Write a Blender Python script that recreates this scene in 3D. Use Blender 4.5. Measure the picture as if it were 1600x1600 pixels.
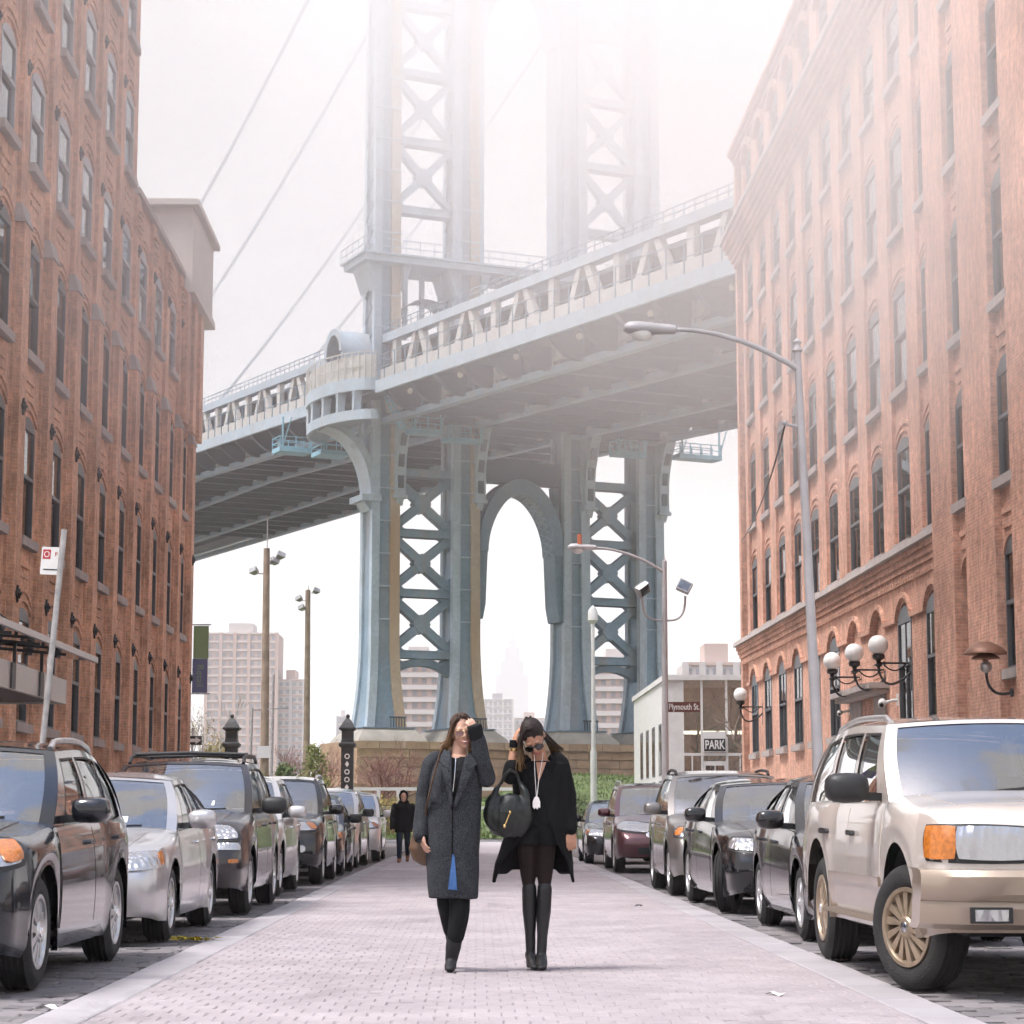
import bpy, bmesh, math, random
import numpy as np
from mathutils import Vector, Matrix, noise as mnoise
from mathutils.bvhtree import BVHTree
R = math.radians
random.seed(7)
for o in list(bpy.data.objects): bpy.data.objects.remove(o)
SC = bpy.context.scene
COL = SC.collection

# ------------------------------------------------------------------ camera
CAM_H = 1.03
cam = bpy.data.cameras.new('camera'); cam.sensor_width = 36.0; cam.lens = 36.0 * 3400 / 1600
cam.clip_start = 0.1; cam.clip_end = 20000
cam_ob = bpy.data.objects.new('camera', cam); COL.objects.link(cam_ob)
cam_ob.location = (0, 0, CAM_H); cam_ob.rotation_euler = (R(90 + 8.0027), 0, R(-0.90106))
SC.camera = cam_ob
SC.render.resolution_x = SC.render.resolution_y = 1024

# ------------------------------------------------------------------ sky, sun, exposure
SUN_EL, SUN_AZ = 64.0, 248.0        # azimuth clockwise from +Y (the street axis): high, to the left and a little behind
w = bpy.data.worlds.new('World'); SC.world = w; w.use_nodes = True
nt = w.node_tree; nt.nodes.clear()
def wn(t, **k):
    n = nt.nodes.new(t)
    for a, b in k.items(): setattr(n, a, b)
    return n
sky = wn('ShaderNodeTexSky', sky_type='NISHITA', sun_disc=False)
sky.sun_elevation = R(SUN_EL); sky.sun_rotation = R(SUN_AZ); sky.air_density = 1.0; sky.dust_density = 2.0; sky.ozone_density = 1.0
tc = wn('ShaderNodeTexCoord'); sep = wn('ShaderNodeSeparateXYZ'); nt.links.new(tc.outputs['Generated'], sep.inputs[0])
zc = wn('ShaderNodeMath', operation='ADD'); zc.inputs[1].default_value = 0.18; nt.links.new(sep.outputs['Z'], zc.inputs[0])
zm = wn('ShaderNodeMath', operation='MAXIMUM'); zm.inputs[1].default_value = 0.05; nt.links.new(zc.outputs[0], zm.inputs[0])
dv = wn('ShaderNodeVectorMath', operation='DIVIDE'); nt.links.new(tc.outputs['Generated'], dv.inputs[0])
cz = wn('ShaderNodeCombineXYZ')
for i in range(3): nt.links.new(zm.outputs[0], cz.inputs[i])
nt.links.new(cz.outputs[0], dv.inputs[1])
ns = wn('ShaderNodeTexNoise'); ns.inputs['Scale'].default_value = 3.2; ns.inputs['Detail'].default_value = 7; ns.inputs['Roughness'].default_value = .55
nt.links.new(dv.outputs[0], ns.inputs['Vector'])
mr = wn('ShaderNodeMapRange'); mr.interpolation_type = 'SMOOTHSTEP'
mr.inputs['From Min'].default_value = 0.46; mr.inputs['From Max'].default_value = 0.56
nt.links.new(ns.outputs['Fac'], mr.inputs['Value'])
# cloud banks close up towards the horizon
hz = wn('ShaderNodeMapRange'); hz.interpolation_type = 'SMOOTHSTEP'
hz.inputs['From Min'].default_value = 0.62; hz.inputs['From Max'].default_value = 0.38
nt.links.new(sep.outputs['Z'], hz.inputs['Value'])
mx = wn('ShaderNodeMath', operation='MAXIMUM'); nt.links.new(mr.outputs[0], mx.inputs[0]); nt.links.new(hz.outputs[0], mx.inputs[1])
b1 = wn('ShaderNodeBackground'); b1.inputs['Strength'].default_value = 0.15
b2 = wn('ShaderNodeBackground'); b2.inputs['Color'].default_value = (1.0, 0.965, 0.962, 1); b2.inputs['Strength'].default_value = 0.385
nt.links.new(sky.outputs[0], b1.inputs['Color'])
mix = wn('ShaderNodeMixShader'); nt.links.new(mx.outputs[0], mix.inputs[0]); nt.links.new(b1.outputs[0], mix.inputs[1]); nt.links.new(b2.outputs[0], mix.inputs[2])
out = wn('ShaderNodeOutputWorld'); nt.links.new(mix.outputs[0], out.inputs['Surface'])

sun = bpy.data.lights.new('sun', 'SUN'); sun.energy = 1.9; sun.angle = R(18); sun.color = (1.0, 0.96, 0.93)
sun_ob = bpy.data.objects.new('sun', sun); COL.objects.link(sun_ob)
_d = Vector((math.sin(R(SUN_AZ)) * math.cos(R(SUN_EL)), math.cos(R(SUN_AZ)) * math.cos(R(SUN_EL)), math.sin(R(SUN_EL))))
sun_ob.rotation_euler = _d.to_track_quat('Z', 'Y').to_euler(); sun_ob.location = (0, 0, 60)
vs = SC.view_settings; vs.view_transform = 'Standard'; vs.look = 'None'; vs.gamma = 1.0; vs.use_curve_mapping = False
vs.exposure = 1.4
cy = SC.cycles; cy.use_denoising = True; cy.max_bounces = 10; cy.diffuse_bounces = 2; cy.glossy_bounces = 3; cy.transparent_max_bounces = 12
cy.volume_bounces = 4; cy.transmission_bounces = 4; cy.caustics_reflective = False; cy.caustics_refractive = False; cy.sample_clamp_indirect = 6
cy.use_adaptive_sampling = True; cy.adaptive_threshold = 0.06; cy.adaptive_min_samples = 16

# ------------------------------------------------------------------ materials
MATS = {}
def nodes_of(name):
    m = bpy.data.materials.new(name); m.use_nodes = True
    t = m.node_tree; b = t.nodes['Principled BSDF']
    return m, t, b
def mat(name, col, rough=.6, metal=0., spec=.5, var=0., vscale=3., bump=0., bscale=20., coat=0., emit=None, ior=None, var2=0., v2scale=.3, tint=None, bdist=.02):
    if name in MATS: return MATS[name]
    m, t, b = nodes_of(name); L = t.links.new
    b.inputs['Base Color'].default_value = (*col, 1); b.inputs['Roughness'].default_value = rough
    b.inputs['Metallic'].default_value = metal; b.inputs['Specular IOR Level'].default_value = spec
    b.inputs['Coat Weight'].default_value = coat; b.inputs['Coat Roughness'].default_value = .04
    if ior: b.inputs['IOR'].default_value = ior
    g = t.nodes.new('ShaderNodeNewGeometry')
    if var or var2:
        src = None
        for amt, sc in ((var, vscale), (var2, v2scale)):
            if not amt: continue
            n = t.nodes.new('ShaderNodeTexNoise'); n.inputs['Scale'].default_value = sc; n.inputs['Detail'].default_value = 6
            L(g.outputs['Position'], n.inputs['Vector'])
            r = t.nodes.new('ShaderNodeMapRange'); r.inputs['From Min'].default_value = .3; r.inputs['From Max'].default_value = .7
            r.inputs['To Min'].default_value = 1 - amt; r.inputs['To Max'].default_value = 1 + amt
            L(n.outputs['Fac'], r.inputs['Value'])
            if src is None: src = r.outputs[0]
            else:
                q = t.nodes.new('ShaderNodeMath'); q.operation = 'MULTIPLY'; L(src, q.inputs[0]); L(r.outputs[0], q.inputs[1]); src = q.outputs[0]
        mm = t.nodes.new('ShaderNodeVectorMath'); mm.operation = 'SCALE'; mm.inputs[0].default_value = col; L(src, mm.inputs['Scale'])
        L(mm.outputs[0], b.inputs['Base Color'])
    if bump:
        n = t.nodes.new('ShaderNodeTexNoise'); n.inputs['Scale'].default_value = bscale; n.inputs['Detail'].default_value = 5
        L(g.outputs['Position'], n.inputs['Vector'])
        bp = t.nodes.new('ShaderNodeBump'); bp.inputs['Strength'].default_value = bump; bp.inputs['Distance'].default_value = bdist
        L(n.outputs['Fac'], bp.inputs['Height']); L(bp.outputs[0], b.inputs['Normal'])
    if emit: b.inputs['Emission Color'].default_value = (*emit[0], 1); b.inputs['Emission Strength'].default_value = emit[1]
    MATS[name] = m; return m
def brick_mat(name, c1, c2, mortar, wear=.25):
    m, t, b = nodes_of(name); L = t.links.new
    uv = t.nodes.new('ShaderNodeUVMap')
    br = t.nodes.new('ShaderNodeTexBrick'); br.inputs['Scale'].default_value = 1; br.inputs['Brick Width'].default_value = .215; br.inputs['Row Height'].default_value = .076
    br.inputs['Mortar Size'].default_value = .009; br.inputs['Mortar Smooth'].default_value = .3; br.inputs['Bias'].default_value = -.1
    br.inputs['Color1'].default_value = (*c1, 1); br.inputs['Color2'].default_value = (*c2, 1); br.inputs['Mortar'].default_value = (*mortar, 1)
    L(uv.outputs[0], br.inputs['Vector'])
    g = t.nodes.new('ShaderNodeNewGeometry')
    src = None
    for sc, amt, st in ((.5, wear, 1), (7., .2, 1), (1.3, .2, 4.5)):
        n = t.nodes.new('ShaderNodeTexNoise'); n.inputs['Scale'].default_value = sc; n.inputs['Detail'].default_value = 6
        mp = t.nodes.new('ShaderNodeVectorMath'); mp.operation = 'MULTIPLY'; mp.inputs[1].default_value = (st, st, 1)
        L(g.outputs['Position'], mp.inputs[0]); L(mp.outputs[0], n.inputs['Vector'])
        r = t.nodes.new('ShaderNodeMapRange'); r.inputs['From Min'].default_value = .3; r.inputs['From Max'].default_value = .7
        r.inputs['To Min'].default_value = 1 - amt; r.inputs['To Max'].default_value = 1 + amt; L(n.outputs['Fac'], r.inputs['Value'])
        if src is None: src = r.outputs[0]
        else:
            q = t.nodes.new('ShaderNodeMath'); q.operation = 'MULTIPLY'; L(src, q.inputs[0]); L(r.outputs[0], q.inputs[1]); src = q.outputs[0]
    mm = t.nodes.new('ShaderNodeVectorMath'); mm.operation = 'SCALE'; L(br.outputs['Color'], mm.inputs[0]); L(src, mm.inputs['Scale'])
    L(mm.outputs[0], b.inputs['Base Color']); b.inputs['Roughness'].default_value = .85; b.inputs['Specular IOR Level'].default_value = .25
    bp = t.nodes.new('ShaderNodeBump'); bp.invert = True; bp.inputs['Strength'].default_value = .6; bp.inputs['Distance'].default_value = .012
    L(br.outputs['Fac'], bp.inputs['Height']); L(bp.outputs[0], b.inputs['Normal'])
    MATS[name] = m; return m
def glass_mat(name, tint, ior=1.55, rough=.0, mixmin=.0):
    m, t, b = nodes_of(name); L = t.links.new; t.nodes.remove(b)
    o = t.nodes['Material Output']
    fr = t.nodes.new('ShaderNodeFresnel'); fr.inputs['IOR'].default_value = ior
    mxn = t.nodes.new('ShaderNodeMapRange'); mxn.inputs['To Min'].default_value = mixmin; L(fr.outputs[0], mxn.inputs['Value'])
    gl = t.nodes.new('ShaderNodeBsdfGlossy'); gl.inputs['Roughness'].default_value = rough; gl.inputs['Color'].default_value = (1, 1, 1, 1)
    tr = t.nodes.new('ShaderNodeBsdfTransparent'); tr.inputs['Color'].default_value = (*tint, 1)
    mxs = t.nodes.new('ShaderNodeMixShader'); L(mxn.outputs[0], mxs.inputs[0]); L(tr.outputs[0], mxs.inputs[1]); L(gl.outputs[0], mxs.inputs[2])
    L(mxs.outputs[0], o.inputs['Surface']); MATS[name] = m; return m

# ------------------------------------------------------------------ mesh helpers
class MB:
    def __init__(s): s.v = []; s.f = []
    def add(s, vs_, fs):
        n = len(s.v); s.v += [tuple(p) for p in vs_]; s.f += [tuple(i + n for i in f) for f in fs]; return s
    def box(s, x0, x1, y0, y1, z0, z1):
        return s.add([(x0,y0,z0),(x1,y0,z0),(x1,y1,z0),(x0,y1,z0),(x0,y0,z1),(x1,y0,z1),(x1,y1,z1),(x0,y1,z1)],
                     [(0,3,2,1),(4,5,6,7),(0,1,5,4),(1,2,6,5),(2,3,7,6),(3,0,4,7)])
    def hexa(s, p):   # 8 points, bottom ring then top ring
        return s.add(p, [(0,3,2,1),(4,5,6,7),(0,1,5,4),(1,2,6,5),(2,3,7,6),(3,0,4,7)])
    def prism(s, poly, axis, a, b):   # poly of 2-tuples in the other two axes (cyclic order), extruded a..b along axis
        def P(u, v, t):
            return (t, u, v) if axis == 0 else ((u, t, v) if axis == 1 else (u, v, t))
        n = len(poly)
        vs_ = [P(u, v, a) for u, v in poly] + [P(u, v, b) for u, v in poly]
        fs = [tuple(range(n))[::-1], tuple(range(n, 2 * n))] + [(i, (i + 1) % n, n + (i + 1) % n, n + i) for i in range(n)]
        return s.add(vs_, fs)
    def strip(s, inner, outer, axis, a, b):   # band between two polylines of equal length, extruded
        def P(u, v, t):
            return (t, u, v) if axis == 0 else ((u, t, v) if axis == 1 else (u, v, t))
        for i in range(len(inner) - 1):
            q = [inner[i], inner[i + 1], outer[i + 1], outer[i]]
            s.hexa([P(*c, a) for c in q] + [P(*c, b) for c in q])
        return s
    def bar(s, a, b, wx, wy, up=(0, 0, 1)):   # rectangular bar from a to b
        a, b = Vector(a), Vector(b); d = (b - a).normalized(); u = Vector(up)
        if abs(d.dot(u)) > .99: u = Vector((0, 1, 0))
        x = d.cross(u).normalized() * wx / 2; y = x.cross(d).normalized() * wy / 2
        return s.hexa([a - x - y, a + x - y, a + x + y, a - x + y, b - x - y, b + x - y, b + x + y, b - x + y])
    def tube(s, path, rad, n=8, cap=True, ell=None):
        pts = [Vector(p) for p in path]; m = len(pts)
        if not hasattr(rad, '__len__'): rad = [rad] * m
        base = len(s.v); pu = None
        for i, p in enumerate(pts):
            d = (pts[min(i + 1, m - 1)] - pts[max(i - 1, 0)]).normalized()
            if pu is None:
                u = Vector((0, 0, 1)) if abs(d.z) < .9 else Vector((0, 1, 0))
                u = (u - d * u.dot(d)).normalized()
            else:
                u = (pu - d * pu.dot(d)).normalized()
            pu = u; v = d.cross(u)
            r = rad[i]; ru, rv = (r if hasattr(r, '__len__') else (r, r))
            for k in range(n):
                t = 2 * math.pi * k / n
                s.v.append(tuple(p + u * (math.cos(t) * ru) + v * (math.sin(t) * rv)))
        for i in range(m - 1):
            for k in range(n):
                a = base + i * n + k; b = base + i * n + (k + 1) % n
                s.f.append((a, b, b + n, a + n))
        if cap:
            s.f.append(tuple(base + k for k in range(n))[::-1]); s.f.append(tuple(base + (m - 1) * n + k for k in range(n)))
        return s
    def rings(s, rings, cap=True):    # list of rings (equal count, closed)
        n = len(rings[0]); base = len(s.v)
        for r in rings: s.v += [tuple(p) for p in r]
        for i in range(len(rings) - 1):
            for k in range(n):
                a = base + i * n + k; b = base + i * n + (k + 1) % n
                s.f.append((a, b, b + n, a + n))
        if cap:
            s.f.append(tuple(base + k for k in range(n))[::-1]); s.f.append(tuple(base + (len(rings) - 1) * n + k for k in range(n)))
        return s
    def lathe(s, prof, c=(0, 0, 0), n=16, axis=2, close=False):   # prof (r, h)
        c = Vector(c); rg = []
        for r, h in prof:
            ring = []
            for k in range(n):
                t = 2 * math.pi * k / n; a, b = math.cos(t) * r, math.sin(t) * r
                ring.append(tuple(c + (Vector((a, b, h)) if axis == 2 else (Vector((h, a, b)) if axis == 0 else Vector((b, h, a))))))
            rg.append(ring)
        if close: rg.append(rg[0])
        return s.rings(rg, cap=not close)
    def grid(s, fn, nu, nv):
        base = len(s.v)
        for i in range(nu + 1):
            for j in range(nv + 1): s.v.append(tuple(fn(i / nu, j / nv)))
        for i in range(nu):
            for j in range(nv):
                a = base + i * (nv + 1) + j; s.f.append((a, a + nv + 1, a + nv + 2, a + 1))
        return s
    def ball(s, c, r, n=12, m=8):
        rx, ry, rz = (r if hasattr(r, '__len__') else (r, r, r)); c = Vector(c); rg = []
        for i in range(m + 1):
            t = math.pi * i / m; q = max(math.sin(t), .02)
            rg.append([c + Vector((rx * q * math.cos(2 * math.pi * k / n), ry * q * math.sin(2 * math.pi * k / n), -rz * math.cos(t))) for k in range(n)])
        return s.rings(rg)
    def mesh(s, name, m=None, smooth=None, fix=False):
        me = bpy.data.meshes.new(name); me.from_pydata(s.v, [], s.f); me.update()
        if fix:
            bm = bmesh.new(); bm.from_mesh(me); bmesh.ops.recalc_face_normals(bm, faces=bm.faces); bm.to_mesh(me); bm.free()
        box_uv(me)
        if m: me.materials.append(m if not isinstance(m, str) else MATS[m])
        if smooth is not None:
            me.shade_smooth()
            if smooth < 180: me.set_sharp_from_angle(angle=R(smooth))
        return me
    def build(s, name, m=None, parent=None, smooth=None, loc=None, rot=None, fix=False):
        return put(name, s.mesh(name, m, smooth, fix), parent, loc, rot)
def box_uv(me):
    n = len(me.polygons)
    if not n: return
    uvl = me.uv_layers.new(name='UVMap')
    nor = np.empty(n * 3, 'f'); me.polygons.foreach_get('normal', nor); nor = np.abs(nor.reshape(-1, 3))
    tot = np.empty(n, 'i'); me.polygons.foreach_get('loop_total', tot)
    li = np.empty(len(me.loops), 'i'); me.loops.foreach_get('vertex_index', li)
    co = np.empty(len(me.vertices) * 3, 'f'); me.vertices.foreach_get('co', co); co = co.reshape(-1, 3)[li]
    ax = np.repeat(np.argmax(nor, axis=1), tot)
    u = np.where(ax == 0, co[:, 1], co[:, 0]); v = np.where(ax == 2, co[:, 1], co[:, 2])
    uvl.data.foreach_set('uv', np.stack([u, v], 1).astype('f').ravel())
def put(name, me, parent=None, loc=None, rot=None, scale=None):
    o = bpy.data.objects.new(name, me); COL.objects.link(o)
    if parent: o.parent = parent
    if loc: o.location = loc
    if rot: o.rotation_euler = rot
    if scale: o.scale = scale
    return o
def tag(o, label, cat, group=None, kind=None):
    if label: o['label'] = label
    if cat: o['category'] = cat
    if group: o['group'] = group
    if kind: o['kind'] = kind
    return o
def thing(name, label, cat, loc=(0, 0, 0), rotz=0., group=None, kind=None):
    o = bpy.data.objects.new(name, None); COL.objects.link(o); o.location = loc; o.rotation_euler = (0, 0, rotz); o.empty_display_size = .3
    return tag(o, label, cat, group, kind)
def copy_tree(o, parent=None):
    c = o.copy(); COL.objects.link(c); c.parent = parent
    for ch in o.children: copy_tree(ch, c)
    return c
def bezier(p0, p1, p2, p3, n):
    return [tuple(Vector(p0) * (1-t)**3 + Vector(p1) * 3*t*(1-t)**2 + Vector(p2) * 3*t*t*(1-t) + Vector(p3) * t**3) for t in [i / n for i in range(n + 1)]]
# ------------------------------------------------------------------ ground, road, pavements
def island_mat(name, cols, rough=.8, bump=.4, bscale=60, sheen=.3):
    m, t, b = nodes_of(name); L = t.links.new
    g = t.nodes.new('ShaderNodeNewGeometry'); oi = t.nodes.new('ShaderNodeObjectInfo')
    a = t.nodes.new('ShaderNodeMath'); a.operation = 'ADD'; L(g.outputs['Random Per Island'], a.inputs[0]); L(oi.outputs['Random'], a.inputs[1])
    fr = t.nodes.new('ShaderNodeMath'); fr.operation = 'FRACT'; L(a.outputs[0], fr.inputs[0])
    cr = t.nodes.new('ShaderNodeValToRGB'); L(fr.outputs[0], cr.inputs[0])
    el = cr.color_ramp.elements
    while len(el) < len(cols): el.new(.5)
    for i, c in enumerate(cols): el[i].position = i / (len(cols) - 1); el[i].color = (*c, 1)
    n = t.nodes.new('ShaderNodeTexNoise'); n.inputs['Scale'].default_value = .8; n.inputs['Detail'].default_value = 7; n.inputs['Roughness'].default_value = .65
    L(g.outputs['Position'], n.inputs['Vector'])
    r = t.nodes.new('ShaderNodeMapRange'); r.inputs['From Min'].default_value = .3; r.inputs['From Max'].default_value = .7; r.inputs['To Min'].default_value = .80; r.inputs['To Max'].default_value = 1.14
    L(n.outputs['Fac'], r.inputs['Value'])
    n3 = t.nodes.new('ShaderNodeTexNoise'); n3.inputs['Scale'].default_value = .55; n3.inputs['Detail'].default_value = 8; n3.inputs['Roughness'].default_value = .7; n3.inputs['Distortion'].default_value = .6
    mp = t.nodes.new('ShaderNodeVectorMath'); mp.operation = 'MULTIPLY'; mp.inputs[1].default_value = (1.6, .55, 1); L(g.outputs['Position'], mp.inputs[0]); L(mp.outputs[0], n3.inputs['Vector'])
    r3 = t.nodes.new('ShaderNodeMapRange'); r3.inputs['From Min'].default_value = .56; r3.inputs['From Max'].default_value = .70; r3.inputs['To Min'].default_value = 1.; r3.inputs['To Max'].default_value = .72; L(n3.outputs['Fac'], r3.inputs['Value'])
    ml = t.nodes.new('ShaderNodeMath'); ml.operation = 'MULTIPLY'; L(r.outputs[0], ml.inputs[0]); L(r3.outputs[0], ml.inputs[1])
    mm = t.nodes.new('ShaderNodeVectorMath'); mm.operation = 'SCALE'; L(cr.outputs[0], mm.inputs[0]); L(ml.outputs[0], mm.inputs['Scale']); L(mm.outputs[0], b.inputs['Base Color'])
    b.inputs['Roughness'].default_value = rough; b.inputs['Specular IOR Level'].default_value = sheen
    n2 = t.nodes.new('ShaderNodeTexNoise'); n2.inputs['Scale'].default_value = bscale; n2.inputs['Detail'].default_value = 4; L(g.outputs['Position'], n2.inputs['Vector'])
    bp = t.nodes.new('ShaderNodeBump'); bp.inputs['Strength'].default_value = bump; bp.inputs['Distance'].default_value = .006; L(n2.outputs['Fac'], bp.inputs['Height']); L(bp.outputs[0], b.inputs['Normal'])
    MATS[name] = m; return m
island_mat('sett', [(.335,.295,.305),(.355,.313,.323),(.37,.328,.338),(.345,.303,.315)])
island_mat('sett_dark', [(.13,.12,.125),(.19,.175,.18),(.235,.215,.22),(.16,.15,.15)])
island_mat('granite', [(.34,.315,.33),(.39,.365,.38),(.365,.34,.355)])
mat('joint', (.30, .265, .275), .95, var=.25, vscale=9, bump=.5, bscale=80)
mat('joint_dark', (.12, .11, .11), .95, var=.3, vscale=9, bump=.5, bscale=80)
mat('sett_far', (.365, .335, .35), .85, var=.15, vscale=5, var2=.1, v2scale=.5, bump=.6, bscale=14)
mat('asphalt', (.13, .125, .13), .9, var=.2, vscale=8, bump=.5, bscale=60)
mat('concrete', (.36, .34, .33), .85, var=.15, vscale=2, bump=.3, bscale=40)
mat('earth', (.20, .17, .13), .95, var=.3, vscale=.6)
mat('lawn', (.14, .19, .065), .95, var=.35, vscale=.35, var2=.2, v2scale=4, bump=1, bscale=8, bdist=.2)

g = MB(); g.grid(lambda u, v: ((u - .5) * 18000, (v - .35) * 18000, -.06), 40, 40)
tag(g.build('ground', 'earth'), 'bare dry earth reaching out to the horizon', 'ground', kind='structure')

road = thing('road', 'pale stone sett roadway running between the two rows of parked cars', 'road', (0, 0, 0), kind='structure')
XL, XR = -2.0, 2.27       # inner edges of the granite bands
MB().box(XL - .02, XR + .02, 2, 44, -.05, -.0045).build('bed', 'joint', road)
MB().box(XL, XR, 44, 96, -.05, -.004).build('far_surface', 'sett_far', road)
def sett(mb, x0, x1, y0, y1, rnd, top=0., bev=.007, rz=.003):
    t = [top + rnd.uniform(-rz, rz) for _ in range(4)]
    j = lambda: rnd.uniform(-.004, .004)
    a = [(x0 + j(), y0 + j()), (x1 + j(), y0 + j()), (x1 + j(), y1 + j()), (x0 + j(), y1 + j())]
    ins = [(a[0][0]+bev, a[0][1]+bev), (a[1][0]-bev, a[1][1]+bev), (a[2][0]-bev, a[2][1]-bev), (a[3][0]+bev, a[3][1]-bev)]
    vs_ = [(x, y, -.035) for x, y in a] + [(x, y, t[i] - .006) for i, (x, y) in enumerate(a)] + [(x, y, t[i]) for i, (x, y) in enumerate(ins)]
    mb.add(vs_, [(0,1,5,4),(1,2,6,5),(2,3,7,6),(3,0,4,7),(4,5,9,8),(5,6,10,9),(6,7,11,10),(7,4,8,11),(8,9,10,11)])
rnd = random.Random(3)
far = MB(); count = 0; proto = []
for k in range(8):
    b = MB(); sett(b, -.0692, .0692, -.108, .108, rnd); proto.append(b.mesh('paving_sett', 'sett'))
WX, WY = (XR - XL) / 30, .222
for r_ in range(int((44 - 5) / WY)):
    y = 5 + r_ * WY; off = (r_ % 2) * .5
    for c in range(-1, 31):
        x0 = XL + (c + off) * WX; x1 = x0 + WX
        x0 = max(x0, XL); x1 = min(x1, XR)
        if x1 - x0 < .03: continue
        if 11.15 < y < 13.5 and count < 300 and x1 - x0 > .1:
            count += 1
            o = put('paving_sett', proto[rnd.randrange(8)], road, ((x0 + x1) / 2, y + WY / 2, rnd.uniform(-.002, .003)), (0, 0, math.pi if rnd.random() < .5 else 0), ((x1 - x0) / WX, 1, 1))
        else: sett(far, x0 + .002, x1 - .002, y + .003, y + WY - .003, rnd)
o = far.build('paving_setts', 'sett', road); o['kind'] = 'stuff'
es = []
for k in range(4):
    b = MB(); sett(b, -.15, .15, -.545, .545, rnd, .004, .012, .003); es.append(b.mesh('edging_stone', 'granite'))
for sx in (XL - .16, XR + .16):
    for k in range(50): put('edging_stone', es[rnd.randrange(4)], road, (sx, 5.5 + k * 1.1, rnd.uniform(-.002, .003)), (0, 0, math.pi if rnd.random() < .5 else 0))
for nm, x0, x1, lab in (('parking_lane', -4.75, XL - .32, 'worn dark sett parking lane under the cars beside the awning building'),
                        ('parking_lane', XR + .32, 4.95, 'worn dark sett parking lane under the cars beside the globe lamps')):
    t = thing(nm, lab, 'road', kind='structure')
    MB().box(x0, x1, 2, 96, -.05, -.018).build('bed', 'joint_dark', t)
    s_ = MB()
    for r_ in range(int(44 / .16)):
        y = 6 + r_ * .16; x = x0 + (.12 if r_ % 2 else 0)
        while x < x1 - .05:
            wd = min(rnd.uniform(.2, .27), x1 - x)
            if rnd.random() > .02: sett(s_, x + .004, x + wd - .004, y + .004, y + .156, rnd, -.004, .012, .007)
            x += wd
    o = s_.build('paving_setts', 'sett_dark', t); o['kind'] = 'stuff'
for x0, x1, lab, kx in ((-9.9, -4.9, 'concrete pavement in front of the awning building', -4.82), (5.1, 11.8, 'concrete pavement in front of the globe lamp building', 5.02)):
    t = thing('pavement', lab, 'pavement', kind='structure')
    b = MB(); n = 60
    for k in range(n):
        for j in range(3):
            xa = x0 + (x1 - x0) * j / 3; xb = x0 + (x1 - x0) * (j + 1) / 3
            b.box(xa + .006, xb - .006, 2 + k * 1.5, 3.488 + k * 1.5, -.05, .13)
    b.build('slabs', 'concrete', t)['kind'] = 'stuff'
    kb = MB().box(-.075, .075, -.745, .745, -.05, .135).mesh('kerb_stone', 'granite')
    for k in range(60): put('kerb_stone', kb, t, (kx, 2.75 + k * 1.5, rnd.uniform(-.003, .003)))
tag(MB().box(-60, 60, 96, 106, -.05, .002).build('cross_street', 'asphalt'), 'grey asphalt street crossing in front of the park', 'road', kind='structure')
def lawn_z(x, y):
    q = min(max((y - 106) / 80, 0), 1); s_ = q * q * (3 - 2 * q)
    return .05 + s_ * (4.2 + .35 * math.sin(x * .21)) * (1 if x > 6 else max(.12, 1 + (x - 6) * .075))
g = MB(); g.grid(lambda u, v: (-45 + u * 110, 106 + v * 96, lawn_z(-45 + u * 110, 106 + v * 96)), 60, 50)
tag(g.build('lawn', 'lawn', smooth=180), 'bright green grass bank below the stone bridge base', 'lawn', kind='structure')
# tufts of grass give the bank its ragged edge
mat('blade', (.14, .20, .06), .9, var=.4, vscale=.5)
b = MB(); rnd = random.Random(11)
for k in range(9000):
    x = rnd.uniform(-8, 26); y = 107 + 92 * rnd.random() ** 1.2; z = lawn_z(x, y); h = rnd.uniform(.12, .32); a = rnd.uniform(0, 3.14); wd = rnd.uniform(.05, .12)
    dx, dy = math.cos(a) * wd, math.sin(a) * wd
    b.add([(x - dx, y - dy, z - .02), (x + dx, y + dy, z - .02), (x + rnd.uniform(-.1, .1), y + rnd.uniform(-.1, .1), z + h)], [(0, 1, 2)])
tag(b.build('grass', 'blade'), 'tufts of green grass growing on the bank', 'grass', kind='stuff')
# ------------------------------------------------------------------ brick buildings
brick_mat('brick_left', (.66, .375, .25), (.57, .305, .195), (.62, .44, .33))
brick_mat('brick_right', (.62, .34, .245), (.54, .28, .20), (.59, .41, .33), wear=.2)
mat('stone_trim', (.40, .35, .33), .8, var=.15, vscale=2, bump=.3, bscale=30)
mat('win_frame', (.10, .105, .115), .45)
mat('win_frame_pale', (.42, .42, .44), .5)
mat('iron', (.03, .03, .033), .55, var=.2, vscale=8)
mat('interior', (.035, .035, .04), .9)
mat('blind', (.80, .78, .76), .8)  # kept pale to stand for sky reflected in the upper sashes
mat('penthouse', (.66, .62, .58), .7, var=.06, vscale=1.5)
mat('roof_dark', (.08, .08, .085), .8)
glass_mat('pane', (.72, .75, .77), 1.6, .0, .07)

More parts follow.
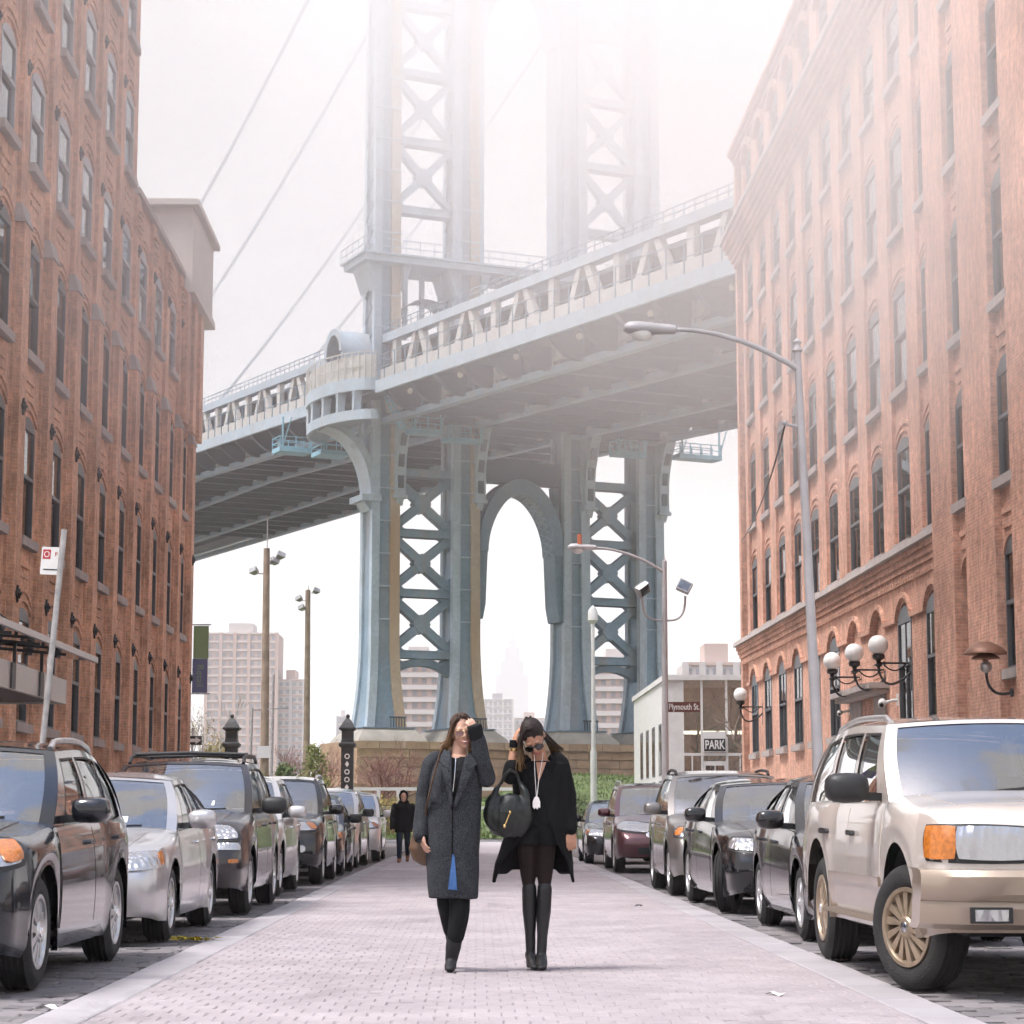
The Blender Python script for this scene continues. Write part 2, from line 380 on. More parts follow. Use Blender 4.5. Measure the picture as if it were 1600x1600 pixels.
def arc(y0, y1, z, rise, n=8):
    c = (y0 + y1) / 2; h = (y1 - y0) / 2
    if rise <= 0: return [(y0, z), (y1, z)]
    rad = (h * h + rise * rise) / (2 * rise); cz_ = z + rise - rad
    a0 = math.asin(h / rad)
    return [(c + rad * math.sin(-a0 + 2 * a0 * i / n), cz_ + rad * math.cos(-a0 + 2 * a0 * i / n)) for i in range(n + 1)]
WCACHE = {}
def window(parent, y, zs, zt, wd, rise, xo, sgn, blind=None, sill=True, fm='win_frame', seed=0, bars=False, door=False, sill_d=.16):
    """sash window in a wall whose outer face is local x = xo; sgn is the outward direction along x"""
    key = (round(zt - zs, 2), wd, rise, sgn, fm, bars, blind, sill)
    if key not in WCACHE:
        h = zt - zs; d = -.07 * sgn; y0, y1 = -wd / 2, wd / 2; F = .07
        X = lambda a, b: (min(a, b), max(a, b))
        f = MB(); x0, x1 = X(d, d + .09 * sgn)
        f.box(x0, x1, y0, y0 + F, 0, h - rise); f.box(x0, x1, y1 - F, y1, 0, h - rise); f.box(x0, x1, y0 + F, y1 - F, 0, F)
        top = arc(y0, y1, h - rise, rise); f.strip([(p[0], h - rise - F) for p in top], [(p[0], p[1]) for p in top], 0, x0, x1)
        m = h * .5; x2, x3 = X(d + .02 * sgn, d + .11 * sgn)
        f.box(x2, x3, y0 + F, y1 - F, m - .04, m + .04)
        if bars: f.box(x0 + .02, x1 - .01, -.02, .02, F, m - .04); f.box(x0 + .02, x1 - .01, -.02, .02, m + .04, h - rise - F)
        fme = f.mesh('window', fm)
        gx = d + .045 * sgn
        up = MB().box(*X(gx - .005, gx + .005), y0 + F, y1 - F, m + .04, h - rise - F).mesh('upper_pane', 'pane')
        lo = MB().box(*X(gx - .035 * sgn - .005, gx - .035 * sgn + .005), y0 + F, y1 - F, F, m - .04).mesh('lower_pane', 'pane')
        rm = MB().box(*X(d - .9 * sgn, d - .92 * sgn), y0 - .1, y1 + .1, -.1, h + .1)
        rm.box(*X(d - .9 * sgn, d - .02 * sgn), y0 - .12, y0 - .1, -.1, h + .1); rm.box(*X(d - .9 * sgn, d - .02 * sgn), y1 + .1, y1 + .12, -.1, h + .1)
        rm.box(*X(d - .9 * sgn, d - .02 * sgn), y0 - .1, y1 + .1, -.12, -.1); rm.box(*X(d - .9 * sgn, d - .02 * sgn), y0 - .1, y1 + .1, h + .1, h + .12)
        rme = rm.mesh('room', 'interior')
        bl = None
        if blind: bl = MB().box(*X(d - .06 * sgn, d - .075 * sgn), y0 + .03, y1 - .03, h * (1 - blind), h - .02).mesh('blind', 'blind')  # doubles as a painted sky reflection behind the upper sash
        sl = None
        if sill: sl = MB().hexa([(min(d, sill_d * sgn), y0 - .12, -.20), (max(d, sill_d * sgn), y0 - .12, -.20), (max(d, sill_d * sgn), y1 + .12, -.20), (min(d, sill_d * sgn), y1 + .12, -.20),
                                 (min(d, sill_d * sgn), y0 - .12, -.002), (max(d, sill_d * sgn), y0 - .12, -.002), (max(d, sill_d * sgn), y1 + .12, -.002), (min(d, sill_d * sgn), y1 + .12, -.002)]).mesh('sill', 'stone_trim')
        WCACHE[key] = (fme, up, lo, rme, bl, sl)
    fme, up, lo, rme, bl, sl = WCACHE[key]
    wob = put('window', fme, parent, (xo, y, zs))
    put('upper_pane', up, wob); put('lower_pane', lo, wob); put('room', rme, wob)
    if bl: put('blind', bl, wob)
    if sl: put('sill', sl, wob)
    return wob
def anchor(parent, me, x, y, z): return put('anchor_plate', me, parent, (x, y, z))

# ---- left warehouse: wall face at x = -9.9, street to +x
LB = thing('brick_warehouse', 'orange brick warehouse with stepped piers, iron anchor plates and a glass awning', 'building', (-9.9, 0, 0))
rnd = random.Random(5)
ROWS = [(3.05, 5.55), (7.05, 9.75), (11.12, 13.68), (15.3, 17.55), (19.05, 21.4), (23.0, 25.3)]
WY0, BAY, WW = 47.25, 3.1, 1.42
yA, yM, yZ = 29.0, 60.9, 74.7
TOP, WTOP = 29.0, 18.85
wall = MB(); hood = MB(); panel = MB()
def wall_cell(wall, hood, yc, y0, y1, rows, ztop, wd, rise, x0, x1, hx=None):
    zprev = -.05; ya, yb = yc - wd / 2, yc + wd / 2
    wall.box(x0, x1, y0, ya, -.05, ztop); wall.box(x0, x1, yb, y1, -.05, ztop)
    for zs, zt in rows:
        wall.box(x0, x1, ya, yb, zprev, zs) if zprev < 0 else wall.prism([*arc(ya, yb, zprev - rise, rise), (yb, zs), (ya, zs)], 0, x0, x1)
        zprev = zt
        if hood is not None:
            a = arc(ya - .1, yb + .1, zt - rise + .02, rise + .06)
            for q in (.06, .26): hood.strip([(p[0], p[1] + q) for p in a], [(p[0], p[1] + q + .1) for p in a], 0, *(hx if hx else (x1, x1 + .05)))
    wall.prism([*arc(ya, yb, zprev - rise, rise), (yb, ztop), (ya, ztop)], 0, x0, x1)
piers = []
k0, k1 = -5, 8
for k in range(k0, k1 + 1):
    yc = WY0 + BAY * k; y0, y1 = yc - BAY / 2, yc + BAY / 2
    tall = yc < yM
    rows = [q for q in ROWS if q[1] < (TOP if tall else WTOP) - .6]
    wall_cell(wall, hood, yc, y0, y1, rows, TOP if tall else WTOP, WW, .22, -.6, 0)
    for i, (zs, zt) in enumerate(rows):
        bl = rnd.choice([.5, .5, .55, .35, None]) if i >= 3 else rnd.choice([None, None, .3])
        window(LB, yc, zs, zt, WW, .22, 0, 1, blind=bl, fm='win_frame_pale' if i >= 3 else 'win_frame')
        if i: panel.box(-.002, .04, yc - .5, yc + .5, zs - .62, zs - .52); panel.box(-.002, .025, yc - .45, yc + .45, zs - .85, zs - .75)
    piers.append(y0)
piers.append(WY0 + BAY * (k1 + .5))
wall.build('wall', 'brick_left', LB); hood.build('arch_hoods', 'brick_left', LB)['kind'] = 'stuff'; panel.build('corbels', 'brick_left', LB)['kind'] = 'stuff'
# return wall, roofs
MB().box(-14, -.6, yM - .02, yM + .3, WTOP, TOP).box(-14, -.6, yZ - .4, yZ, -.05, WTOP).box(-14, -.6, yA, yA + .3, -.05, TOP).build('end_wall', 'brick_left', LB)
MB().box(-14, -.6, yA + .3, yM - .02, TOP - .5, TOP - .3).build('roof', 'roof_dark', LB)
MB().box(-14, -.6, yM + .3, yZ - .4, WTOP - .5, WTOP - .3).build('roof', 'roof_dark', LB)
pm = {}
def pier_mesh(top, w1, d1, capz, w2, d2):
    b = MB(); b.box(0, d1, -w1 / 2, w1 / 2, -.05, capz); b.box(0, d1 * .35, -w1 / 2 - .12, w1 / 2 + .12, -.05, capz - .35)
    b.box(0, d2, -w2 / 2, w2 / 2, capz, top)
    for q in range(6): b.box(d2, d2 + .035 * (q % 3 + 1), -w2 / 2, w2 / 2, top - 1.2 + q * .14, top - 1.2 + q * .14 + .08)
    return b.mesh('pier', 'brick_left')
cap = MB().hexa([(-.02, -.44, 0), (.24, -.40, 0), (.24, .40, 0), (-.02, .44, 0), (-.02, -.4, .42), (.13, -.4, .42), (.13, .4, .42), (-.02, .4, .42)]).mesh('pier_cap', 'stone_trim')
st = MB()   # cast-iron star plate
pts = []
for q in range(16):
    a = q * math.pi / 8; rr = .15 if q % 4 == 0 else (.09 if q % 2 == 0 else .115); pts.append((rr * math.cos(a) * .9, rr * math.sin(a) * 1.25))
st.prism(pts, 0, -.01, .045); st.prism([(p[0] * .55, p[1] * .55) for p in pts], 0, .045, .08); st.tube([(.07, 0, 0), (.11, 0, 0)], .035, 8)
star = st.mesh('anchor_plate', 'iron')
pt, pw = pier_mesh(TOP - .4, .70, .2, 13.65, .7, .1), pier_mesh(WTOP - .05, .70, .2, 13.65, .7, .1)
for i, y in enumerate(piers):
    p = put('pier', pt if y < yM else pw, LB, (0, y, 0)); put('pier_cap', cap, p, (0, 0, 13.65))
    for z in (5.7, 9.7): anchor(p, star, .2, 0, z)
    for z in (13.9, 17.2, 21.2): 
        if z < (TOP if y < yM else WTOP): anchor(p, star, .1, .0 if z > 14.2 else .62, z if z > 14.2 else 13.4)
MB().box(-.7, .2, yA, yM, TOP - .1, TOP + .12).build('coping', 'stone_trim', LB)
MB().box(-.7, .16, yM + .02, yZ, WTOP, WTOP + .18).build('coping', 'stone_trim', LB)
# far end bay: three plain pilasters carrying the projecting white penthouse
for y in (70.9, 72.6, 74.3): MB().box(.001, .3, y - .42, y + .4, 13.9, 18.3).build('pilaster', 'brick_left', LB)
ph = MB().box(-5.0, .36, 70.9, 76.4, 18.6, 21.3).build('penthouse', 'penthouse', LB)
MB().hexa([(-5.2, 70.6, 21.3), (.56, 70.6, 21.3), (.56, 76.7, 21.3), (-5.2, 76.7, 21.3), (-5.2, 70.6, 21.5), (.56, 70.6, 21.5), (.56, 76.7, 21.5), (-5.2, 76.7, 21.5)]).build('eave', 'penthouse', ph)
MB().box(-5.1, .46, 70.75, 76.55, 18.35, 18.6).build('base_moulding', 'penthouse', ph)
# glass and steel awning over the entrance
mat('steel_pale', (.50, .48, .47), .4, metal=.6); mat('awning_dark', (.06, .06, .065), .5); glass_mat('awning_glass', (.6, .68, .68), 1.5, .05, .25)
aw = MB().box(2.62, 2.7, 30.0, 38.2, 3.0, 3.42).build('awning', 'steel_pale', LB)
MB().box(0, 2.6, 30.0, 38.2, 3.04, 3.2).build('soffit', 'awning_dark', aw)
MB().box(0, 2.7, 38.22, 38.3, 3.0, 3.42).build('end_fascia', 'steel_pale', aw)
for y in (31.6, 33.8, 36.0): MB().box(2.7, 2.73, y - .14, y + .14, 3.01, 3.41).build('fascia_panel', 'awning_dark', aw)
for k in range(4):
    y = 30.1 + k * 2.15
    MB().hexa([(.3, y, 4.02), (3.1, y, 3.78), (3.1, y + 2.1, 3.78), (.3, y + 2.1, 4.02), (.3, y, 4.05), (3.1, y, 3.81), (3.1, y + 2.1, 3.81), (.3, y + 2.1, 4.05)]).build('glass_panel', 'awning_glass', aw)
    MB().bar((2.6, y, 3.4), (2.6, y, 3.8), .05, .05).bar((.2, y, 4.0), (3.0, y, 3.74), .04, .05).bar((2.8, y, 3.74), (0, y, 5.8), .03, .03).build('bracket', 'awning_dark', aw)
MB().box(3.1, 3.16, 30.1, 38.75, 3.75, 3.85).build('edge_rail', 'steel_pale', aw)

# ---- right warehouse: wall face at local x = 0, street to -x, turned one degree
RB = thing('brick_warehouse', 'long red brick warehouse with arched windows, heavy cornice and globe lamps', 'building', (11.78, 0, 0), R(1.0))
wall = MB(); hood = MB()
yE, yP = 84.5, 49.6
B0, RBAY, RW = 51.55, 3.3, 1.7
ROWS_R = [(8.0, 10.7), (12.0, 14.75), (16.15, 18.85), (19.9, 22.1)]
for k in range(10):
    yc = B0 + RBAY * k; y0, y1 = yc - RBAY / 2, yc + RBAY / 2
    ya, yb = yc - 1.0, yc + 1.0
    blind = k in (2, 3)
    gr = [] if blind else [(3.4, 6.45)]
    # ground storey flush with the string course
    b = wall
    if gr:
        b.box(-.001, .6, y0, yc - .8, -.05, 6.9); b.box(-.001, .6, yc + .8, y1, -.05, 6.9); b.box(-.001, .6, yc - .8, yc + .8, -.05, 3.4)
        b.prism([*arc(yc - .8, yc + .8, 6.05, .4), (yc + .8, 6.9), (yc - .8, 6.9)], 0, -.001, .6)
        window(RB, yc, 3.4, 6.35, 1.6, .36, 0, -1, blind=(.5 if k < 2 else rnd.choice([.3, None, None])), fm='win_frame', bars=True)
        w0 = MB().prism([*arc(yc - .72, yc + .72, 6.0, .37)], 0, .1, .16).build('fanlight', 'win_frame_pale', RB)
    else:
        b.box(-.001, .6, y0, yc - .8, -.05, 6.9); b.box(-.001, .6, yc + .8, y1, -.05, 6.9)
        b.prism([*arc(yc - .8, yc + .8, 6.05, .5), (yc + .8, 6.9), (yc - .8, 6.9)], 0, -.001, .6)
        b.box(.4, .6, yc - .8, yc + .8, -.05, 6.7); b.box(.02, .4, yc - .8, yc + .8, -.05, 4.75)
        for q in range(5): b.box(-.02 * (q % 2) + .0, .39, yc - .78, yc + .78, 4.75 + q * .13, 4.86 + q * .13)
    a = arc(yc - .86, yc + .86, 6.05, .52)
    hood.strip([(p[0], p[1]) for p in a], [(p[0], p[1] + .14) for p in a], 0, -.09, -.001)
    hood.box(-.09, -.001, y0, yc - .86, 6.0, 6.13); hood.box(-.09, -.001, yc + .86, y1, 6.0, 6.13)
    # upper storeys: recessed bay between piers, arched head under the cornice
    b.box(-.001, .9, y0, ya, 6.9, 27.4); b.box(-.001, .9, yb, y1, 6.9, 27.4)
    wall_cell(b, hood, yc, ya, yb, [(8.0, 10.7), (12.0, 14.75), (16.15, 18.85), (20.2, 22.3)], 22.9, RW, .25, .10, .9, hx=(.06, .10))
    b.prism([*arc(ya, yb, 22.2, .55), (yb, 24.1), (ya, 24.1)], 0, -.001, .9)
    for i, (zs, zt) in enumerate([(8.0, 10.7), (12.0, 14.75), (16.15, 18.85), (20.2, 22.3)]):
        window(RB, yc, zs, zt, RW, .25, .10, -1, blind=rnd.choice([.5, .5, .3, None]), fm='win_frame')
    b.prism([(ya, 24.1), (yb, 24.1), (yb, 24.7), (ya, 24.7)], 0, .1, .9)
    window(RB, yc, 24.7, 26.6, RW, .35, .1, -1, blind=.4)
    b.box(.1, .9, ya, yc - RW / 2, 24.7, 27.4); b.box(.1, .9, yc + RW / 2, yb, 24.7, 27.4)
    b.prism([*arc(yc - RW / 2, yc + RW / 2, 26.25, .35), (yc + RW / 2, 27.4), (yc - RW / 2, 27.4)], 0, .1, .9)
    a = arc(yc - RW / 2 - .2, yc + RW / 2 + .2, 26.3, .5); hood.strip([(p[0], p[1]) for p in a], [(p[0], p[1] + .3) for p in a], 0, -.12, .1)
wall.build('wall', 'brick_right', RB); hood.build('arch_hoods', 'brick_right', RB)['kind'] = 'stuff'
MB().box(-.001, 12, yE, yE + .5, -.05, 27.4).build('end_wall', 'brick_right', RB)
MB().box(.9, 12, 38, yE, 26.9, 27.1).build('roof', 'roof_dark', RB)
MB().box(.6, .9, yP, yE, -.05, 6.9).build('inner_wall', 'brick_right', RB)
# string course: stone drip on stepped brick corbels
sc_ = put('string_course', MB().hexa([(-.34, yP, 7.62), (0, yP, 7.62), (0, yE + .35, 7.62), (-.34, yE + .35, 7.62), (-.30, yP, 7.80), (0, yP, 7.86), (0, yE + .35, 7.86), (-.30, yE + .35, 7.80)]).mesh('string_course', 'stone_trim'), RB)
b = MB()
for q in range(4): b.box(-.06 - .055 * q, -.001, yP, yE + .1 + .05 * q, 7.0 + .155 * q, 7.0 + .155 * q + .15)
for i in range(int((yE - yP) / .3)): b.box(-.12, -.06, yP + i * .3, yP + i * .3 + .15, 6.88, 7.0)
b.build('corbel_course', 'brick_right', RB)
b = MB()
for q, (d, z0, z1) in enumerate([(.12, 22.75, 22.95), (.22, 22.95, 23.12), (.30, 23.15, 23.35), (.42, 23.38, 23.55), (.52, 23.58, 23.8)]): b.box(-d, -.001, yP - 2, yE + d, z0, z1)
b.build('cornice', 'brick_right', RB)
MB().box(-.62, 0, yP - 2, yE + .6, 23.8, 24.0).build('cornice_drip', 'stone_trim', RB)
b = MB()
for q, (d, z0, z1) in enumerate([(.1, 27.0, 27.15), (.2, 27.2, 27.32), (.3, 27.36, 27.55)]): b.box(-d, .9, yP - 2, yE + d, z0, z1)
b.build('parapet', 'brick_right', RB)
# entrance pavilion nearest to the camera: broad piers and blind arched niches
pv = MB(); x0 = -.45
PB = [(47.0, 1.15), (43.3, 1.3), (39.6, 1.3)]
edges = [49.6]
for yc, wd in PB: edges += [yc + wd / 2, yc - wd / 2]
edges.append(36.5)
for i in range(0, len(edges), 2): pv.box(x0, .9, edges[i + 1], edges[i], -.05, 29)
for j, (yc, wd) in enumerate(PB):
    rows = [(3.2, 6.9)] if False else []
    ya, yb = yc - wd / 2, yc + wd / 2
    zz = [(-.05, 3.0)]
    rws = [(7.9, 10.4), (11.6, 14.3), (15.6, 18.2), (19.5, 22.0)]
    pv.box(-.25, .9, ya, yb, -.05, 4.0); pv.box(.12, .9, ya, yb, 4.0, 6.7) if j == 0 else None
    if j: window(RB, yc, 4.0, 6.7, wd, .3, -.25, -1, blind=.5)
    prev = 6.7; r_ = .35
    for zs, zt in rws:
        pv.prism([*arc(ya, yb, prev - r_, r_), (yb, zs), (ya, zs)], 0, -.30, .9)
        pv.box(-.34, -.30, ya + .1, yb - .1, zs - .75, zs - .62); pv.box(-.34, -.30, ya + .22, yb - .22, zs - 1.05, zs - .95)
        window(RB, yc, zs, zt, wd, .3, -.30, -1, blind=rnd.choice([.5, .4, None]))
        prev = zt
    pv.prism([*arc(ya, yb, prev - r_, r_), (yb, 29), (ya, 29)], 0, -.30, .9)
    pv.box(.88, .9, ya, yb, 3.9, 6.8)
pv.build('entrance_pavilion', 'brick_right', RB)
# side doorway with a stone hood
for yc in (B0 + RBAY * 2, B0 + RBAY * 3):
    MB().box(-.04, .02, yc - .75, yc + .75, 3.45, 4.25).build('stone_panel', 'stone_trim', RB)
    dr = MB().box(-.012, .018, yc - .62, yc + .62, .13, 3.4).build('door', 'win_frame', RB)
    MB().box(-.05, -.012, yc + .4, yc + .46, 1.0, 1.3).build('handle', 'iron', dr)
b = MB().box(-.55, 0, B0 + RBAY * 2 - 1.25, B0 + RBAY * 3 + 1.25, 4.4, 4.55).box(-.42, 0, B0 + RBAY * 2 - 1.15, B0 + RBAY * 3 + 1.15, 4.28, 4.4).build('door_hood', 'stone_trim', RB)
# ------------------------------------------------------------------ suspension bridge
def steel(name, col, rust=0.):
    m = mat(name, col, .6, var=.10, vscale=.5, var2=.10, v2scale=3.)
    if rust:
        t = m.node_tree; b = t.nodes['Principled BSDF']; L = t.links.new
        src = b.inputs['Base Color'].links[0].from_socket
        g = t.nodes.new('ShaderNodeNewGeometry'); mp = t.nodes.new('ShaderNodeVectorMath'); mp.operation = 'MULTIPLY'; mp.inputs[1].default_value = (.5, .5, .06); L(g.outputs['Position'], mp.inputs[0])
        n = t.nodes.new('ShaderNodeTexNoise'); n.inputs['Scale'].default_value = 1.; n.inputs['Detail'].default_value = 5; L(mp.outputs[0], n.inputs['Vector'])
        r = t.nodes.new('ShaderNodeMapRange'); r.inputs['From Min'].default_value = .48; r.inputs['From Max'].default_value = .66; r.inputs['To Max'].default_value = rust; L(n.outputs['Fac'], r.inputs['Value'])
        mxn = t.nodes.new('ShaderNodeMix'); mxn.data_type = 'RGBA'; L(r.outputs[0], mxn.inputs['Factor']); L(src, mxn.inputs[6]); mxn.inputs[7].default_value = (.46, .30, .17, 1); L(mxn.outputs[2], b.inputs['Base Color'])
    return m
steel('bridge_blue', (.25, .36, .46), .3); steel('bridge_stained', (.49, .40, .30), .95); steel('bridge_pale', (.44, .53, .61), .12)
steel('bridge_cream', (.60, .595, .57), .2); steel('bridge_dark', (.06, .08, .10)); steel('scaffold_blue', (.28, .55, .68))  # the dark steel also holds painted shade for the deck underside
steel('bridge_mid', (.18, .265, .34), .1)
island_mat('bridge_stone', [(.46, .31, .20), (.55, .39, .26), (.50, .36, .26), (.42, .29, .19)], bump=.6, bscale=4)
mat('dome_stone', (.42, .40, .36), .8, var=.2, vscale=.6)

BR = thing('suspension_bridge', 'pale blue steel suspension bridge with a gothic arched tower, rising into the mist', 'bridge', (3.8, 217, 0), R(24))
def zf(y): return 41.3 + (.055 * y if y < 60 else 3.3 + .02 * (y - 60))
CX = [-14.65, -6.1, 6.1, 14.65]
# --- tower
tower = bpy.data.objects.new('tower', None); COL.objects.link(tower); tower.parent = BR
def col_ring(z, hx, hy): return [(-hx, -hy, z), (hx, -hy, z), (hx, hy, z), (-hx, hy, z)]
def flare(z): q = max(0, (19 - z) / 10.5); return .75 * q ** 2.2
zs_ = [8.7, 9.5, 10.5, 11.5, 12.5, 13.5, 15, 17, 19, 30, 40.5, 52, 60, 75, 102]
def half(z): return 1.5 - .22 * min(max((z - 19) / 60, 0), 1)
core = MB().rings([col_ring(z, half(z) - .28 + flare(z), half(z) - .2 + flare(z)) for z in zs_]).mesh('column', 'bridge_blue')
def plate_mesh(cx, cy, wx, wy, m, fx=1, fy=1):
    rg = []
    for z in zs_:
        f = flare(z); h = half(z)
        x, y = cx * h + fx * f * (1 if cx > 0 else -1) * (abs(cx) > .1), cy * h + fy * f * (1 if cy > 0 else -1) * (abs(cy) > .1)
        rg.append([(x - wx, y - wy, z), (x + wx, y - wy, z), (x + wx, y + wy, z), (x - wx, y + wy, z)])
    return MB().rings(rg).mesh('flange', m)
fl = [plate_mesh(-.72, -.88, .40, .34, 'bridge_pale'), plate_mesh(.66, -.88, .48, .34, 'bridge_stained'), plate_mesh(-.72, .88, .40, .34, 'bridge_pale'), plate_mesh(.66, .88, .48, .34, 'bridge_stained')]
fl_b = [plate_mesh(.66, -.88, .48, .34, 'bridge_pale'), plate_mesh(.66, .88, .48, .34, 'bridge_pale')]
rivet = MB()
for z in np.arange(20, 100, 3.2): rivet.box(-1.5, 1.52, -1.62, -1.5, z, z + .12)
splice = rivet.mesh('splice_bands', 'bridge_pale')
lat = MB()
for i in range(22):
    z = 43 + i * 2.6
    lat.bar((-1.42, -1.0, z), (-1.42, .9, z + 1.3), .1, .1).bar((-1.42, .9, z + 1.3), (-1.42, -1.0, z + 2.6), .1, .1)
latm = lat.mesh('lacing', 'bridge_mid')
grille = MB()
for i in range(6): grille.box(.22 + i * .28, .30 + i * .28, -2.62, -2.56, 9.0, 10.5)
grille.box(.12, 1.8, -2.6, -2.5, 10.5, 10.65)
gm = grille.mesh('grille', 'bridge_dark')
for x in CX:
    c = put('column', core, tower, (x, 0, 0))
    for i, f in enumerate(fl): put('flange', f if x < 0 or i % 2 == 0 else fl_b[i // 2], c)
    put('lacing', latm, c); put('grille', gm, c); put('splice_bands', splice, c)['kind'] = 'stuff'
# bracing bays
def xbrace(w_, h, m, t=.62, d=1.0):
    b = MB(); cx, cz_ = 0, h / 2
    for sx in (-1, 1):
        for sz in (-1, 1): b.bar((sx * .3, 0, cz_ + sz * .3), (sx * w_ / 2, 0, cz_ + sz * h / 2), d, t, up=(0, 1, 0)) if False else b.prism([(sx * .15, cz_ + sz * .75), (sx * .75, cz_ + sz * .15), (sx * w_ / 2, cz_ + sz * (h / 2 - t * .9)), (sx * w_ / 2, cz_ + sz * h / 2), (sx * (w_ / 2 - t * .9), cz_ + sz * h / 2)], 1, -d / 2, d / 2)
    b.prism([(-.95, cz_), (-.5, cz_ + .6), (0, cz_ + .98), (.5, cz_ + .6), (.95, cz_), (.5, cz_ - .6), (0, cz_ - .98), (-.5, cz_ - .6)], 1, -d / 2 - .06, d / 2 + .06)
    for sx in (-1, 1):
        for sz in (-1, 1):
            X, Z = sx * w_ / 2, cz_ + sz * h / 2
            b.prism([(X, Z), (X - sx * 1.25, Z), (X - sx * .5, Z - sz * .55), (X, Z - sz * 1.25)], 1, -d / 2 + .1, d / 2 - .1)
    return b.mesh('cross_brace', m, fix=True)
def strut(w_, m, h=.75): return MB().box(-w_ / 2, w_ / 2, -.65, .65, 0, h).box(-w_ / 2, w_ / 2, -.75, .75, h - .12, h).box(-w_ / 2, w_ / 2, -.75, .75, 0, .12).mesh('strut', m)
BW = 8.55 - 2.5
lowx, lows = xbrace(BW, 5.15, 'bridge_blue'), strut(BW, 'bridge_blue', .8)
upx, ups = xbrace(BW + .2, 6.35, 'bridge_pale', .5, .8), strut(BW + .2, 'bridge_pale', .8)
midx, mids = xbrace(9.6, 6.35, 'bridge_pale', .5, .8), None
for bx in (-10.375, 10.375):
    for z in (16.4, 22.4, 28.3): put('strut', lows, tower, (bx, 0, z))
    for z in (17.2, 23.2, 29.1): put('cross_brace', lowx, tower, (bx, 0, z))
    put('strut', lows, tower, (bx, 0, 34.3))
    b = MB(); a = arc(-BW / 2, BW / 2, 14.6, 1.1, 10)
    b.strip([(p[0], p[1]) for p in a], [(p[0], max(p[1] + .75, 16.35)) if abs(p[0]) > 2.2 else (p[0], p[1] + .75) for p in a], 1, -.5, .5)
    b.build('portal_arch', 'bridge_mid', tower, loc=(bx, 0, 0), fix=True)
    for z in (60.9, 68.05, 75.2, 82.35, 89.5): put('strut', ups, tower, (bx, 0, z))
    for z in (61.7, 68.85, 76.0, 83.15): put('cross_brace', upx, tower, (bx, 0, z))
# central gothic arch below the deck and the one above it
def gothic(hw, zs0, zap, th, n=10):
    inn, outr = [], []
    rad = ((zap - zs0) ** 2 + hw * hw) / (2 * hw)
    a1 = math.asin((zap - zs0) / rad)
    for s_ in (-1, 1):
        pi_, po = [], []
        for i in range(n + 1):
            a = a1 * i / n
            pi_.append((s_ * (hw - rad + rad * math.cos(a)), zs0 + rad * math.sin(a)))
            a2 = math.acos(max(-1, (rad - hw) / (rad + th))) * i / n
            po.append((s_ * (hw - rad + (rad + th) * math.cos(a2)), zs0 + (rad + th) * math.sin(a2)))
        inn.append(pi_); outr.append(po)
    return inn, outr
def pointed(a, bb, zs0, th, n=12):
    inn, outr = [], []
    for s_ in (-1, 1):
        inn.append([(s_ * a * math.cos(t) * (1 - .13 * math.sin(t) ** 2), zs0 + bb * math.sin(t)) for t in np.linspace(0, math.pi / 2, n + 1)]); outr.append([(s_ * (a + .95 + (th - .95) * math.sin(t)) * math.cos(t) * (1 - .13 * math.sin(t) ** 2), zs0 + (bb + th) * math.sin(t)) for t in np.linspace(0, math.pi / 2, n + 1)])
    return inn, outr
inn, outr = pointed(3.68, 6.0, 27.2, 1.5)
b = MB()
for i_, o_ in zip(inn, outr): b.strip(i_, o_, 1, -1.5, -1.2).strip(i_, o_, 1, 1.2, 1.5); b.strip([(p[0], p[1]) for p in i_], [((p[0] + q[0]*.06) / 1.06, (p[1] + q[1]*.06) / 1.06) for p, q in zip(i_, o_)], 1, -1.2, 1.2)
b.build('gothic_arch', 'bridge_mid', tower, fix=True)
for s_ in (-1, 1):   # lattice lining of the arch reveal
    o_ = outr[0 if s_ < 0 else 1]; i_ = inn[0 if s_ < 0 else 1]
    b = MB()
    for i in range(12): b.bar((i_[i][0], -1.1, i_[i][1]), (i_[i+1][0], 1.1, i_[i+1][1]), .14, .14).bar((i_[i][0], 1.1, i_[i][1]), (i_[i+1][0], -1.1, i_[i+1][1]), .14, .14)
    b.build('arch_lattice', 'bridge_blue', tower)
    b = MB().prism([(s_ * 4.6, 29.5), (s_ * 4.6, 34.2), (s_ * 3.9, 34.2), (s_ * 4.15, 32.0)], 1, -.5, .5)
    b.build('spandrel', 'bridge_mid', tower, fix=True)
    b = MB().prism([(s_ * 4.2, 20.5), (s_ * 4.62, 20.5), (s_ * 4.62, 27.25), (s_ * 3.68, 27.25), (s_ * 3.9, 22.0)], 1, -1.3, 1.3); b.build('arch_leg', 'bridge_mid', tower, fix=True)
MB().box(-4.6, 4.6, -.6, .6, 34.3, 36.6).build('arch_tie', 'bridge_dark', tower)  # dark colour stands for the shadow of the deck
inn, outr = pointed(3.7, 7.5, 80.5, 1.5)
b = MB()
for i_, o_ in zip(inn, outr): b.strip(i_, o_, 1, -1.2, 1.2)
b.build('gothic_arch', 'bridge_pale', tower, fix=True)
for s_ in (-1, 1):
    MB().box(min(s_*4.1, s_*4.7), max(s_*4.1, s_*4.7), -1.2, 1.2, 45, 80.5).build('arch_leg', 'bridge_pale', tower)
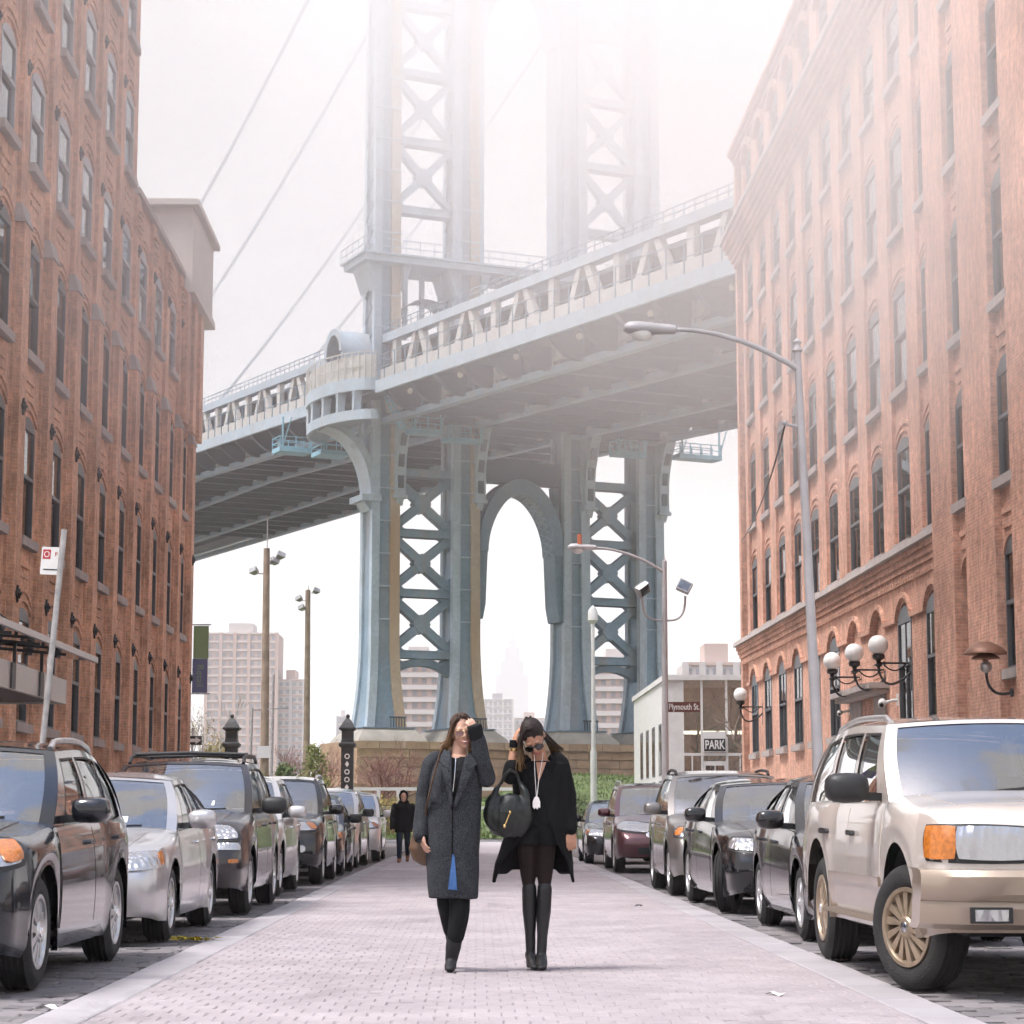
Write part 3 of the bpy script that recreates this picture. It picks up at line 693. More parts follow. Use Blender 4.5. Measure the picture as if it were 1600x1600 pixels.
# gallery round the tower above the deck
pf = MB().box(-17.6, 17.6, -3.0, 3.0, 55.1, 55.75).box(-17.9, 17.9, -3.3, 3.3, 55.75, 55.95).build('gallery', 'bridge_pale', tower)
b = MB()
for i in range(25):
    x = -17.8 + i * 35.6 / 24
    b.box(x - .04, x + .04, -3.25, -3.17, 55.95, 57.3); 
for i in range(5): b.box(-17.84, -17.76, -3.2 + i * 1.6, -3.12 + i * 1.6, 55.95, 57.3)
for z in (56.5, 57.25): b.box(-17.85, 17.85, -3.26, -3.18, z, z + .08).box(-17.85, -17.77, -3.2, 3.2, z, z + .08)
b.build('gallery_railing', 'bridge_pale', pf)
for x in CX:
    for s_ in (-1, 1): MB().prism([(x + s_ * 1.4, 52.6), (x + s_ * 2.3, 55.1), (x + s_ * 1.4, 55.1)], 1, -2.2, 2.2).build('gallery_bracket', 'bridge_pale', tower, fix=True)
for x in (-12.2, -10.4, -8.4): MB().box(x - .22, x + .22, -.2, .2, zf(0) + 6.8, 55.1).build('gallery_post', 'bridge_pale', tower)
b = MB(); b.grid(lambda u, v: (-10.4 + 3.0 * math.sin(u * 3.14 - 1.57), -1.5 + v * 3, 47.5 + 4.6 * math.cos(u * 3.14 - 1.57) ** .6), 14, 1); b.build('portal_hood', 'bridge_pale', tower, smooth=60)
# consoles on the column faces just under the deck, each with three dark plates standing for shaded cutouts
def console(m):
    f = lambda z: -1.75 - .12 - 1.6 * max(0, (z - 34.2) / 5.2) ** 2
    prof = [(f(z), z) for z in np.linspace(32.2, 39.4, 9)]
    b = MB(); b.prism([(-1.5, 32.2), *prof, (-1.5, 39.4)], 0, -.55, .55)
    b.box(-.7, .7, -2.05, -1.5, 31.9, 32.25); b.prism([(-1.5, 31.2), (-1.9, 31.9), (-1.5, 31.9)], 0, -.35, .35)
    return b.mesh('console', m, fix=True)
cm = console('bridge_pale'); pmn = MB().box(-.3, .3, -.06, .06, -.62, .62).mesh('cutout_shade', 'bridge_dark')
for x in CX:
    for dx in (1.75,):
        c = put('console', cm, tower, (x + dx - .35, 0, 0))
        for z in (33.5, 35.6, 37.6):
            q = 1.6 * 2 * max(0, (z - 34.2) / 5.2) / 5.2
            put('cutout_shade', pmn, c, (0, -1.9 - 1.6 * max(0, (z - 34.2) / 5.2) ** 2, z), (math.atan(q), 0, 0))
# great quarter-arch bracket carrying the balcony on the street side of the outer column
b = MB(); i_, o_ = [], []
for i in range(15):
    a = math.pi / 2 * i / 14
    i_.append((-16.2 - 4.6 * (1 - math.cos(a)), 32.0 + 6.4 * math.sin(a))); o_.append((-15.4 - 5.9 * (1 - math.cos(a)) + .0, 32.0 + 7.3 * math.sin(a)))
for y in (-1.5, 1.0): b.strip(i_, o_, 1, y, y + .5)
b.strip(i_, [(p[0] + .12, p[1] + .12) for p in i_], 1, -1.0, 1.0)
b.box(-17.2, -15.2, -1.8, 1.8, 31.5, 32.1).prism([(-16.8, 31.5), (-15.4, 31.5), (-15.6, 30.6), (-16.2, 30.6)], 1, -1.2, 1.2)
for i in range(1, 14): b.bar((i_[i][0], -1.45, i_[i][1]), (o_[i][0], -1.45, o_[i][1]), .14, .1)
b.bar((-16.1, -1.2, 38.8), (-18.2, -1.2, 36.6), .3, .4).bar((-16.1, -1.2, 36.0), (-17.0, -1.2, 36.0), .3, .4).bar((-17.4, -1.2, 39.3), (-17.2, -1.2, 36.8), .3, .35)
b.build('balcony_bracket', 'bridge_pale', tower, fix=True)
# --- balcony: two-tier bow around the outer column
ZB = zf(0)
def bow(y, out): return -18.2 - out * max(0, 1 - (y / 7.6) ** 2) ** .55
bal = bpy.data.objects.new('balcony', None); COL.objects.link(bal); bal.parent = BR
ys = [7.6 * math.sin(t) for t in np.linspace(-math.pi / 2, math.pi / 2, 21)]
def bow_band(out, th, z0, z1, nm, m):
    b = MB(); i_, o_ = [(bow(y, out) + th, y) for y in ys], [(bow(y, out), y) for y in ys]
    b.strip(i_, o_, 2, z0, z1); return b.build(nm, m, bal, fix=True)
bow_band(3.4, .35, ZB - .1, ZB + 1.1, 'fascia', 'bridge_pale'); bow_band(3.3, .3, ZB - 2.9, ZB - 1.95, 'lower_fascia', 'bridge_pale')
b = MB(); b.prism([(bow(y, 3.2), y) for y in ys], 2, ZB, ZB + .15); b.build('floor', 'bridge_dark', bal, fix=True)
b = MB(); b.prism([(bow(y, 3.1), y) for y in ys], 2, ZB - 2.75, ZB - 2.5); b.build('lower_floor', 'bridge_mid', bal, fix=True)
for y in (-6.2, -4.2, -1.6, 1.4, 4.4, 6.6):
    x = bow(y, 3.3)
    b = MB().prism([(x + .05, ZB - 2.0), (x + .75, ZB - 2.0), (x + .9, ZB - .1), (x - .15 + .25, ZB - .1)], 1, y - .28, y + .28); b.box(x + .05, x + .9, y - .34, y + .34, ZB - .45, ZB - .1); b.build('baluster', 'bridge_pale', bal, fix=True)
b = MB()
for i in range(0, 21): x = bow(ys[i], 3.35); b.box(x - .05, x + .05, ys[i] - .05, ys[i] + .05, ZB + 1.1, ZB + 3.6)
for z in (2.2, 3.55): b.strip([(bow(y, 3.35) + .07, y) for y in ys], [(bow(y, 3.35) - .02, y) for y in ys], 2, ZB + z, ZB + z + .08)
b.build('railing', 'bridge_cream', bal, fix=True)
b = MB(); b.strip([(bow(y, 3.0) + .1, y) for y in ys], [(bow(y, 3.0), y) for y in ys], 2, ZB + 1.1, ZB + 3.3); b.build('screen', 'bridge_cream', bal, fix=True)
# domed hood over the walkway niche
b = MB(); cy0, cz0 = 1.2, ZB + 4.9
def dome(u, v):
    a = math.pi * u; r = 2.3 * (1 if v < .5 else math.sqrt(max(.001, 1 - ((v - .5) / .5) ** 2)))
    return (-19.0 + v * 5.0, cy0 - r * math.cos(a), cz0 + r * math.sin(a) * 1.05)
b.grid(dome, 20, 18); hd = b.build('walkway_dome', 'bridge_pale', bal, smooth=70)
a = [(cy0 - 2.3 * math.cos(t), cz0 + 2.4 * math.sin(t)) for t in np.linspace(0, math.pi, 19)]
b = MB(); b.strip([(cy0 + (p[0] - cy0) * .80, cz0 + (p[1] - cz0) * .80) for p in a], [(cy0 + (p[0] - cy0) * 1.08, cz0 + (p[1] - cz0) * 1.08) for p in a], 0, -19.35, -19.0); b.build('dome_rim', 'bridge_pale', hd, fix=True)
for s_ in (-1, 1): MB().box(-19.2, -14.9, cy0 + s_ * 2.2 - .2, cy0 + s_ * 2.2 + .2, ZB + 1.2, cz0).build('niche_wall', 'bridge_pale', bal)
MB().box(-15.1, -14.9, cy0 - 2.0, cy0 + 2.0, ZB + 1.2, cz0 + .5).build('niche_back', 'bridge_mid', bal)
# --- deck
deck = bpy.data.objects.new('deck', None); COL.objects.link(deck); deck.parent = BR
Y0, Y1 = -150., 330.
def ribbon(mb, x0, x1, dz0, dz1, y0, y1, st_=10.):
    n = max(1, int(round((y1 - y0) / st_)))
    for i in range(n):
        a, c = y0 + (y1 - y0) * i / n, y0 + (y1 - y0) * (i + 1) / n; za, zc_ = zf(a), zf(c)
        mb.hexa([(x0, a, za + dz0), (x1, a, za + dz0), (x1, c, zc_ + dz0), (x0, c, zc_ + dz0), (x0, a, za + dz1), (x1, a, za + dz1), (x1, c, zc_ + dz1), (x0, c, zc_ + dz1)])
    return mb
for s_ in (-1, 1):
    e = lambda a, b_: (min(s_ * a, s_ * b_), max(s_ * a, s_ * b_))
    for y0, y1 in ((Y0, -7.6), (7.6, Y1)) if s_ < 0 else ((Y0, Y1),):
        ribbon(MB(), *e(17.95, 18.25), 0, 1.15, y0, y1).build('fascia_girder', 'bridge_pale', deck)
        fs = ribbon(MB(), *e(18.1, 18.14), 1.15, 1.2, y0, y1)
        for z in (2.3, 3.5): ribbon(fs, *e(18.1, 18.16), z, z + .07, y0, y1)
        for y in np.arange(y0, min(y1, 150), 2.6): fs.box(*e(18.08, 18.16), y - .05, y + .05, zf(y) + 1.15, zf(y) + 3.57)
        fs.build('walkway_fence', 'bridge_mid', deck)['kind'] = 'stuff'
    ribbon(MB(), *e(15.3, 15.36), 1.2, 3.3, Y0, Y1).build('screen_panel', 'bridge_cream', deck)
    ribbon(MB(), *e(6.6, 14.1), 5.1, 5.5, Y0, Y1).build('upper_roadway', 'bridge_dark', deck)
ribbon(MB(), -17.9, 17.9, .25, .5, Y0, Y1).build('roadway_slab', 'bridge_dark', deck)
for x in CX: ribbon(MB(), x - .45, x + .45, -2.05, -1.45, Y0, Y1).build('bottom_chord', 'bridge_blue', deck)
for x in (-11.5, -8.5, -3.6, -1.2, 1.2, 3.6, 8.5, 11.5): ribbon(MB(), x - .1, x + .1, -.9, -.5, Y0, Y1).build('stringer', 'bridge_dark', deck)  # underside shade put into darker steel: stringers, floor beams, brackets
PAN = 5.8
fbm = MB().box(-14.2, 14.2, -.25, .25, -1.75, -.05).box(-14.2, 14.2, -.4, .4, -1.85, -1.75).mesh('floor_beam', 'bridge_dark')
ybr = []
for s_ in (-1, 1):
    b = MB(); n = 8; prof = [(s_ * (14.9 + 3.1 * i / n), -1.7 + 1.6 * (i / n) ** 1.7 - .25 * math.sin(math.pi * i / n)) for i in range(n + 1)]
    b.prism([*prof, (s_ * 18, .2), (s_ * 14.9, .2)], 1, -.12, .12); b.strip(prof, [(p[0], p[1] + .14) for p in prof], 1, -.3, .3); ybr.append(b.mesh('walkway_bracket', 'bridge_dark', fix=True))
dg = {}
def diag(y0, y1, x, wid, nm, m):
    a, c = Vector((x, y0, zf(y0) - 1.2)), Vector((x, y1, zf(y1) + 6.3))
    return MB().bar(a, c, .5, wid, up=(1, 0, 0)).build(nm, m, deck) if False else MB().prism([(y0 - wid * .75, zf(y0) - 1.0), (y0 + wid * .75, zf(y0) - 1.0), (y1 + wid * .42, zf(y1) + 6.2), (y1 - wid * .42, zf(y1) + 6.2)], 0, x - .3, x + .3).build(nm, m, deck, fix=True)
for i in range(-13, 30):
    y = -56.3 + i * PAN + 58 - 46.4 + 34.8 - 34.8     # apexes fall at k = 56.3 + 11.6 n (local y = -k)
    z = zf(y)
    put('floor_beam', fbm, deck, (0, y, z))
    if abs(y) > 8: put('walkway_bracket', ybr[0], deck, (0, y, z))
    put('walkway_bracket', ybr[1], deck, (0, y, z))
    if -100 < y < 110:
        top = round((y + 56.3) / PAN) % 2 == 0
        for x in CX:
            if x > -14 and (abs(y) > 75): continue
            if top:
                diag(y + PAN * .82, y + .55, x, 1.0, 'diagonal', 'bridge_cream'); diag(y - PAN * .82, y - .55, x, 1.0, 'diagonal', 'bridge_cream')
            else: MB().box(x - .28, x + .28, y - .5, y + .5, z - 1.4, z + 6.1).build('hanger_post', 'bridge_cream', deck)
for x in CX:
    tcd = ribbon(MB(), x - .5, x + .5, 6.0, 6.85, Y0, Y1).build('top_chord', 'bridge_pale', deck)
    if x < -14:
        b = MB()
        for z in (7.25, 7.7): ribbon(b, x - .5, x - .44, z, z + .07, Y0, Y1)
        for y in np.arange(-100, 120, 1.6): b.box(x - .5, x - .44, y - .04, y + .04, zf(y) + 6.85, zf(y) + 7.75)
        b.build('top_railing', 'bridge_mid', tcd)['kind'] = 'stuff'
# lamps slung below the walkway
mat('lamp_glow', (.8, .72, .6), .4)
for y in np.arange(-95, -10, 11.6): MB().ball((-17.2, y, zf(y) - .5), .28, 8, 6).build('walkway_lamp', 'lamp_glow', deck)
# pale blue maintenance cages hung under the deck
def cage(x0, x1, y0, y1, z0, h):
    b = MB().box(x0, x1, y0, y1, z0, z0 + .45)
    for x in np.linspace(x0 + .05, x1 - .05, max(3, int((x1 - x0) / .9))):
        for y in (y0 + .05, y1 - .05): b.box(x - .05, x + .05, y - .05, y + .05, z0, z0 + 1.6)
    for z in (.9, 1.5): b.box(x0, x1, y0, y0 + .08, z0 + z, z0 + z + .08).box(x0, x1, y1 - .08, y1, z0 + z, z0 + z + .08).box(x0, x0 + .08, y0, y1, z0 + z, z0 + z + .08)
    for x in (x0 + .3, x1 - .3): b.bar((x, y0, z0 + .4), (x, y0, z0 + h), .16, .16); b.bar((x, y0, z0 + .4), (x + .9, y0, z0 + h), .1, .1)
    b.build('maintenance_cage', 'scaffold_blue', deck)
cage(-13.2, -9.9, -4.6, -2.6, 38.0, 3.6); cage(-9.2, -5.2, -3.6, -2.2, 37.6, 3.4); cage(-18.5, -15.2, 6.5, 9.5, 37.2, 4.2); cage(-21.5, -18.0, 10.5, 13, 37.9, 3.5); cage(9.5, 13, -3.8, -2.2, 37.5, 3.3); cage(17, 22, -3.5, -1.5, 37.8, 3.2)
b = MB()
for i in range(7): q = i / 6; b.box(-16.0 + q * 1.6, -15.6 + q * 1.6, -5.2, -4.2, 41.3 - q * 3.0, 41.4 - q * 3.0)
for y in (-5.2, -4.2): b.bar((-16, y, 41.4), (-14.2, y, 38.3), .12, .2); b.bar((-16, y, 42.6), (-14.2, y, 39.5), .08, .08)
for q in range(5): b.bar((-16 + q * .42, -5.2, 41.4 - q * .72), (-16 + q * .42, -5.2, 42.6 - q * .72), .07, .07)
b.build('access_stair', 'scaffold_blue', deck)
# --- main cables
def cab(y): return 100 - .40 * y + .00089 * y * y
for x in CX:
    MB().tube([(x, y, cab(y)) for y in np.linspace(0, 230, 40)], .24, 8).build('main_cable', 'bridge_mid', BR, smooth=60)
    MB().tube([(x, y, 100 + .42 * y) for y in np.linspace(-150, 0, 12)], .34, 8).build('main_cable', 'bridge_mid', BR, smooth=60)
# --- stone base, laid in courses of blocks
ped = MB().box(-19.8, 20.6, -6.6, 6.8, -1, 4.2).box(-18.6, 19.4, -5.2, 5.4, 4.2, 8.2).build('stone_base', 'bridge_stone', BR)
rnd = random.Random(9); sb = [MB().box(-.5, .5, -.15, .15, -.5, .5).mesh('stone_block', 'bridge_stone') for _ in range(1)]
CRS = [(0.0, .95, -6.9), (1.0, .95, -6.9), (2.0, .95, -6.9), (3.0, 1.0, -7.1), (4.05, .85, -5.6), (4.95, .8, -5.4), (5.8, .8, -5.4), (6.65, .75, -5.5), (7.45, .7, -6.0)]
for ci, (z, h, y) in enumerate(CRS):
    x = -20.2 if z < 4 else -19.0; xe = 21.0 if z < 4 else 19.8
    if z > 7.4: x -= .6; xe += .6
    while x < xe - .3:
        wd = min(rnd.uniform(1.7, 2.9), xe - x)
        put('stone_block', sb[0], ped, (x + wd / 2, y, z + h / 2), None, (wd - .05, 1.6 if z > 7.4 or z == 3.0 else 1, h - .04)); x += wd
    if z < 4: 
        for k in range(4): put('stone_block', sb[0], ped, (-20.2, -6.0 + k * 3.2 + 1.0, z + h / 2), (0, 0, math.pi / 2), (3.1, 1, h - .04))
for x in CX:
    MB().rings([[(-3.6, -3.9, 8.15), (3.6, -3.9, 8.15), (3.6, 3.9, 8.15), (-3.6, 3.9, 8.15)], [(-3.3, -3.6, 8.5)] and [(-3.4, -3.7, 8.6), (3.4, -3.7, 8.6), (3.4, 3.7, 8.6), (-3.4, 3.7, 8.6)], [(-2.5, -2.6, 9.5), (2.5, -2.6, 9.5), (2.5, 2.6, 9.5), (-2.5, 2.6, 9.5)]]).build('column_footing', 'dome_stone', ped, loc=(x, 0, 0), smooth=30)
    MB().box(x - 2.7, x + 2.7, -2.8, 2.8, 9.5, 9.62).build('base_plate', 'bridge_mid', ped)
# ------------------------------------------------------------------ parked cars
def paint(name, col, metal=.35, rough=.32, flake=.0):
    m = mat('paint_' + name, col, rough, metal=metal, coat=1.0, var=.06, vscale=3, spec=.25 if max(col) < .06 else .5)
    return m
glass_mat('windscreen', (.42, .47, .50), 1.9, .0, .22); glass_mat('side_glass', (.40, .44, .46), 1.8, .0, .06); glass_mat('dark_glass', (.10, .11, .12), 1.7, .0, .05)
mat('tyre', (.022, .021, .021), .85, bump=.5, bscale=90, var=.25, vscale=6); mat('alloy', (.55, .55, .55), .3, metal=.85, var=.15, vscale=9)
mat('alloy_gold', (.42, .33, .24), .38, metal=.7, var=.25, vscale=9); mat('chrome', (.75, .75, .76), .12, metal=1.)
mat('trim_black', (.018, .018, .019), .5); mat('rubber', (.03, .03, .03), .7); mat('cabin', (.06, .058, .055), .8); mat('cabin_tan', (.22, .19, .16), .8)
mat('amber', (.46, .14, .015), .25, coat=.6, var=.3, vscale=40); mat('tail_red', (.45, .02, .02), .2, coat=1.); mat('underbody', (.012, .012, .012), .9); mat('paper', (.75, .74, .72), .8)
def headlamp_mat():
    m, t, b = nodes_of('headlamp'); L = t.links.new
    g = t.nodes.new('ShaderNodeNewGeometry'); v = t.nodes.new('ShaderNodeTexVoronoi'); v.inputs['Scale'].default_value = 24
    mp = t.nodes.new('ShaderNodeVectorMath'); mp.operation = 'MULTIPLY'; mp.inputs[1].default_value = (1, 1, .25); L(g.outputs['Position'], mp.inputs[0]); L(mp.outputs[0], v.inputs['Vector'])
    b.inputs['Base Color'].default_value = (.45, .45, .46, 1); b.inputs['Metallic'].default_value = .85; b.inputs['Roughness'].default_value = .22; b.inputs['Coat Weight'].default_value = 1
    bp = t.nodes.new('ShaderNodeBump'); bp.inputs['Strength'].default_value = .7; bp.inputs['Distance'].default_value = .02; L(v.outputs['Distance'], bp.inputs['Height']); L(bp.outputs[0], b.inputs['Normal'])
    MATS['headlamp'] = m
headlamp_mat()

def pl(pts):
    xs, ys_ = [p[0] for p in pts], [p[1] for p in pts]
    def f(x):   # monotone-ish smooth interpolation
        if x <= xs[0]: return ys_[0]
        if x >= xs[-1]: return ys_[-1]
        i = max(k for k in range(len(xs)) if xs[k] <= x); i = min(i, len(xs) - 2)
        t = (x - xs[i]) / (xs[i + 1] - xs[i]); h = xs[i + 1] - xs[i]
        def sl(k):
            if k == 0 or k == len(xs) - 1: return 0 if len(xs) < 3 else ((ys_[1] - ys_[0]) / (xs[1] - xs[0]) if k == 0 else (ys_[-1] - ys_[-2]) / (xs[-1] - xs[-2]))
            a, c = (ys_[k] - ys_[k - 1]) / (xs[k] - xs[k - 1]), (ys_[k + 1] - ys_[k]) / (xs[k + 1] - xs[k])
            return 0 if a * c <= 0 else 2 * a * c / (a + c)
        m0, m1 = sl(i) * h, sl(i + 1) * h; t2, t3 = t * t, t * t * t
        return ys_[i] * (2*t3 - 3*t2 + 1) + m0 * (t3 - 2*t2 + t) + ys_[i + 1] * (-2*t3 + 3*t2) + m1 * (t3 - t2)
    return f
TY, RM = {}, {}
def tyre_mesh(r, wd, rim):
    k = (r, wd, rim)
    if k not in TY:
        h = wd / 2; s = r - rim
        prof = [(rim, -h * .78), (rim + s * .25, -h * .98), (rim + s * .6, -h), (r - .03, -h * .9), (r - .008, -h * .72)]
        for g_ in (-.5, -.17, .17, .5): prof += [(r, h * g_ - .02), (r - .011, h * g_ - .012), (r - .011, h * g_ + .012), (r, h * g_ + .02)]
        prof += [(r - .008, h * .72), (r - .03, h * .9), (rim + s * .6, h), (rim + s * .25, h * .98), (rim, h * .78)]
        TY[k] = MB().lathe(prof, n=40, axis=0, close=True).mesh('wheel', 'tyre', 35)
    return TY[k]
def rim_mesh(rim, style, m):
    k = (rim, style, m)
    if k not in RM:
        b = MB(); X = .085
        b.lathe([(rim + .006, X - .0), (rim + .004, X + .012), (rim - .018, X + .012), (rim - .03, X - .01), (rim - .035, X - .11), (rim + .004, X - .11)], n=40, axis=0, close=True)
        n = {'five': 5, 'seven': 7, 'many': 14, 'ten': 10}[style]; w0, w1 = {'five': (.055, .085), 'seven': (.04, .055), 'many': (.016, .034), 'ten': (.022, .04)}[style]
        for i in range(n):
            a = 2 * math.pi * i / n; tw = .25 if style == 'many' else .0
            ca, sa = math.cos(a), math.sin(a); c2, s2 = math.cos(a + tw), math.sin(a + tw)
            p0, p1 = Vector((X - .005, ca * .05, sa * .05)), Vector((X - .012, c2 * (rim - .012), s2 * (rim - .012)))
            d0, d1 = Vector((0, -sa, ca)), Vector((0, -s2, c2)); ex = Vector((.03, 0, 0)); bk = Vector((-.045, 0, 0))
            b.hexa([p0 - d0 * w0 + bk, p0 + d0 * w0 + bk, p1 + d1 * w1 + bk, p1 - d1 * w1 + bk, p0 - d0 * w0 * .7 + ex * .5, p0 + d0 * w0 * .7 + ex * .5, p1 + d1 * w1 * .75 + ex * .3, p1 - d1 * w1 * .75 + ex * .3])
        b.lathe([(.0, X + .02), (.055, X + .02), (.07, X + .005), (.07, X - .05), (0, X - .05)], n=20, axis=0)
        d = MB().lathe([(0, X - .075), (rim - .034, X - .075), (rim - .034, X - .085), (0, X - .085)], n=24, axis=0)
        RM[k] = (b.mesh('rim', m, 40, fix=True), d.mesh('brake_disc', 'underbody'), MB().lathe([(0, X + .028), (.03, X + .027), (.038, X + .015), (.038, X)], n=16, axis=0).mesh('hub_cap', 'chrome', 40))
    return RM[k]
def patch(bvh, q, d, off, nu=6, nv=4, skirt=.02, rnd_=0.):
    """quad q of 4 points, laid on the body along direction d, standing off the surface"""
    q = [Vector(p) for p in q]; d = Vector(d).normalized(); P, N = {}, {}
    for i in range(nu + 1):
        for j in range(nv + 1):
            u, v = i / nu, j / nv
            if rnd_:
                a, c = 2 * u - 1, 2 * v - 1
                u2, v2 = a * math.sqrt(1 - rnd_ * c * c / 2), c * math.sqrt(1 - rnd_ * a * a / 2); u, v = (u2 + 1) / 2, (v2 + 1) / 2
            p = (q[0] * (1 - u) + q[1] * u) * (1 - v) + (q[3] * (1 - u) + q[2] * u) * v
            h, n, _, _ = bvh.ray_cast(p - d * 2.0, d, 6.0)
            if h is None or (h - p).length > .75:
                h, n, _, _ = bvh.find_nearest(p)
            if n.dot(d) > 0: n = -n
            P[i, j] = h; N[i, j] = n
    mb = MB(); S = nv + 1
    vs_ = [P[i, j] + N[i, j] * off for i in range(nu + 1) for j in range(nv + 1)]
    fs = [(i * S + j, (i + 1) * S + j, (i + 1) * S + j + 1, i * S + j + 1) for i in range(nu) for j in range(nv)]
    bd = [(i, 0) for i in range(nu)] + [(nu, j) for j in range(nv)] + [(i, nv) for i in range(nu, 0, -1)] + [(0, j) for j in range(nv, 0, -1)]
    base = len(vs_)
    vs_ += [P[k] - N[k] * skirt for k in bd]
    n = len(bd)
    for k in range(n):
        a, c = bd[k], bd[(k + 1) % n]
        fs.append((a[0] * S + a[1], base + k, base + (k + 1) % n, c[0] * S + c[1]))
    # keep the faces turned outwards
    mb.add(vs_, fs); return mb
def car(S, name, label, x, y, rz=0., steer=0.):
    L, W, H, wb, fo, wr, zc = S['L'], S['W'], S['H'], S['wb'], S['fo'], S['wr'], S.get('zc', .2)
    body_m = S['paint']; low_m = S.get('lower', body_m)
    t = thing(name, label, S.get('cat', 'car'), (x, y + L / 2, 0), rz, 'cars parked along both kerbs')
    Y = lambda v: v - L / 2
    top, sh = pl(S['top']), pl(S['sh'])
    hwf = S.get('hw', [(0, .84), (.06, .90), (.18, .955), (.45, .985), (.9, 1), (L * .6, 1), (L - .7, .985), (L - .25, .95), (L - .06, .9), (L, .85)])
    hw_ = pl(hwf); axles = (fo, fo + wb); ra = wr + S.get('gap', .055); fl_ = S.get('flare', .018)
    def low(v):
        z = zc + (.05 * max(0, 1 - v / .5) + .09 * max(0, 1 - (L - v) / .6))
        for a in axles:
            if abs(v - a) < ra: z = wr + math.sqrt(max(0, ra * ra - (v - a) ** 2)) * S.get('archk', 1.)
        return z
    nose, tail = S.get('nose', (.5, .16, .05)), S.get('tail', (.6, .10, .06))
    def D(px_, v, z):
        k = max(0, 1 - v / .55); k2 = max(0, 1 - (L - v) / .5)
        if k: v += k * (nose[1] * (max(0, z - nose[0]) / .4) ** 1.6 + nose[2] * (max(0, nose[0] - z) / .3) ** 1.5 + .10 * (abs(px_) / (W / 2)) ** 2.5 * k)
        if k2: v -= k2 * (tail[1] * (max(0, z - tail[0]) / .4) ** 1.4 + tail[2] * (max(0, tail[0] - z) / .3) ** 1.5 + .08 * (abs(px_) / (W / 2)) ** 2.5 * k2)
        return (px_, Y(v), z)
    st_ = set(np.round(np.arange(0, L + .001, .085), 4)) | {0, .02, .045, .08, .125, L, L - .02, L - .045, L - .08, L - .125}
    for a in axles:
        for q in np.linspace(-1, 1, 17): st_.add(round(a + q * ra, 4))
        st_ |= {round(a - ra - .004, 4), round(a + ra + .004, 4)}
    st_ = sorted(s for s in st_ if 0 <= s <= L)
    FR = [0, .10, .22, .40, .58, .74, .88, 1.0]
    def prof(v):
        w_ = hw_(v) * W / 2; l, s_, tp = low(v), sh(v), top(v)
        for a in axles: w_ += fl_ * max(0, 1 - (abs(v - a) / (ra * 1.25)) ** 4)
        l = min(l, s_ - .05)
        tk = S.get('tuck', .05)
        XO = [-tk, -tk * .35, -.006, 0, .0, -.012, -.022, -.05]
        arch = any(abs(v - a) < ra + .003 for a in axles)
        pts = []
        for i, (f, xo) in enumerate(zip(FR, XO)):
            z = l + f * (s_ - l)
            if arch: xo = -.004 if i == 0 else max(xo, -.004 - .046 * f * f)
            pts.append((w_ + xo, z))
        pts += [(w_ - .13, s_ + (tp - s_) * .55), (w_ * .62, s_ + (tp - s_) * .9), (w_ * .3, s_ + (tp - s_) * .985), (0, tp)]
        return pts
    b = MB(); base = []
    for v in st_:
        h = prof(v); ring = [(-a, z) for a, z in h] + [(a, z) for a, z in h[-2::-1]]
        base.append(len(b.v)); b.v += [D(a, v, z) for a, z in ring]; n = len(ring)
    for i in range(len(st_) - 1):
        for k in range(n - 1): b.f.append((base[i] + k, base[i] + k + 1, base[i + 1] + k + 1, base[i + 1] + k))
    for v, fl2 in ((0, 1), (L, 0)):
        h = prof(v); m_ = 8; s0 = len(b.v)
        for a, z in h:
            for c in range(m_ + 1): b.v.append(D(a * (2 * c / m_ - 1), v, z))
        for r_ in range(len(h) - 1):
            for c in range(m_):
                q = (s0 + r_ * (m_ + 1) + c, s0 + r_ * (m_ + 1) + c + 1, s0 + (r_ + 1) * (m_ + 1) + c + 1, s0 + (r_ + 1) * (m_ + 1) + c); b.f.append(q if fl2 else q[::-1])
    bvh = BVHTree.FromPolygons([Vector(p) for p in b.v], b.f)
    me = b.mesh('body', body_m)
    bm = bmesh.new(); bm.from_mesh(me); bmesh.ops.remove_doubles(bm, verts=bm.verts, dist=.0015); bmesh.ops.dissolve_degenerate(bm, dist=.0005, edges=bm.edges); bmesh.ops.recalc_face_normals(bm, faces=bm.faces); bm.to_mesh(me); bm.free()
    me.shade_smooth(); me.set_sharp_from_angle(angle=R(38))
    if low_m != body_m:
        me.materials.append(MATS[low_m] if isinstance(low_m, str) else low_m)
        for p in me.polygons:
            if p.center.z < S['lowz']: p.material_index = 1
    body = put('body', me, t)
    MB().box(-W / 2 + .27, W / 2 - .27, Y(.25), Y(L - .25), zc + .02, .58).build('underbody', 'underbody', t)
    b = MB()
    for a in axles:
        for s_ in (-1, 1):
            p_ = [(Y(a) + (ra + .02) * math.cos(q), wr + (ra + .02) * math.sin(q)) for q in np.linspace(0, math.pi, 13)]
            xo, xi = s_ * (W / 2 - .05), s_ * (W / 2 - .36)
            for i in range(12): b.add([(xo, *p_[i]), (xo, *p_[i + 1]), (xi, *p_[i + 1]), (xi, *p_[i])], [(0, 1, 2, 3)])
            b.add([(xi, *q) for q in p_], [tuple(range(13))])
    b.build('arch_liner', 'underbody', t)
    # ---- greenhouse
    yA, yB, yC, yD = S['gh']; zb = sh; tum = S.get('tum', .2); RH = pl([(yB, H - .06), ((yB + yC) / 2, H - .025), (yC, H - .07)])
    xb = lambda v: hw_(v) * W / 2 - .062
    xr = lambda v: W / 2 - tum - .05 * max(0, (v - (yB + yC) / 2) / max(.1, (yC - yB) / 2)) ** 2
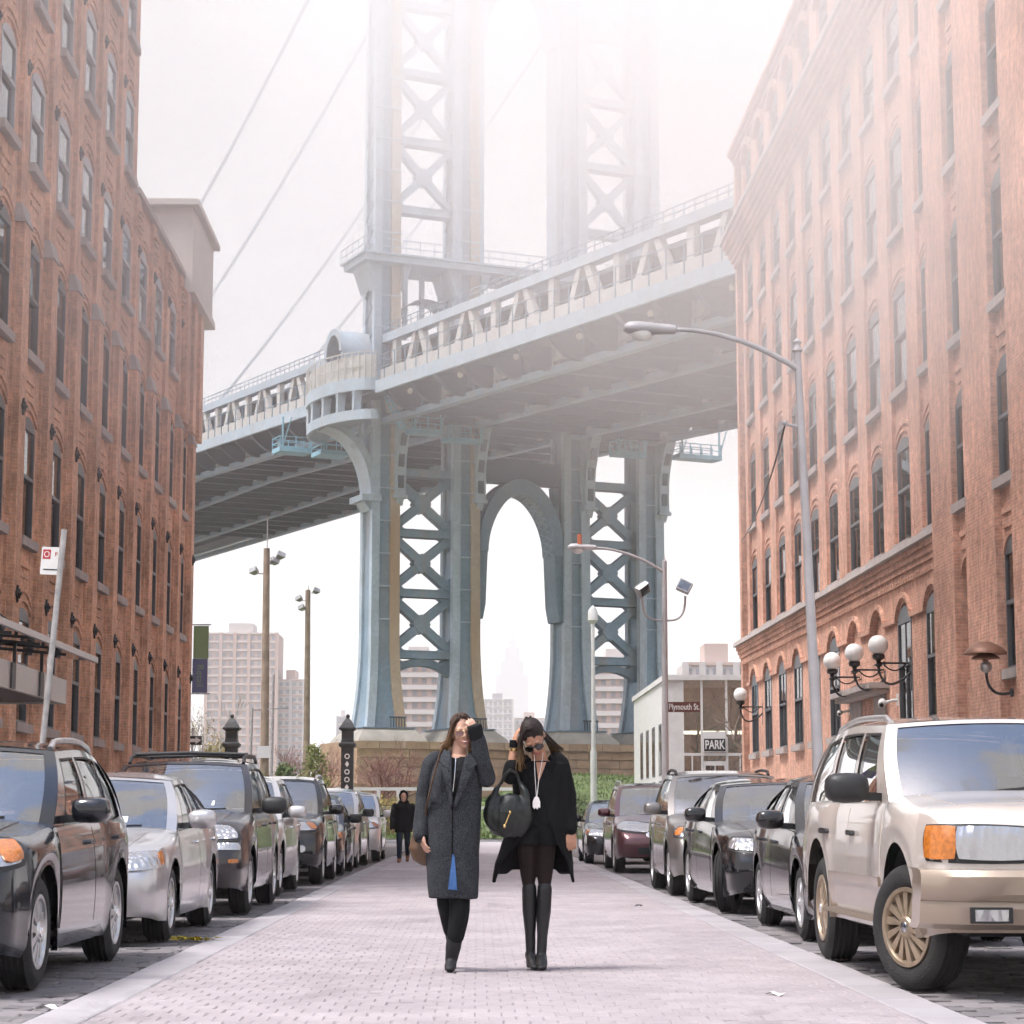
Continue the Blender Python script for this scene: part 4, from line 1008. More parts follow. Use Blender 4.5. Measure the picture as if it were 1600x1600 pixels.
    def sidep(i0, i1, s_, v, sg, off=0.):
        (b0, t0), (b1, t1) = i0, i1; yb_, yt_ = b0 * (1 - s_) + b1 * s_, t0 * (1 - s_) + t1 * s_
        yt_c = min(max(yt_, yB), yC)
        X = (xb(yb_) * (1 - v) + xr(yt_c) * v) + .028 * math.sin(math.pi * v) + off; z = (zb(yb_) - .012) * (1 - v) + (RH(yt_c) - .03) * v
        return (sg * X, Y(yb_ * (1 - v) + yt_ * v), z)
    EA, ED = (yA, yB), (yD, yC)
    def screen(e, dy, u, v, off=0., rear=False):
        yb_, yt_ = e; zt = RH(yt_); z0 = zb(yb_) - .012
        X = u * (xb(yb_) * (1 - v) + xr(yt_) * v + .028 * math.sin(math.pi * v)); s_ = -1 if not rear else 1
        yy = yb_ * (1 - v) + yt_ * v + s_ * dy * (1 - abs(u) ** 2.2) * (1 - .45 * v)
        zz = z0 + (zt - .03 - z0) * v + (1 - u * u) * (.035 * v + (top(min(max(yb_ - .1, 0), L)) - z0 - .0) * (1 - v) * .8) + .03 * math.sin(math.pi * v)
        return (X, Y(yy) + s_ * off, zz + off * .4)
    dyA, dyD = S.get('curve', (.16, .10))
    g1 = MB().grid(lambda u, v: screen(EA, dyA, (2 * u - 1) * .915, .015 + .945 * v), 14, 8)
    ws = g1.build('windscreen', 'windscreen', t, smooth=180)
    g1 = MB().grid(lambda u, v: screen(ED, dyD, (2 * u - 1) * .90, .06 + .86 * v, rear=True), 12, 6); g1.build('rear_screen', 'dark_glass', t, smooth=180)
    # pillars, roof
    b = MB()
    for e, dy, rear in ((EA, dyA, False), (ED, dyD, True)):
        for sg in (-1, 1): b.grid(lambda u, v: screen(e, dy, sg * (.90 + .10 * u), v, .006, rear), 3, 8)
        b.grid(lambda u, v: screen(e, dy, (2 * u - 1), .935 + .065 * v, .006, rear), 14, 2)
    zr = lambda u, yy: RH(yy) - .03 + (1 - u * u) * .035
    def roof(u, v):
        a = 2 * u - 1; y0_, y1_ = screen(EA, dyA, a, 1, .006), screen(ED, dyD, a, 1, .006, True)
        yy = y0_[1] * (1 - v) + y1_[1] * v; vv = min(max(yy + L / 2, yB), yC)
        return (a * xr(vv), yy, RH(vv) - .03 + (1 - abs(a) ** 3) * .035 + .0024 + .028 * math.sin(math.pi * v) * (1 - a ** 4))
    b.grid(roof, 14, 14)
    for sg in (-1, 1):
        prev = EA
        seq = S['win'] + [None]
        for wdw in seq:
            nx = (wdw[0], wdw[1]) if wdw else ED
            b.grid(lambda u, v: sidep(prev, nx, u, v, sg), 4, 8)
            if wdw:
                a0, a1 = (wdw[0], wdw[1]), (wdw[2], wdw[3])
                b.grid(lambda u, v: sidep(a0, a1, u, .9 + .1 * v, sg), 6, 2)
                prev = a1
    gh = b.build('cabin_frame', body_m, t, smooth=50, fix=False)
    trim = MB()
    for sg in (-1, 1):
        for wdw in S['win']:
            a0, a1 = (wdw[0], wdw[1]), (wdw[2], wdw[3])
            gm_ = MB().grid(lambda u, v: sidep(a0, a1, u, .0 + .905 * v, sg, -.014), 6, 6); gm_.build('side_window', wdw[4] if len(wdw) > 4 else 'side_glass', t, smooth=180)
            trim.grid(lambda u, v: sidep(a0, a1, u, -.025 + .055 * v, sg, .004), 6, 1)
            for q0, q1 in ((0, .03), (.97, 1.0)): trim.grid(lambda u, v: sidep(a0, a1, q0 + (q1 - q0) * u, .9 * v, sg, .003), 1, 6)
            trim.grid(lambda u, v: sidep(a0, a1, u, .875 + .03 * v, sg, .003), 6, 1)
    trim.grid(lambda u, v: screen(EA, dyA, (2 * u - 1) * .93, -.03 + .05 * v, .012), 14, 1)
    trim.build('window_trim', 'trim_black', t)
    # ---- cabin: dashboard and seats
    cm_ = S.get('cabin', 'cabin')
    MB().box(-W / 2 + .16, W / 2 - .16, Y(yA + .12), Y(yA + .55), .45, zb(yA) - .03).build('dashboard', 'cabin', t)
    zf_ = .52 if H > 1.6 else .42
    MB().box(-W / 2 + .14, W / 2 - .14, Y(yA + .5), Y(yD - .1), .3, .36).build('cabin_floor', 'cabin', t)
    sb_ = MB()
    sb_.rings([[(-.24, 0, zf_ - .1), (.24, 0, zf_ - .1), (.24, .5, zf_ - .1), (-.24, .5, zf_ - .1)], [(-.25, -.02, zf_ + .03), (.25, -.02, zf_ + .03), (.25, .5, zf_ + .03), (-.25, .5, zf_ + .03)]])
    sb_.rings([[(-.23, .45, zf_), (.23, .45, zf_), (.23, .6, zf_), (-.23, .6, zf_)], [(-.24, .56, zf_ + .38), (.24, .56, zf_ + .38), (.24, .7, zf_ + .38), (-.24, .7, zf_ + .38)], [(-.17, .62, zf_ + .6), (.17, .62, zf_ + .6), (.17, .72, zf_ + .6), (-.17, .72, zf_ + .6)]])
    sb_.rings([[(-.13, .62, zf_ + .63), (.13, .62, zf_ + .63), (.13, .72, zf_ + .63), (-.13, .72, zf_ + .63)], [(-.12, .63, zf_ + .8), (.12, .63, zf_ + .8), (.12, .72, zf_ + .8), (-.12, .72, zf_ + .8)]])
    sme = sb_.mesh('seat', cm_, 50)
    for sx in (-.38, .38): put('seat', sme, t, (sx, Y(yA + .95), 0)); put('seat', sme, t, (sx, Y(yA + 1.85), 0))
    MB().lathe([(.17, -.014), (.184, 0), (.17, .014), (.156, 0)], n=20, axis=1, close=True).build('steering_wheel', 'trim_black', t, loc=(.38, Y(yA + .72), zb(yA) - .02), rot=(R(20), 0, 0), smooth=60)
    # ---- wheels
    rim = S.get('rim', wr * .64); tw = S.get('tw', .215)
    tm = tyre_mesh(wr, tw, rim); rr, bd, hc = rim_mesh(rim, S.get('style', 'five'), S.get('alloy', 'alloy'))
    for ai, a in enumerate(axles):
        for sg in (-1, 1):
            wo = put('wheel', tm, t, (sg * (W / 2 - tw / 2 - .012), Y(a), wr), (random.uniform(0, 6), 0, 0))
            rz_ = (0 if sg > 0 else math.pi) + (steer if ai == 0 else 0)
            wo.rotation_mode = 'XYZ'; wo.rotation_euler = (random.uniform(0, 6), 0, rz_)
            dx = tw / 2 - .085 - .018
            for nm, mm_ in (('rim', rr), ('brake_disc', bd), ('hub_cap', hc)): put(nm, mm_, wo, (dx, 0, 0))
    # ---- doors, handles, lamps and the rest laid on the body
    for sg in (-1, 1):
        d = (-sg, 0, 0); X = sg * (W / 2 + .3)
        for (d0, d1) in S['doors']:
            zl = S.get('doorz', zc + .13)
            q = [(X, Y(d0), zl), (X, Y(d1), zl), (X, Y(d1), zb(d1) - .03), (X, Y(d0), zb(d0) - .03)]
            # keep clear of the rear wheel arch
            if d1 > axles[1] - ra - .02: q[1] = (X, Y(axles[1] - ra - .06), zl)
            if d0 < axles[0] + ra + .02: q[0] = (X, Y(axles[0] + ra + .06), zl)
            dr = patch(bvh, q, d, .004, 10, 8).build('door', body_m if not S.get('door_low') else body_m, t, smooth=40)
            zh = zb(d1) - S.get('hz', .13)
            hp = patch(bvh, [(X, Y(d1 - .26), zh - .02), (X, Y(d1 - .06), zh - .015), (X, Y(d1 - .06), zh + .022), (X, Y(d1 - .26), zh + .016)], d, .034, 5, 2, .01, .6).build('handle', S.get('handle', body_m), dr, smooth=60)
        if S.get('moulding'):
            z0, z1, m_ = S['moulding']
            patch(bvh, [(X, Y(axles[0] + ra + .05), z0), (X, Y(axles[1] - ra - .05), z0), (X, Y(axles[1] - ra - .05), z1), (X, Y(axles[0] + ra + .05), z1)], d, .016, 16, 2).build('side_moulding', m_, t, smooth=40)
        for nm, q, dd, off, m_, *r_ in S['lamps']:
            qq = [(sg * p[0], Y(p[1]), p[2]) for p in q]
            patch(bvh, qq, (-sg * dd[0], dd[1], 0), off, 8, 5, .02, r_[0] if r_ else .35).build(nm, m_, t, smooth=50)
        # mirror
        ym, zm_ = yA + S.get('mdy', .28), zb(yA + .3) + S.get('mz', .10); xm = xb(yA + .3); ms = S.get('ms', 1.)
        mb_ = MB(); cx_ = xm + .19 * ms
        mb_.rings([[(sg * (cx_ + a * .125 * ms), Y(ym) + yy, zm_ + c * .085 * ms) for a, c in [(math.copysign(abs(math.cos(q)) ** .6, math.cos(q)) * k_, math.copysign(abs(math.sin(q)) ** .6, math.sin(q)) * k_) for q in np.linspace(0, 2 * math.pi, 16, endpoint=False)]] for yy, k_ in ((-.10, .35), (-.085, .75), (-.05, .95), (.0, 1.), (.045, .98))])
        mr_ = mb_.build('mirror', S.get('mirror', body_m), t, smooth=50, fix=True)
        MB().bar((sg * (xm - .02), Y(ym), zm_ - .06), (sg * (cx_ - .06), Y(ym) - .02, zm_ - .05), .06, .05).build('mirror_arm', 'trim_black', mr_)
        MB().box(-.1 * ms, .1 * ms, 0, .004, -.062 * ms, .062 * ms).build('mirror_glass', 'chrome', mr_, loc=(sg * cx_, Y(ym) + .046, zm_))
        if S.get('rails'):
            m_, hgt = S['rails']
            pth = [(sg * (xr(v) - .05), Y(v), RH(v) + .02 + hgt * min(1, min(v - yB - .1, yC - .05 - v) / .16) - .035 * (1 if min(v - yB - .1, yC - .05 - v) < .02 else 0)) for v in np.linspace(yB + .1, yC - .05, 16)]
            MB().tube(pth, .022, 8).build('roof_rail', m_, t, smooth=60)
    if S.get('crossbars'):
        for v in (yB + .5, yC - .5): MB().tube([(-xr(v) + .04, Y(v), RH(v) + .08), (0, Y(v), RH(v) + .10), (xr(v) - .04, Y(v), RH(v) + .08)], .022, 8).build('cross_bar', 'trim_black', t, smooth=60)
    for nm, q, off, m_, *r_ in S['front']:
        patch(bvh, [(p[0], Y(-.3), p[1]) for p in q], (0, 1, 0), off, 12, 5, .02, r_[0] if r_ else 0).build(nm, m_, t, smooth=50)
    if S.get('slots'):
        n_, x0, x1, z0, z1, m_, wbar = S['slots']
        for i in range(n_):
            xc = x0 + (x1 - x0) * (i + .5) / n_
            patch(bvh, [(xc - wbar / 2, Y(-.3), z0), (xc + wbar / 2, Y(-.3), z0), (xc + wbar / 2, Y(-.3), z1), (xc - wbar / 2, Y(-.3), z1)], (0, 1, 0), .02, 1, 5).build('grille_bar', m_, t)
    if S.get('bonnet', True):   # bonnet shut lines
        b0, b1 = S.get('hood', (.42, yA - .22)); wh = S.get('hoodw', .74)
        q = [(-W / 2 * wh * .9, Y(b0), 2.), (W / 2 * wh * .9, Y(b0), 2.), (W / 2 * wh, Y(b1), 2.), (-W / 2 * wh, Y(b1), 2.)]
        def pz(p): return (p[0], p[1], 1.2)
        patch(bvh, [pz(p) for p in q], (0, 0, -1), .005, 14, 10).build('bonnet', body_m, t, smooth=40)
    for sx in (-.55, .05):   # wipers
        p0 = screen(EA, dyA, sx * .9, .0, .03); p1 = screen(EA, dyA, sx * .9 + .62, .055, .03)
        MB().bar(p0, p1, .022, .018).build('wiper', 'trim_black', t)
    for sx in (-.3, .4): MB().box(-.09, .09, -.003, .0, -.04, .04).build('permit', 'paper', t, loc=Vector(screen(EA, dyA, sx, .13)) + Vector((0, .03, .01)), rot=(R(-50), 0, 0)) if S.get('permit') and sx > 0 else None
    return t

def suv(L=4.5, W=1.8, H=1.6, **k):
    s = H - 1.6; e = L - 4.5
    S = dict(L=L, W=W, H=H, wb=2.70 + e * .6, fo=.86 + e * .15, wr=.345, zc=.22 + s * .3,
             top=[(0, .70), (.08, .80), (.3, .90 + s * .4), (.8, .99 + s * .6), (1.3, 1.05 + s * .6), (L - .3, 1.08 + s * .5), (L, 1.0 + s * .5)],
             sh=[(0, .66), (.08, .74), (.3, .84 + s * .4), (.8, .93 + s * .6), (1.3, .99 + s * .6), (3, 1.03 + s * .5), (L - .3, 1.06 + s * .5), (L, .98 + s * .5)],
             gh=(1.38, 2.05, L - .62, L - .22), win=[(1.74, 2.14, 2.52, 2.52), (2.62, 2.60, 3.42 + e * .6, 3.34 + e * .6), (3.52 + e * .6, 3.42 + e * .6, L - .48, L - .80)],
             doors=[(1.42, 2.56), (2.58, 3.5 + e * .6)], nose=(.55, .2, .08), tail=(.7, .12, .08))
    S.update(k); return S
def sedan(L=4.75, W=1.8, H=1.45, **k):
    S = dict(L=L, W=W, H=H, wb=2.72, fo=.94, wr=.32, zc=.19,
             top=[(0, .60), (.08, .70), (.3, .79), (.8, .87), (1.4, .955), (3.9, .99), (L - .25, 1.0), (L, .93)],
             sh=[(0, .56), (.08, .65), (.3, .74), (.8, .82), (1.4, .905), (3, .95), (L - .4, .97), (L, .9)],
             gh=(1.48, 2.28, 3.5, 4.2), win=[(1.88, 2.36, 2.66, 2.66), (2.76, 2.74, 3.6, 3.36)],
             doors=[(1.5, 2.70), (2.72, 3.7)], nose=(.48, .2, .07), tail=(.6, .1, .06), curve=(.2, .16), tum=.23)
    S.update(k); return S
def lamp_q(x0, x1, y0, y1, z0, z1, dz=0.):   # headlamp wrapping the corner: inner edge x0 at y0, outer x1 at y1
    return [(x0, y0, z0), (x1, y1, z0 + dz), (x1, y1, z1 + dz), (x0, y0, z1)]
paint('navy_black', (.012, .014, .02), .4, .22); paint('silver', (.50, .49, .50), .75, .34); paint('charcoal', (.035, .03, .033), .5, .28); paint('black', (.008, .008, .01), .3, .2)
paint('dark_blue', (.02, .026, .04), .5, .25); paint('pale_silver', (.58, .57, .57), .7, .36); paint('white', (.72, .71, .70), .1, .35); paint('champagne', (.62, .56, .51), .25, .36)
paint('champagne_low', (.35, .275, .21), .5, .42); paint('black_brown', (.014, .013, .014), .4, .22); paint('grey', (.20, .185, .175), .6, .3); paint('maroon', (.10, .03, .04), .5, .28); paint('dark_sedan', (.02, .022, .028), .5, .24)
P_ = lambda n: MATS['paint_' + n]
DI = (.75, 1.)    # diagonal projection for corner lamps
def lamps(zi, zo, x0, x1, yb, amber=True, am=(.80, .92), h=.13, tail=True, L=4.5, rim=True):
    l = []
    if rim: l.append(('lamp_surround', [(x0 - .03, .0, zi - .025), (x1 + .02, yb + .05, zo - .02), (x1 + .02, yb + .05, zo + h + .02), (x0 - .03, .0, zi + h + .02)], DI, .006, 'trim_black', .5))
    l.append(('headlight', [(x0, .0, zi), (x1, yb, zo), (x1, yb, zo + h), (x0, .0, zi + h)], DI, .014, 'headlamp', .5))
    if amber: l.append(('indicator', [(x0 + (x1 - x0) * am[0], yb * am[0], zi + (zo - zi) * am[0] + .02), (x1 - .005, yb * .98, zo + .02), (x1 - .005, yb * .98, zo + h - .015), (x0 + (x1 - x0) * am[0], yb * am[0], zi + (zo - zi) * am[0] + h - .015)], DI, .02, 'amber', .4))
    return l
# left row, from the camera away
FOG = lambda z, x: ('fog_lamp', [(x - .055, z - .055), (x + .055, z - .055), (x + .055, z + .055), (x - .055, z + .055)], .012, 'headlamp', 1.)
S1 = suv(4.47, 1.80, 1.56, paint=P_('navy_black'), style='ten', lamps=lamps(.70, .76, .42, .86, .42, am=(.72, 1), h=.15), rails=('alloy', .015), mirror=P_('navy_black'), permit=True, wr=.345, curve=(.2, .1), flare=.03,
         front=[('bumper_grille', [(-.5, .36), (.5, .36), (.5, .50), (-.5, .50)], .008, 'trim_black'), ('kidney_grille', [(-.30, .66), (-.03, .66), (-.03, .82), (-.30, .82)], .012, 'chrome', .6), ('kidney_grille', [(.03, .66), (.30, .66), (.30, .82), (.03, .82)], .012, 'chrome', .6), FOG(.52, -.66), FOG(.52, .66)])
car(S1, 'parked_car', 'dark blue-black crossover with silver roof rails, nearest car on the awning side', -3.53, 12.65, R(-.5))
S2 = sedan(4.82, 1.81, 1.45, paint=P_('silver'), style='ten', lamps=lamps(.58, .63, .48, .87, .48, am=(.86, 1.), h=.14, rim=False), moulding=(.47, .50, P_('pale_silver')), permit=True,
           front=[('grille', [(-.36, .60), (.36, .60), (.36, .69), (-.36, .69)], .008, 'trim_black'), ('lower_grille', [(-.5, .32), (.5, .32), (.5, .41), (-.5, .41)], .006, 'trim_black')])
car(S2, 'parked_car', 'silver saloon car behind the dark crossover, yellow leaf litter by its front wheel', -3.47, 17.75)
S3 = suv(4.65, 1.80, 1.72, paint=P_('charcoal'), style='five', lamps=lamps(.80, .80, .50, .86, .24, amber=False, h=.15) + [('lower_lamp', [(.5, 0, .69), (.84, .22, .69), (.84, .22, .765), (.5, 0, .765)], DI, .012, 'headlamp', .3), ('indicator', [(.70, .1, .56), (.80, .18, .56), (.80, .18, .60), (.70, .1, .60)], DI, .012, 'amber', .5)],
         rails=('trim_black', .04), crossbars=True, mirror='trim_black', ms=1.15, permit=True, front=[('grille', [(-.42, .74), (.42, .74), (.42, .92), (-.42, .92)], .008, 'trim_black'), ('lower_grille', [(-.55, .40), (.55, .40), (.55, .52), (-.55, .52)], .006, 'trim_black')])
car(S3, 'parked_car', 'charcoal black sport utility car with black roof rack and square black mirror', -3.34, 23.05)
S4 = suv(4.45, 1.84, 1.62, paint=P_('pale_silver'), style='seven', lamps=lamps(.76, .78, .46, .86, .3), front=[('grille', [(-.42, .68), (.42, .68), (.42, .80), (-.42, .80)], .008, 'trim_black')])
car(S4, 'parked_car', 'pale silver car tucked between the roof rack car and the slotted grille car', -3.50, 28.3)
S5 = suv(4.75, 1.86, 1.71, paint=P_('black'), style='five', lamps=lamps(.82, .84, .42, .88, .3, am=(.8, 1.), h=.13), rails=('chrome', .02), permit=True, slots=(7, -.34, .34, .73, .96, 'chrome', .03), nose=(.5, .10, .06),
         front=[('grille_surround', [(-.40, .70), (.40, .70), (.40, .99), (-.40, .99)], .006, 'chrome', .2), ('grille', [(-.35, .72), (.35, .72), (.35, .97), (-.35, .97)], .012, 'trim_black', .2), FOG(.56, -.64), FOG(.56, .64), ('lower_grille', [(-.45, .38), (.45, .38), (.45, .5), (-.45, .5)], .006, 'trim_black')])
car(S5, 'parked_car', 'black sport utility car with chrome seven slot grille and chrome roof rails', -3.32, 33.6)
S6 = sedan(4.55, 1.78, 1.48, paint=P_('dark_blue'), style='five', lamps=lamps(.60, .66, .44, .85, .42, am=(.8, 1.)), mirror='trim_black', front=[('grille', [(-.4, .58), (.4, .58), (.4, .68), (-.4, .68)], .008, 'trim_black')])
car(S6, 'parked_car', 'dark blue saloon car parked behind the black slotted grille car', -3.28, 38.95)
S7 = suv(4.6, 1.82, 1.66, paint=P_('pale_silver'), style='seven', lamps=lamps(.78, .8, .46, .86, .3), mirror='trim_black', front=[('grille', [(-.42, .70), (.42, .70), (.42, .82), (-.42, .82)], .008, 'chrome'), ('lower_grille', [(-.5, .38), (.5, .38), (.5, .5), (-.5, .5)], .006, 'trim_black')])
car(S7, 'parked_car', 'silver sport utility car behind the dark blue saloon, near the hooded person', -3.32, 44.6, R(-1.))
S8 = suv(4.4, 1.80, 1.66, paint=P_('white'), style='five', lamps=lamps(.78, .8, .46, .86, .3), front=[('grille', [(-.42, .70), (.42, .70), (.42, .82), (-.42, .82)], .008, 'trim_black')])
car(S8, 'parked_car', 'white sport utility car, farthest in its row, beside the hooded person', -3.2, 51.8)
# right row
S9 = suv(4.79, 1.80, 1.73, paint=P_('champagne'), lower=P_('champagne_low'), lowz=.62, style='many', alloy='alloy_gold', wr=.375, rim=.235, tw=.24, gap=.095, fo=.92, wb=2.83, zc=.33, doorz=.66, hz=.2, handle='trim_black', mirror='trim_black', ms=1.15, mz=.10, permit=True, cabin='cabin_tan', archk=1.08,
         top=[(0, .96), (.06, 1.05), (.25, 1.10), (.8, 1.15), (1.3, 1.20), (4.5, 1.18), (4.79, 1.08)], sh=[(0, .92), (.06, .99), (.25, 1.04), (.8, 1.08), (1.3, 1.12), (3, 1.13), (4.5, 1.15), (4.79, 1.05)],
         hw=[(0, .90), (.06, .94), (.18, .975), (.45, .99), (.9, 1), (4.2, 1), (4.6, .98), (4.79, .9)], gh=(1.42, 1.98, 4.28, 4.6), win=[(1.78, 2.08, 2.56, 2.56), (2.66, 2.64, 3.46, 3.38), (3.58, 3.5, 4.42, 4.14)], doors=[(1.45, 2.6), (2.62, 3.52)],
         nose=(.7, .05, .05), tum=.17, curve=(.13, .06), rails=('alloy', .0), hoodw=.78, moulding=(.60, .66, P_('champagne_low')), slots=(11, -.25, .25, .80, .95, 'chrome', .014),
         lamps=[('lamp_surround', [(.30, 0, .765), (.90, .22, .775), (.90, .22, 1.0), (.30, 0, .985)], (.35, 1.), .008, 'trim_black', .3), ('headlight', [(.33, 0, .785), (.74, .07, .79), (.74, .07, .98), (.33, 0, .97)], (.2, 1.), .018, 'headlamp', .3), ('indicator', [(.74, .07, .79), (.89, .22, .795), (.89, .22, .985), (.74, .07, .98)], (.6, 1.), .018, 'amber', .3),
                ('fog_lamp', [(.42, 0, .47), (.66, .02, .47), (.66, .02, .56), (.42, 0, .56)], (.15, 1.), .012, 'headlamp', .5)],
         front=[('grille_surround', [(-.30, .765), (.30, .765), (.30, .985), (-.30, .985)], .012, P_('champagne'), .5), ('grille', [(-.26, .785), (.26, .785), (.26, .965), (-.26, .965)], .016, 'trim_black', .6)])
mt = car(S9, 'parked_car', 'tan sport utility car with bronze wheels and black mirrors, nearest on the lamp side', 3.44, 12.5, R(.9), steer=R(24))
# two-step bumper and running boards on the tan car
LM = S9['L']
b = MB()
def bump_ring(zz, outn):
    pts = []
    for q in np.linspace(-1, 1, 21):
        xx = q * .93; pts.append((xx, -LM / 2 - outn + .26 * abs(q) ** 5, zz))
    return pts
lv = [(.40, -.02), (.43, .05), (.52, .085), (.56, .075), (.565, .10), (.60, .125), (.70, .13), (.735, .10), (.745, -.02)]
rg = [bump_ring(z, o_) for z, o_ in lv]
for r_ in rg: b.v += r_
for i in range(len(rg) - 1):
    for k in range(20): a = i * 21 + k; b.f.append((a, a + 1, a + 22, a + 21))
for sg in (0, 20):   # returns along the wings
    for i in range(len(rg) - 1):
        p, q = rg[i][sg], rg[i + 1][sg]; e = (.0, .22, 0)
        s0 = len(b.v); b.v += [p, q, (q[0], q[1] + .22, q[2]), (p[0], p[1] + .22, p[2])]; b.f.append((s0, s0 + 1, s0 + 2, s0 + 3))
b.build('bumper', P_('champagne_low'), mt, smooth=32)
for sg in (-1, 1): MB().hexa([(sg * .78, -1.0, .38), (sg * .95, -1.0, .38), (sg * .95, .95, .38), (sg * .78, .95, .38), (sg * .78, -1.0, .42), (sg * .93, -1.0, .41), (sg * .93, .95, .41), (sg * .78, .95, .42)]).build('running_board', P_('champagne_low'), mt, fix=True)
for sg in (-1, 1): fgl = MB().box(-.12, .12, -.012, .012, -.045, .045).build('bumper_fog_lamp', 'trim_black', mt, loc=(sg * .58, -LM / 2 - .072, .485)); MB().box(-.095, .095, -.016, -.012, -.032, .032).build('fog_lens', 'headlamp', fgl)
S10 = sedan(4.5, 1.76, 1.44, paint=P_('black_brown'), style='five', lamps=lamps(.60, .66, .42, .84, .44, am=(.5, 1.), h=.13), front=[('grille', [(-.4, .58), (.4, .58), (.4, .67), (-.4, .67)], .008, 'trim_black')], wb=2.7, fo=.9, gh=(1.36, 2.22, 3.35, 4.05), win=[(1.78, 2.3, 2.56, 2.56), (2.66, 2.64, 3.45, 3.22)], doors=[(1.4, 2.6), (2.62, 3.55)])
car(S10, 'parked_car', 'dark saloon car with amber corner lamp parked behind the tan car', 3.60, 17.8)
S11 = sedan(5.0, 1.89, 1.49, paint=P_('black'), style='five', wr=.355, wb=3.05, fo=.93, lamps=lamps(.66, .70, .48, .90, .34, amber=False, h=.12), hood=(.3, 1.3), mirror=P_('black'), top=[(0, .70), (.08, .80), (.3, .87), (.8, .94), (1.5, 1.01), (4.1, 1.05), (4.75, 1.05), (5, .97)], sh=[(0, .66), (.08, .74), (.3, .80), (.8, .87), (1.5, .95), (3, 1.0), (4.6, 1.02), (5, .94)],
            gh=(1.62, 2.35, 3.75, 4.5), win=[(1.98, 2.42, 2.84, 2.84), (2.94, 2.92, 3.85, 3.6)], doors=[(1.6, 2.88), (2.9, 3.95)], front=[('grille', [(-.5, .56), (.5, .56), (.5, .72), (-.5, .72)], .008, 'trim_black'), ('lower_grille', [(-.7, .30), (.7, .30), (.7, .42), (-.7, .42)], .006, 'trim_black')])
car(S11, 'parked_car', 'black muscle saloon with narrow dark headlights and turned front wheels', 3.56, 23.3, R(1.), steer=R(-20))
S12 = suv(4.6, 1.80, 1.70, paint=P_('grey'), style='seven', lamps=lamps(.76, .78, .46, .86, .3), rails=('trim_black', .015), mirror=P_('grey'), front=[('grille', [(-.42, .68), (.42, .68), (.42, .80), (-.42, .80)], .008, 'trim_black')])
car(S12, 'parked_car', 'grey estate car with roof rails parked behind the black muscle saloon', 3.45, 28.7)
S13 = suv(5.0, 1.94, 1.72, paint=P_('maroon'), style='seven', lamps=lamps(.74, .82, .42, .90, .5, amber=False, h=.16), rails=('alloy', .04), permit=True, top=[(0, .66), (.08, .78), (.3, .90), (.8, 1.02), (1.2, 1.10), (4.7, 1.1), (5, 1.0)], sh=[(0, .62), (.08, .72), (.3, .84), (.8, .95), (1.2, 1.03), (3, 1.05), (4.7, 1.06), (5, .98)],
          gh=(1.25, 2.1, 4.5, 4.85), win=[(1.7, 2.2, 2.6, 2.6), (2.7, 2.68, 3.7, 3.66), (3.8, 3.74, 4.66, 4.4)], front=[('grille', [(-.4, .66), (.4, .66), (.4, .76), (-.4, .76)], .008, 'chrome', .4), ('lower_grille', [(-.55, .36), (.55, .36), (.55, .48), (-.55, .48)], .006, 'trim_black')])
car(S13, 'parked_car', 'maroon minivan with clear headlights parked beyond the grey estate car', 3.55, 41.0)
car(sedan(4.6, 1.78, 1.45, paint=P_('dark_sedan'), style='five', lamps=lamps(.60, .66, .42, .84, .44, am=(.8, 1.)), front=[('grille', [(-.4, .58), (.4, .58), (.4, .67), (-.4, .67)], .008, 'trim_black')]), 'parked_car', 'dark blue-grey saloon, farthest of the row behind the maroon minivan', 3.3, 49.0)
# ------------------------------------------------------------------ people
mat('skin', (.56, .33, .24), .5, spec=.4, var=.06, vscale=14); mat('skin_tan', (.48, .25, .16), .45, spec=.45, var=.06, vscale=14); mat('lips', (.50, .16, .15), .35)
def hair_mat(name, root, tip, z0, z1):
    m, t, b = nodes_of(name); L = t.links.new
    g = t.nodes.new('ShaderNodeTexCoord'); s = t.nodes.new('ShaderNodeSeparateXYZ'); L(g.outputs['Object'], s.inputs[0])
    r = t.nodes.new('ShaderNodeMapRange'); r.inputs['From Min'].default_value = z1; r.inputs['From Max'].default_value = z0; L(s.outputs['Z'], r.inputs['Value'])
    n = t.nodes.new('ShaderNodeTexNoise'); n.inputs['Scale'].default_value = 30; L(g.outputs['Object'], n.inputs['Vector'])
    a = t.nodes.new('ShaderNodeMath'); a.operation = 'MULTIPLY'; L(r.outputs[0], a.inputs[0]); L(n.outputs['Fac'], a.inputs[1])
    a2 = t.nodes.new('ShaderNodeMath'); a2.operation = 'MULTIPLY'; a2.inputs[1].default_value = 1.7; a2.use_clamp = True; L(a.outputs[0], a2.inputs[0])
    mx_ = t.nodes.new('ShaderNodeMix'); mx_.data_type = 'RGBA'; L(a2.outputs[0], mx_.inputs['Factor']); mx_.inputs[6].default_value = (*root, 1); mx_.inputs[7].default_value = (*tip, 1); L(mx_.outputs[2], b.inputs['Base Color'])
    b.inputs['Roughness'].default_value = .62; b.inputs['Specular IOR Level'].default_value = .3; MATS[name] = m
hair_mat('hair_brown', (.055, .03, .02), (.34, .19, .09), 1.46, 1.66); hair_mat('hair_dark', (.02, .012, .01), (.34, .20, .09), 1.30, 1.55)
def cloth(name, col, speck=0., rough=.9, fold=.4):
    m = mat(name, col, rough, spec=.2, var=speck, vscale=170, var2=.12 if speck else .08, v2scale=7, bump=fold, bscale=9, bdist=.03); return m
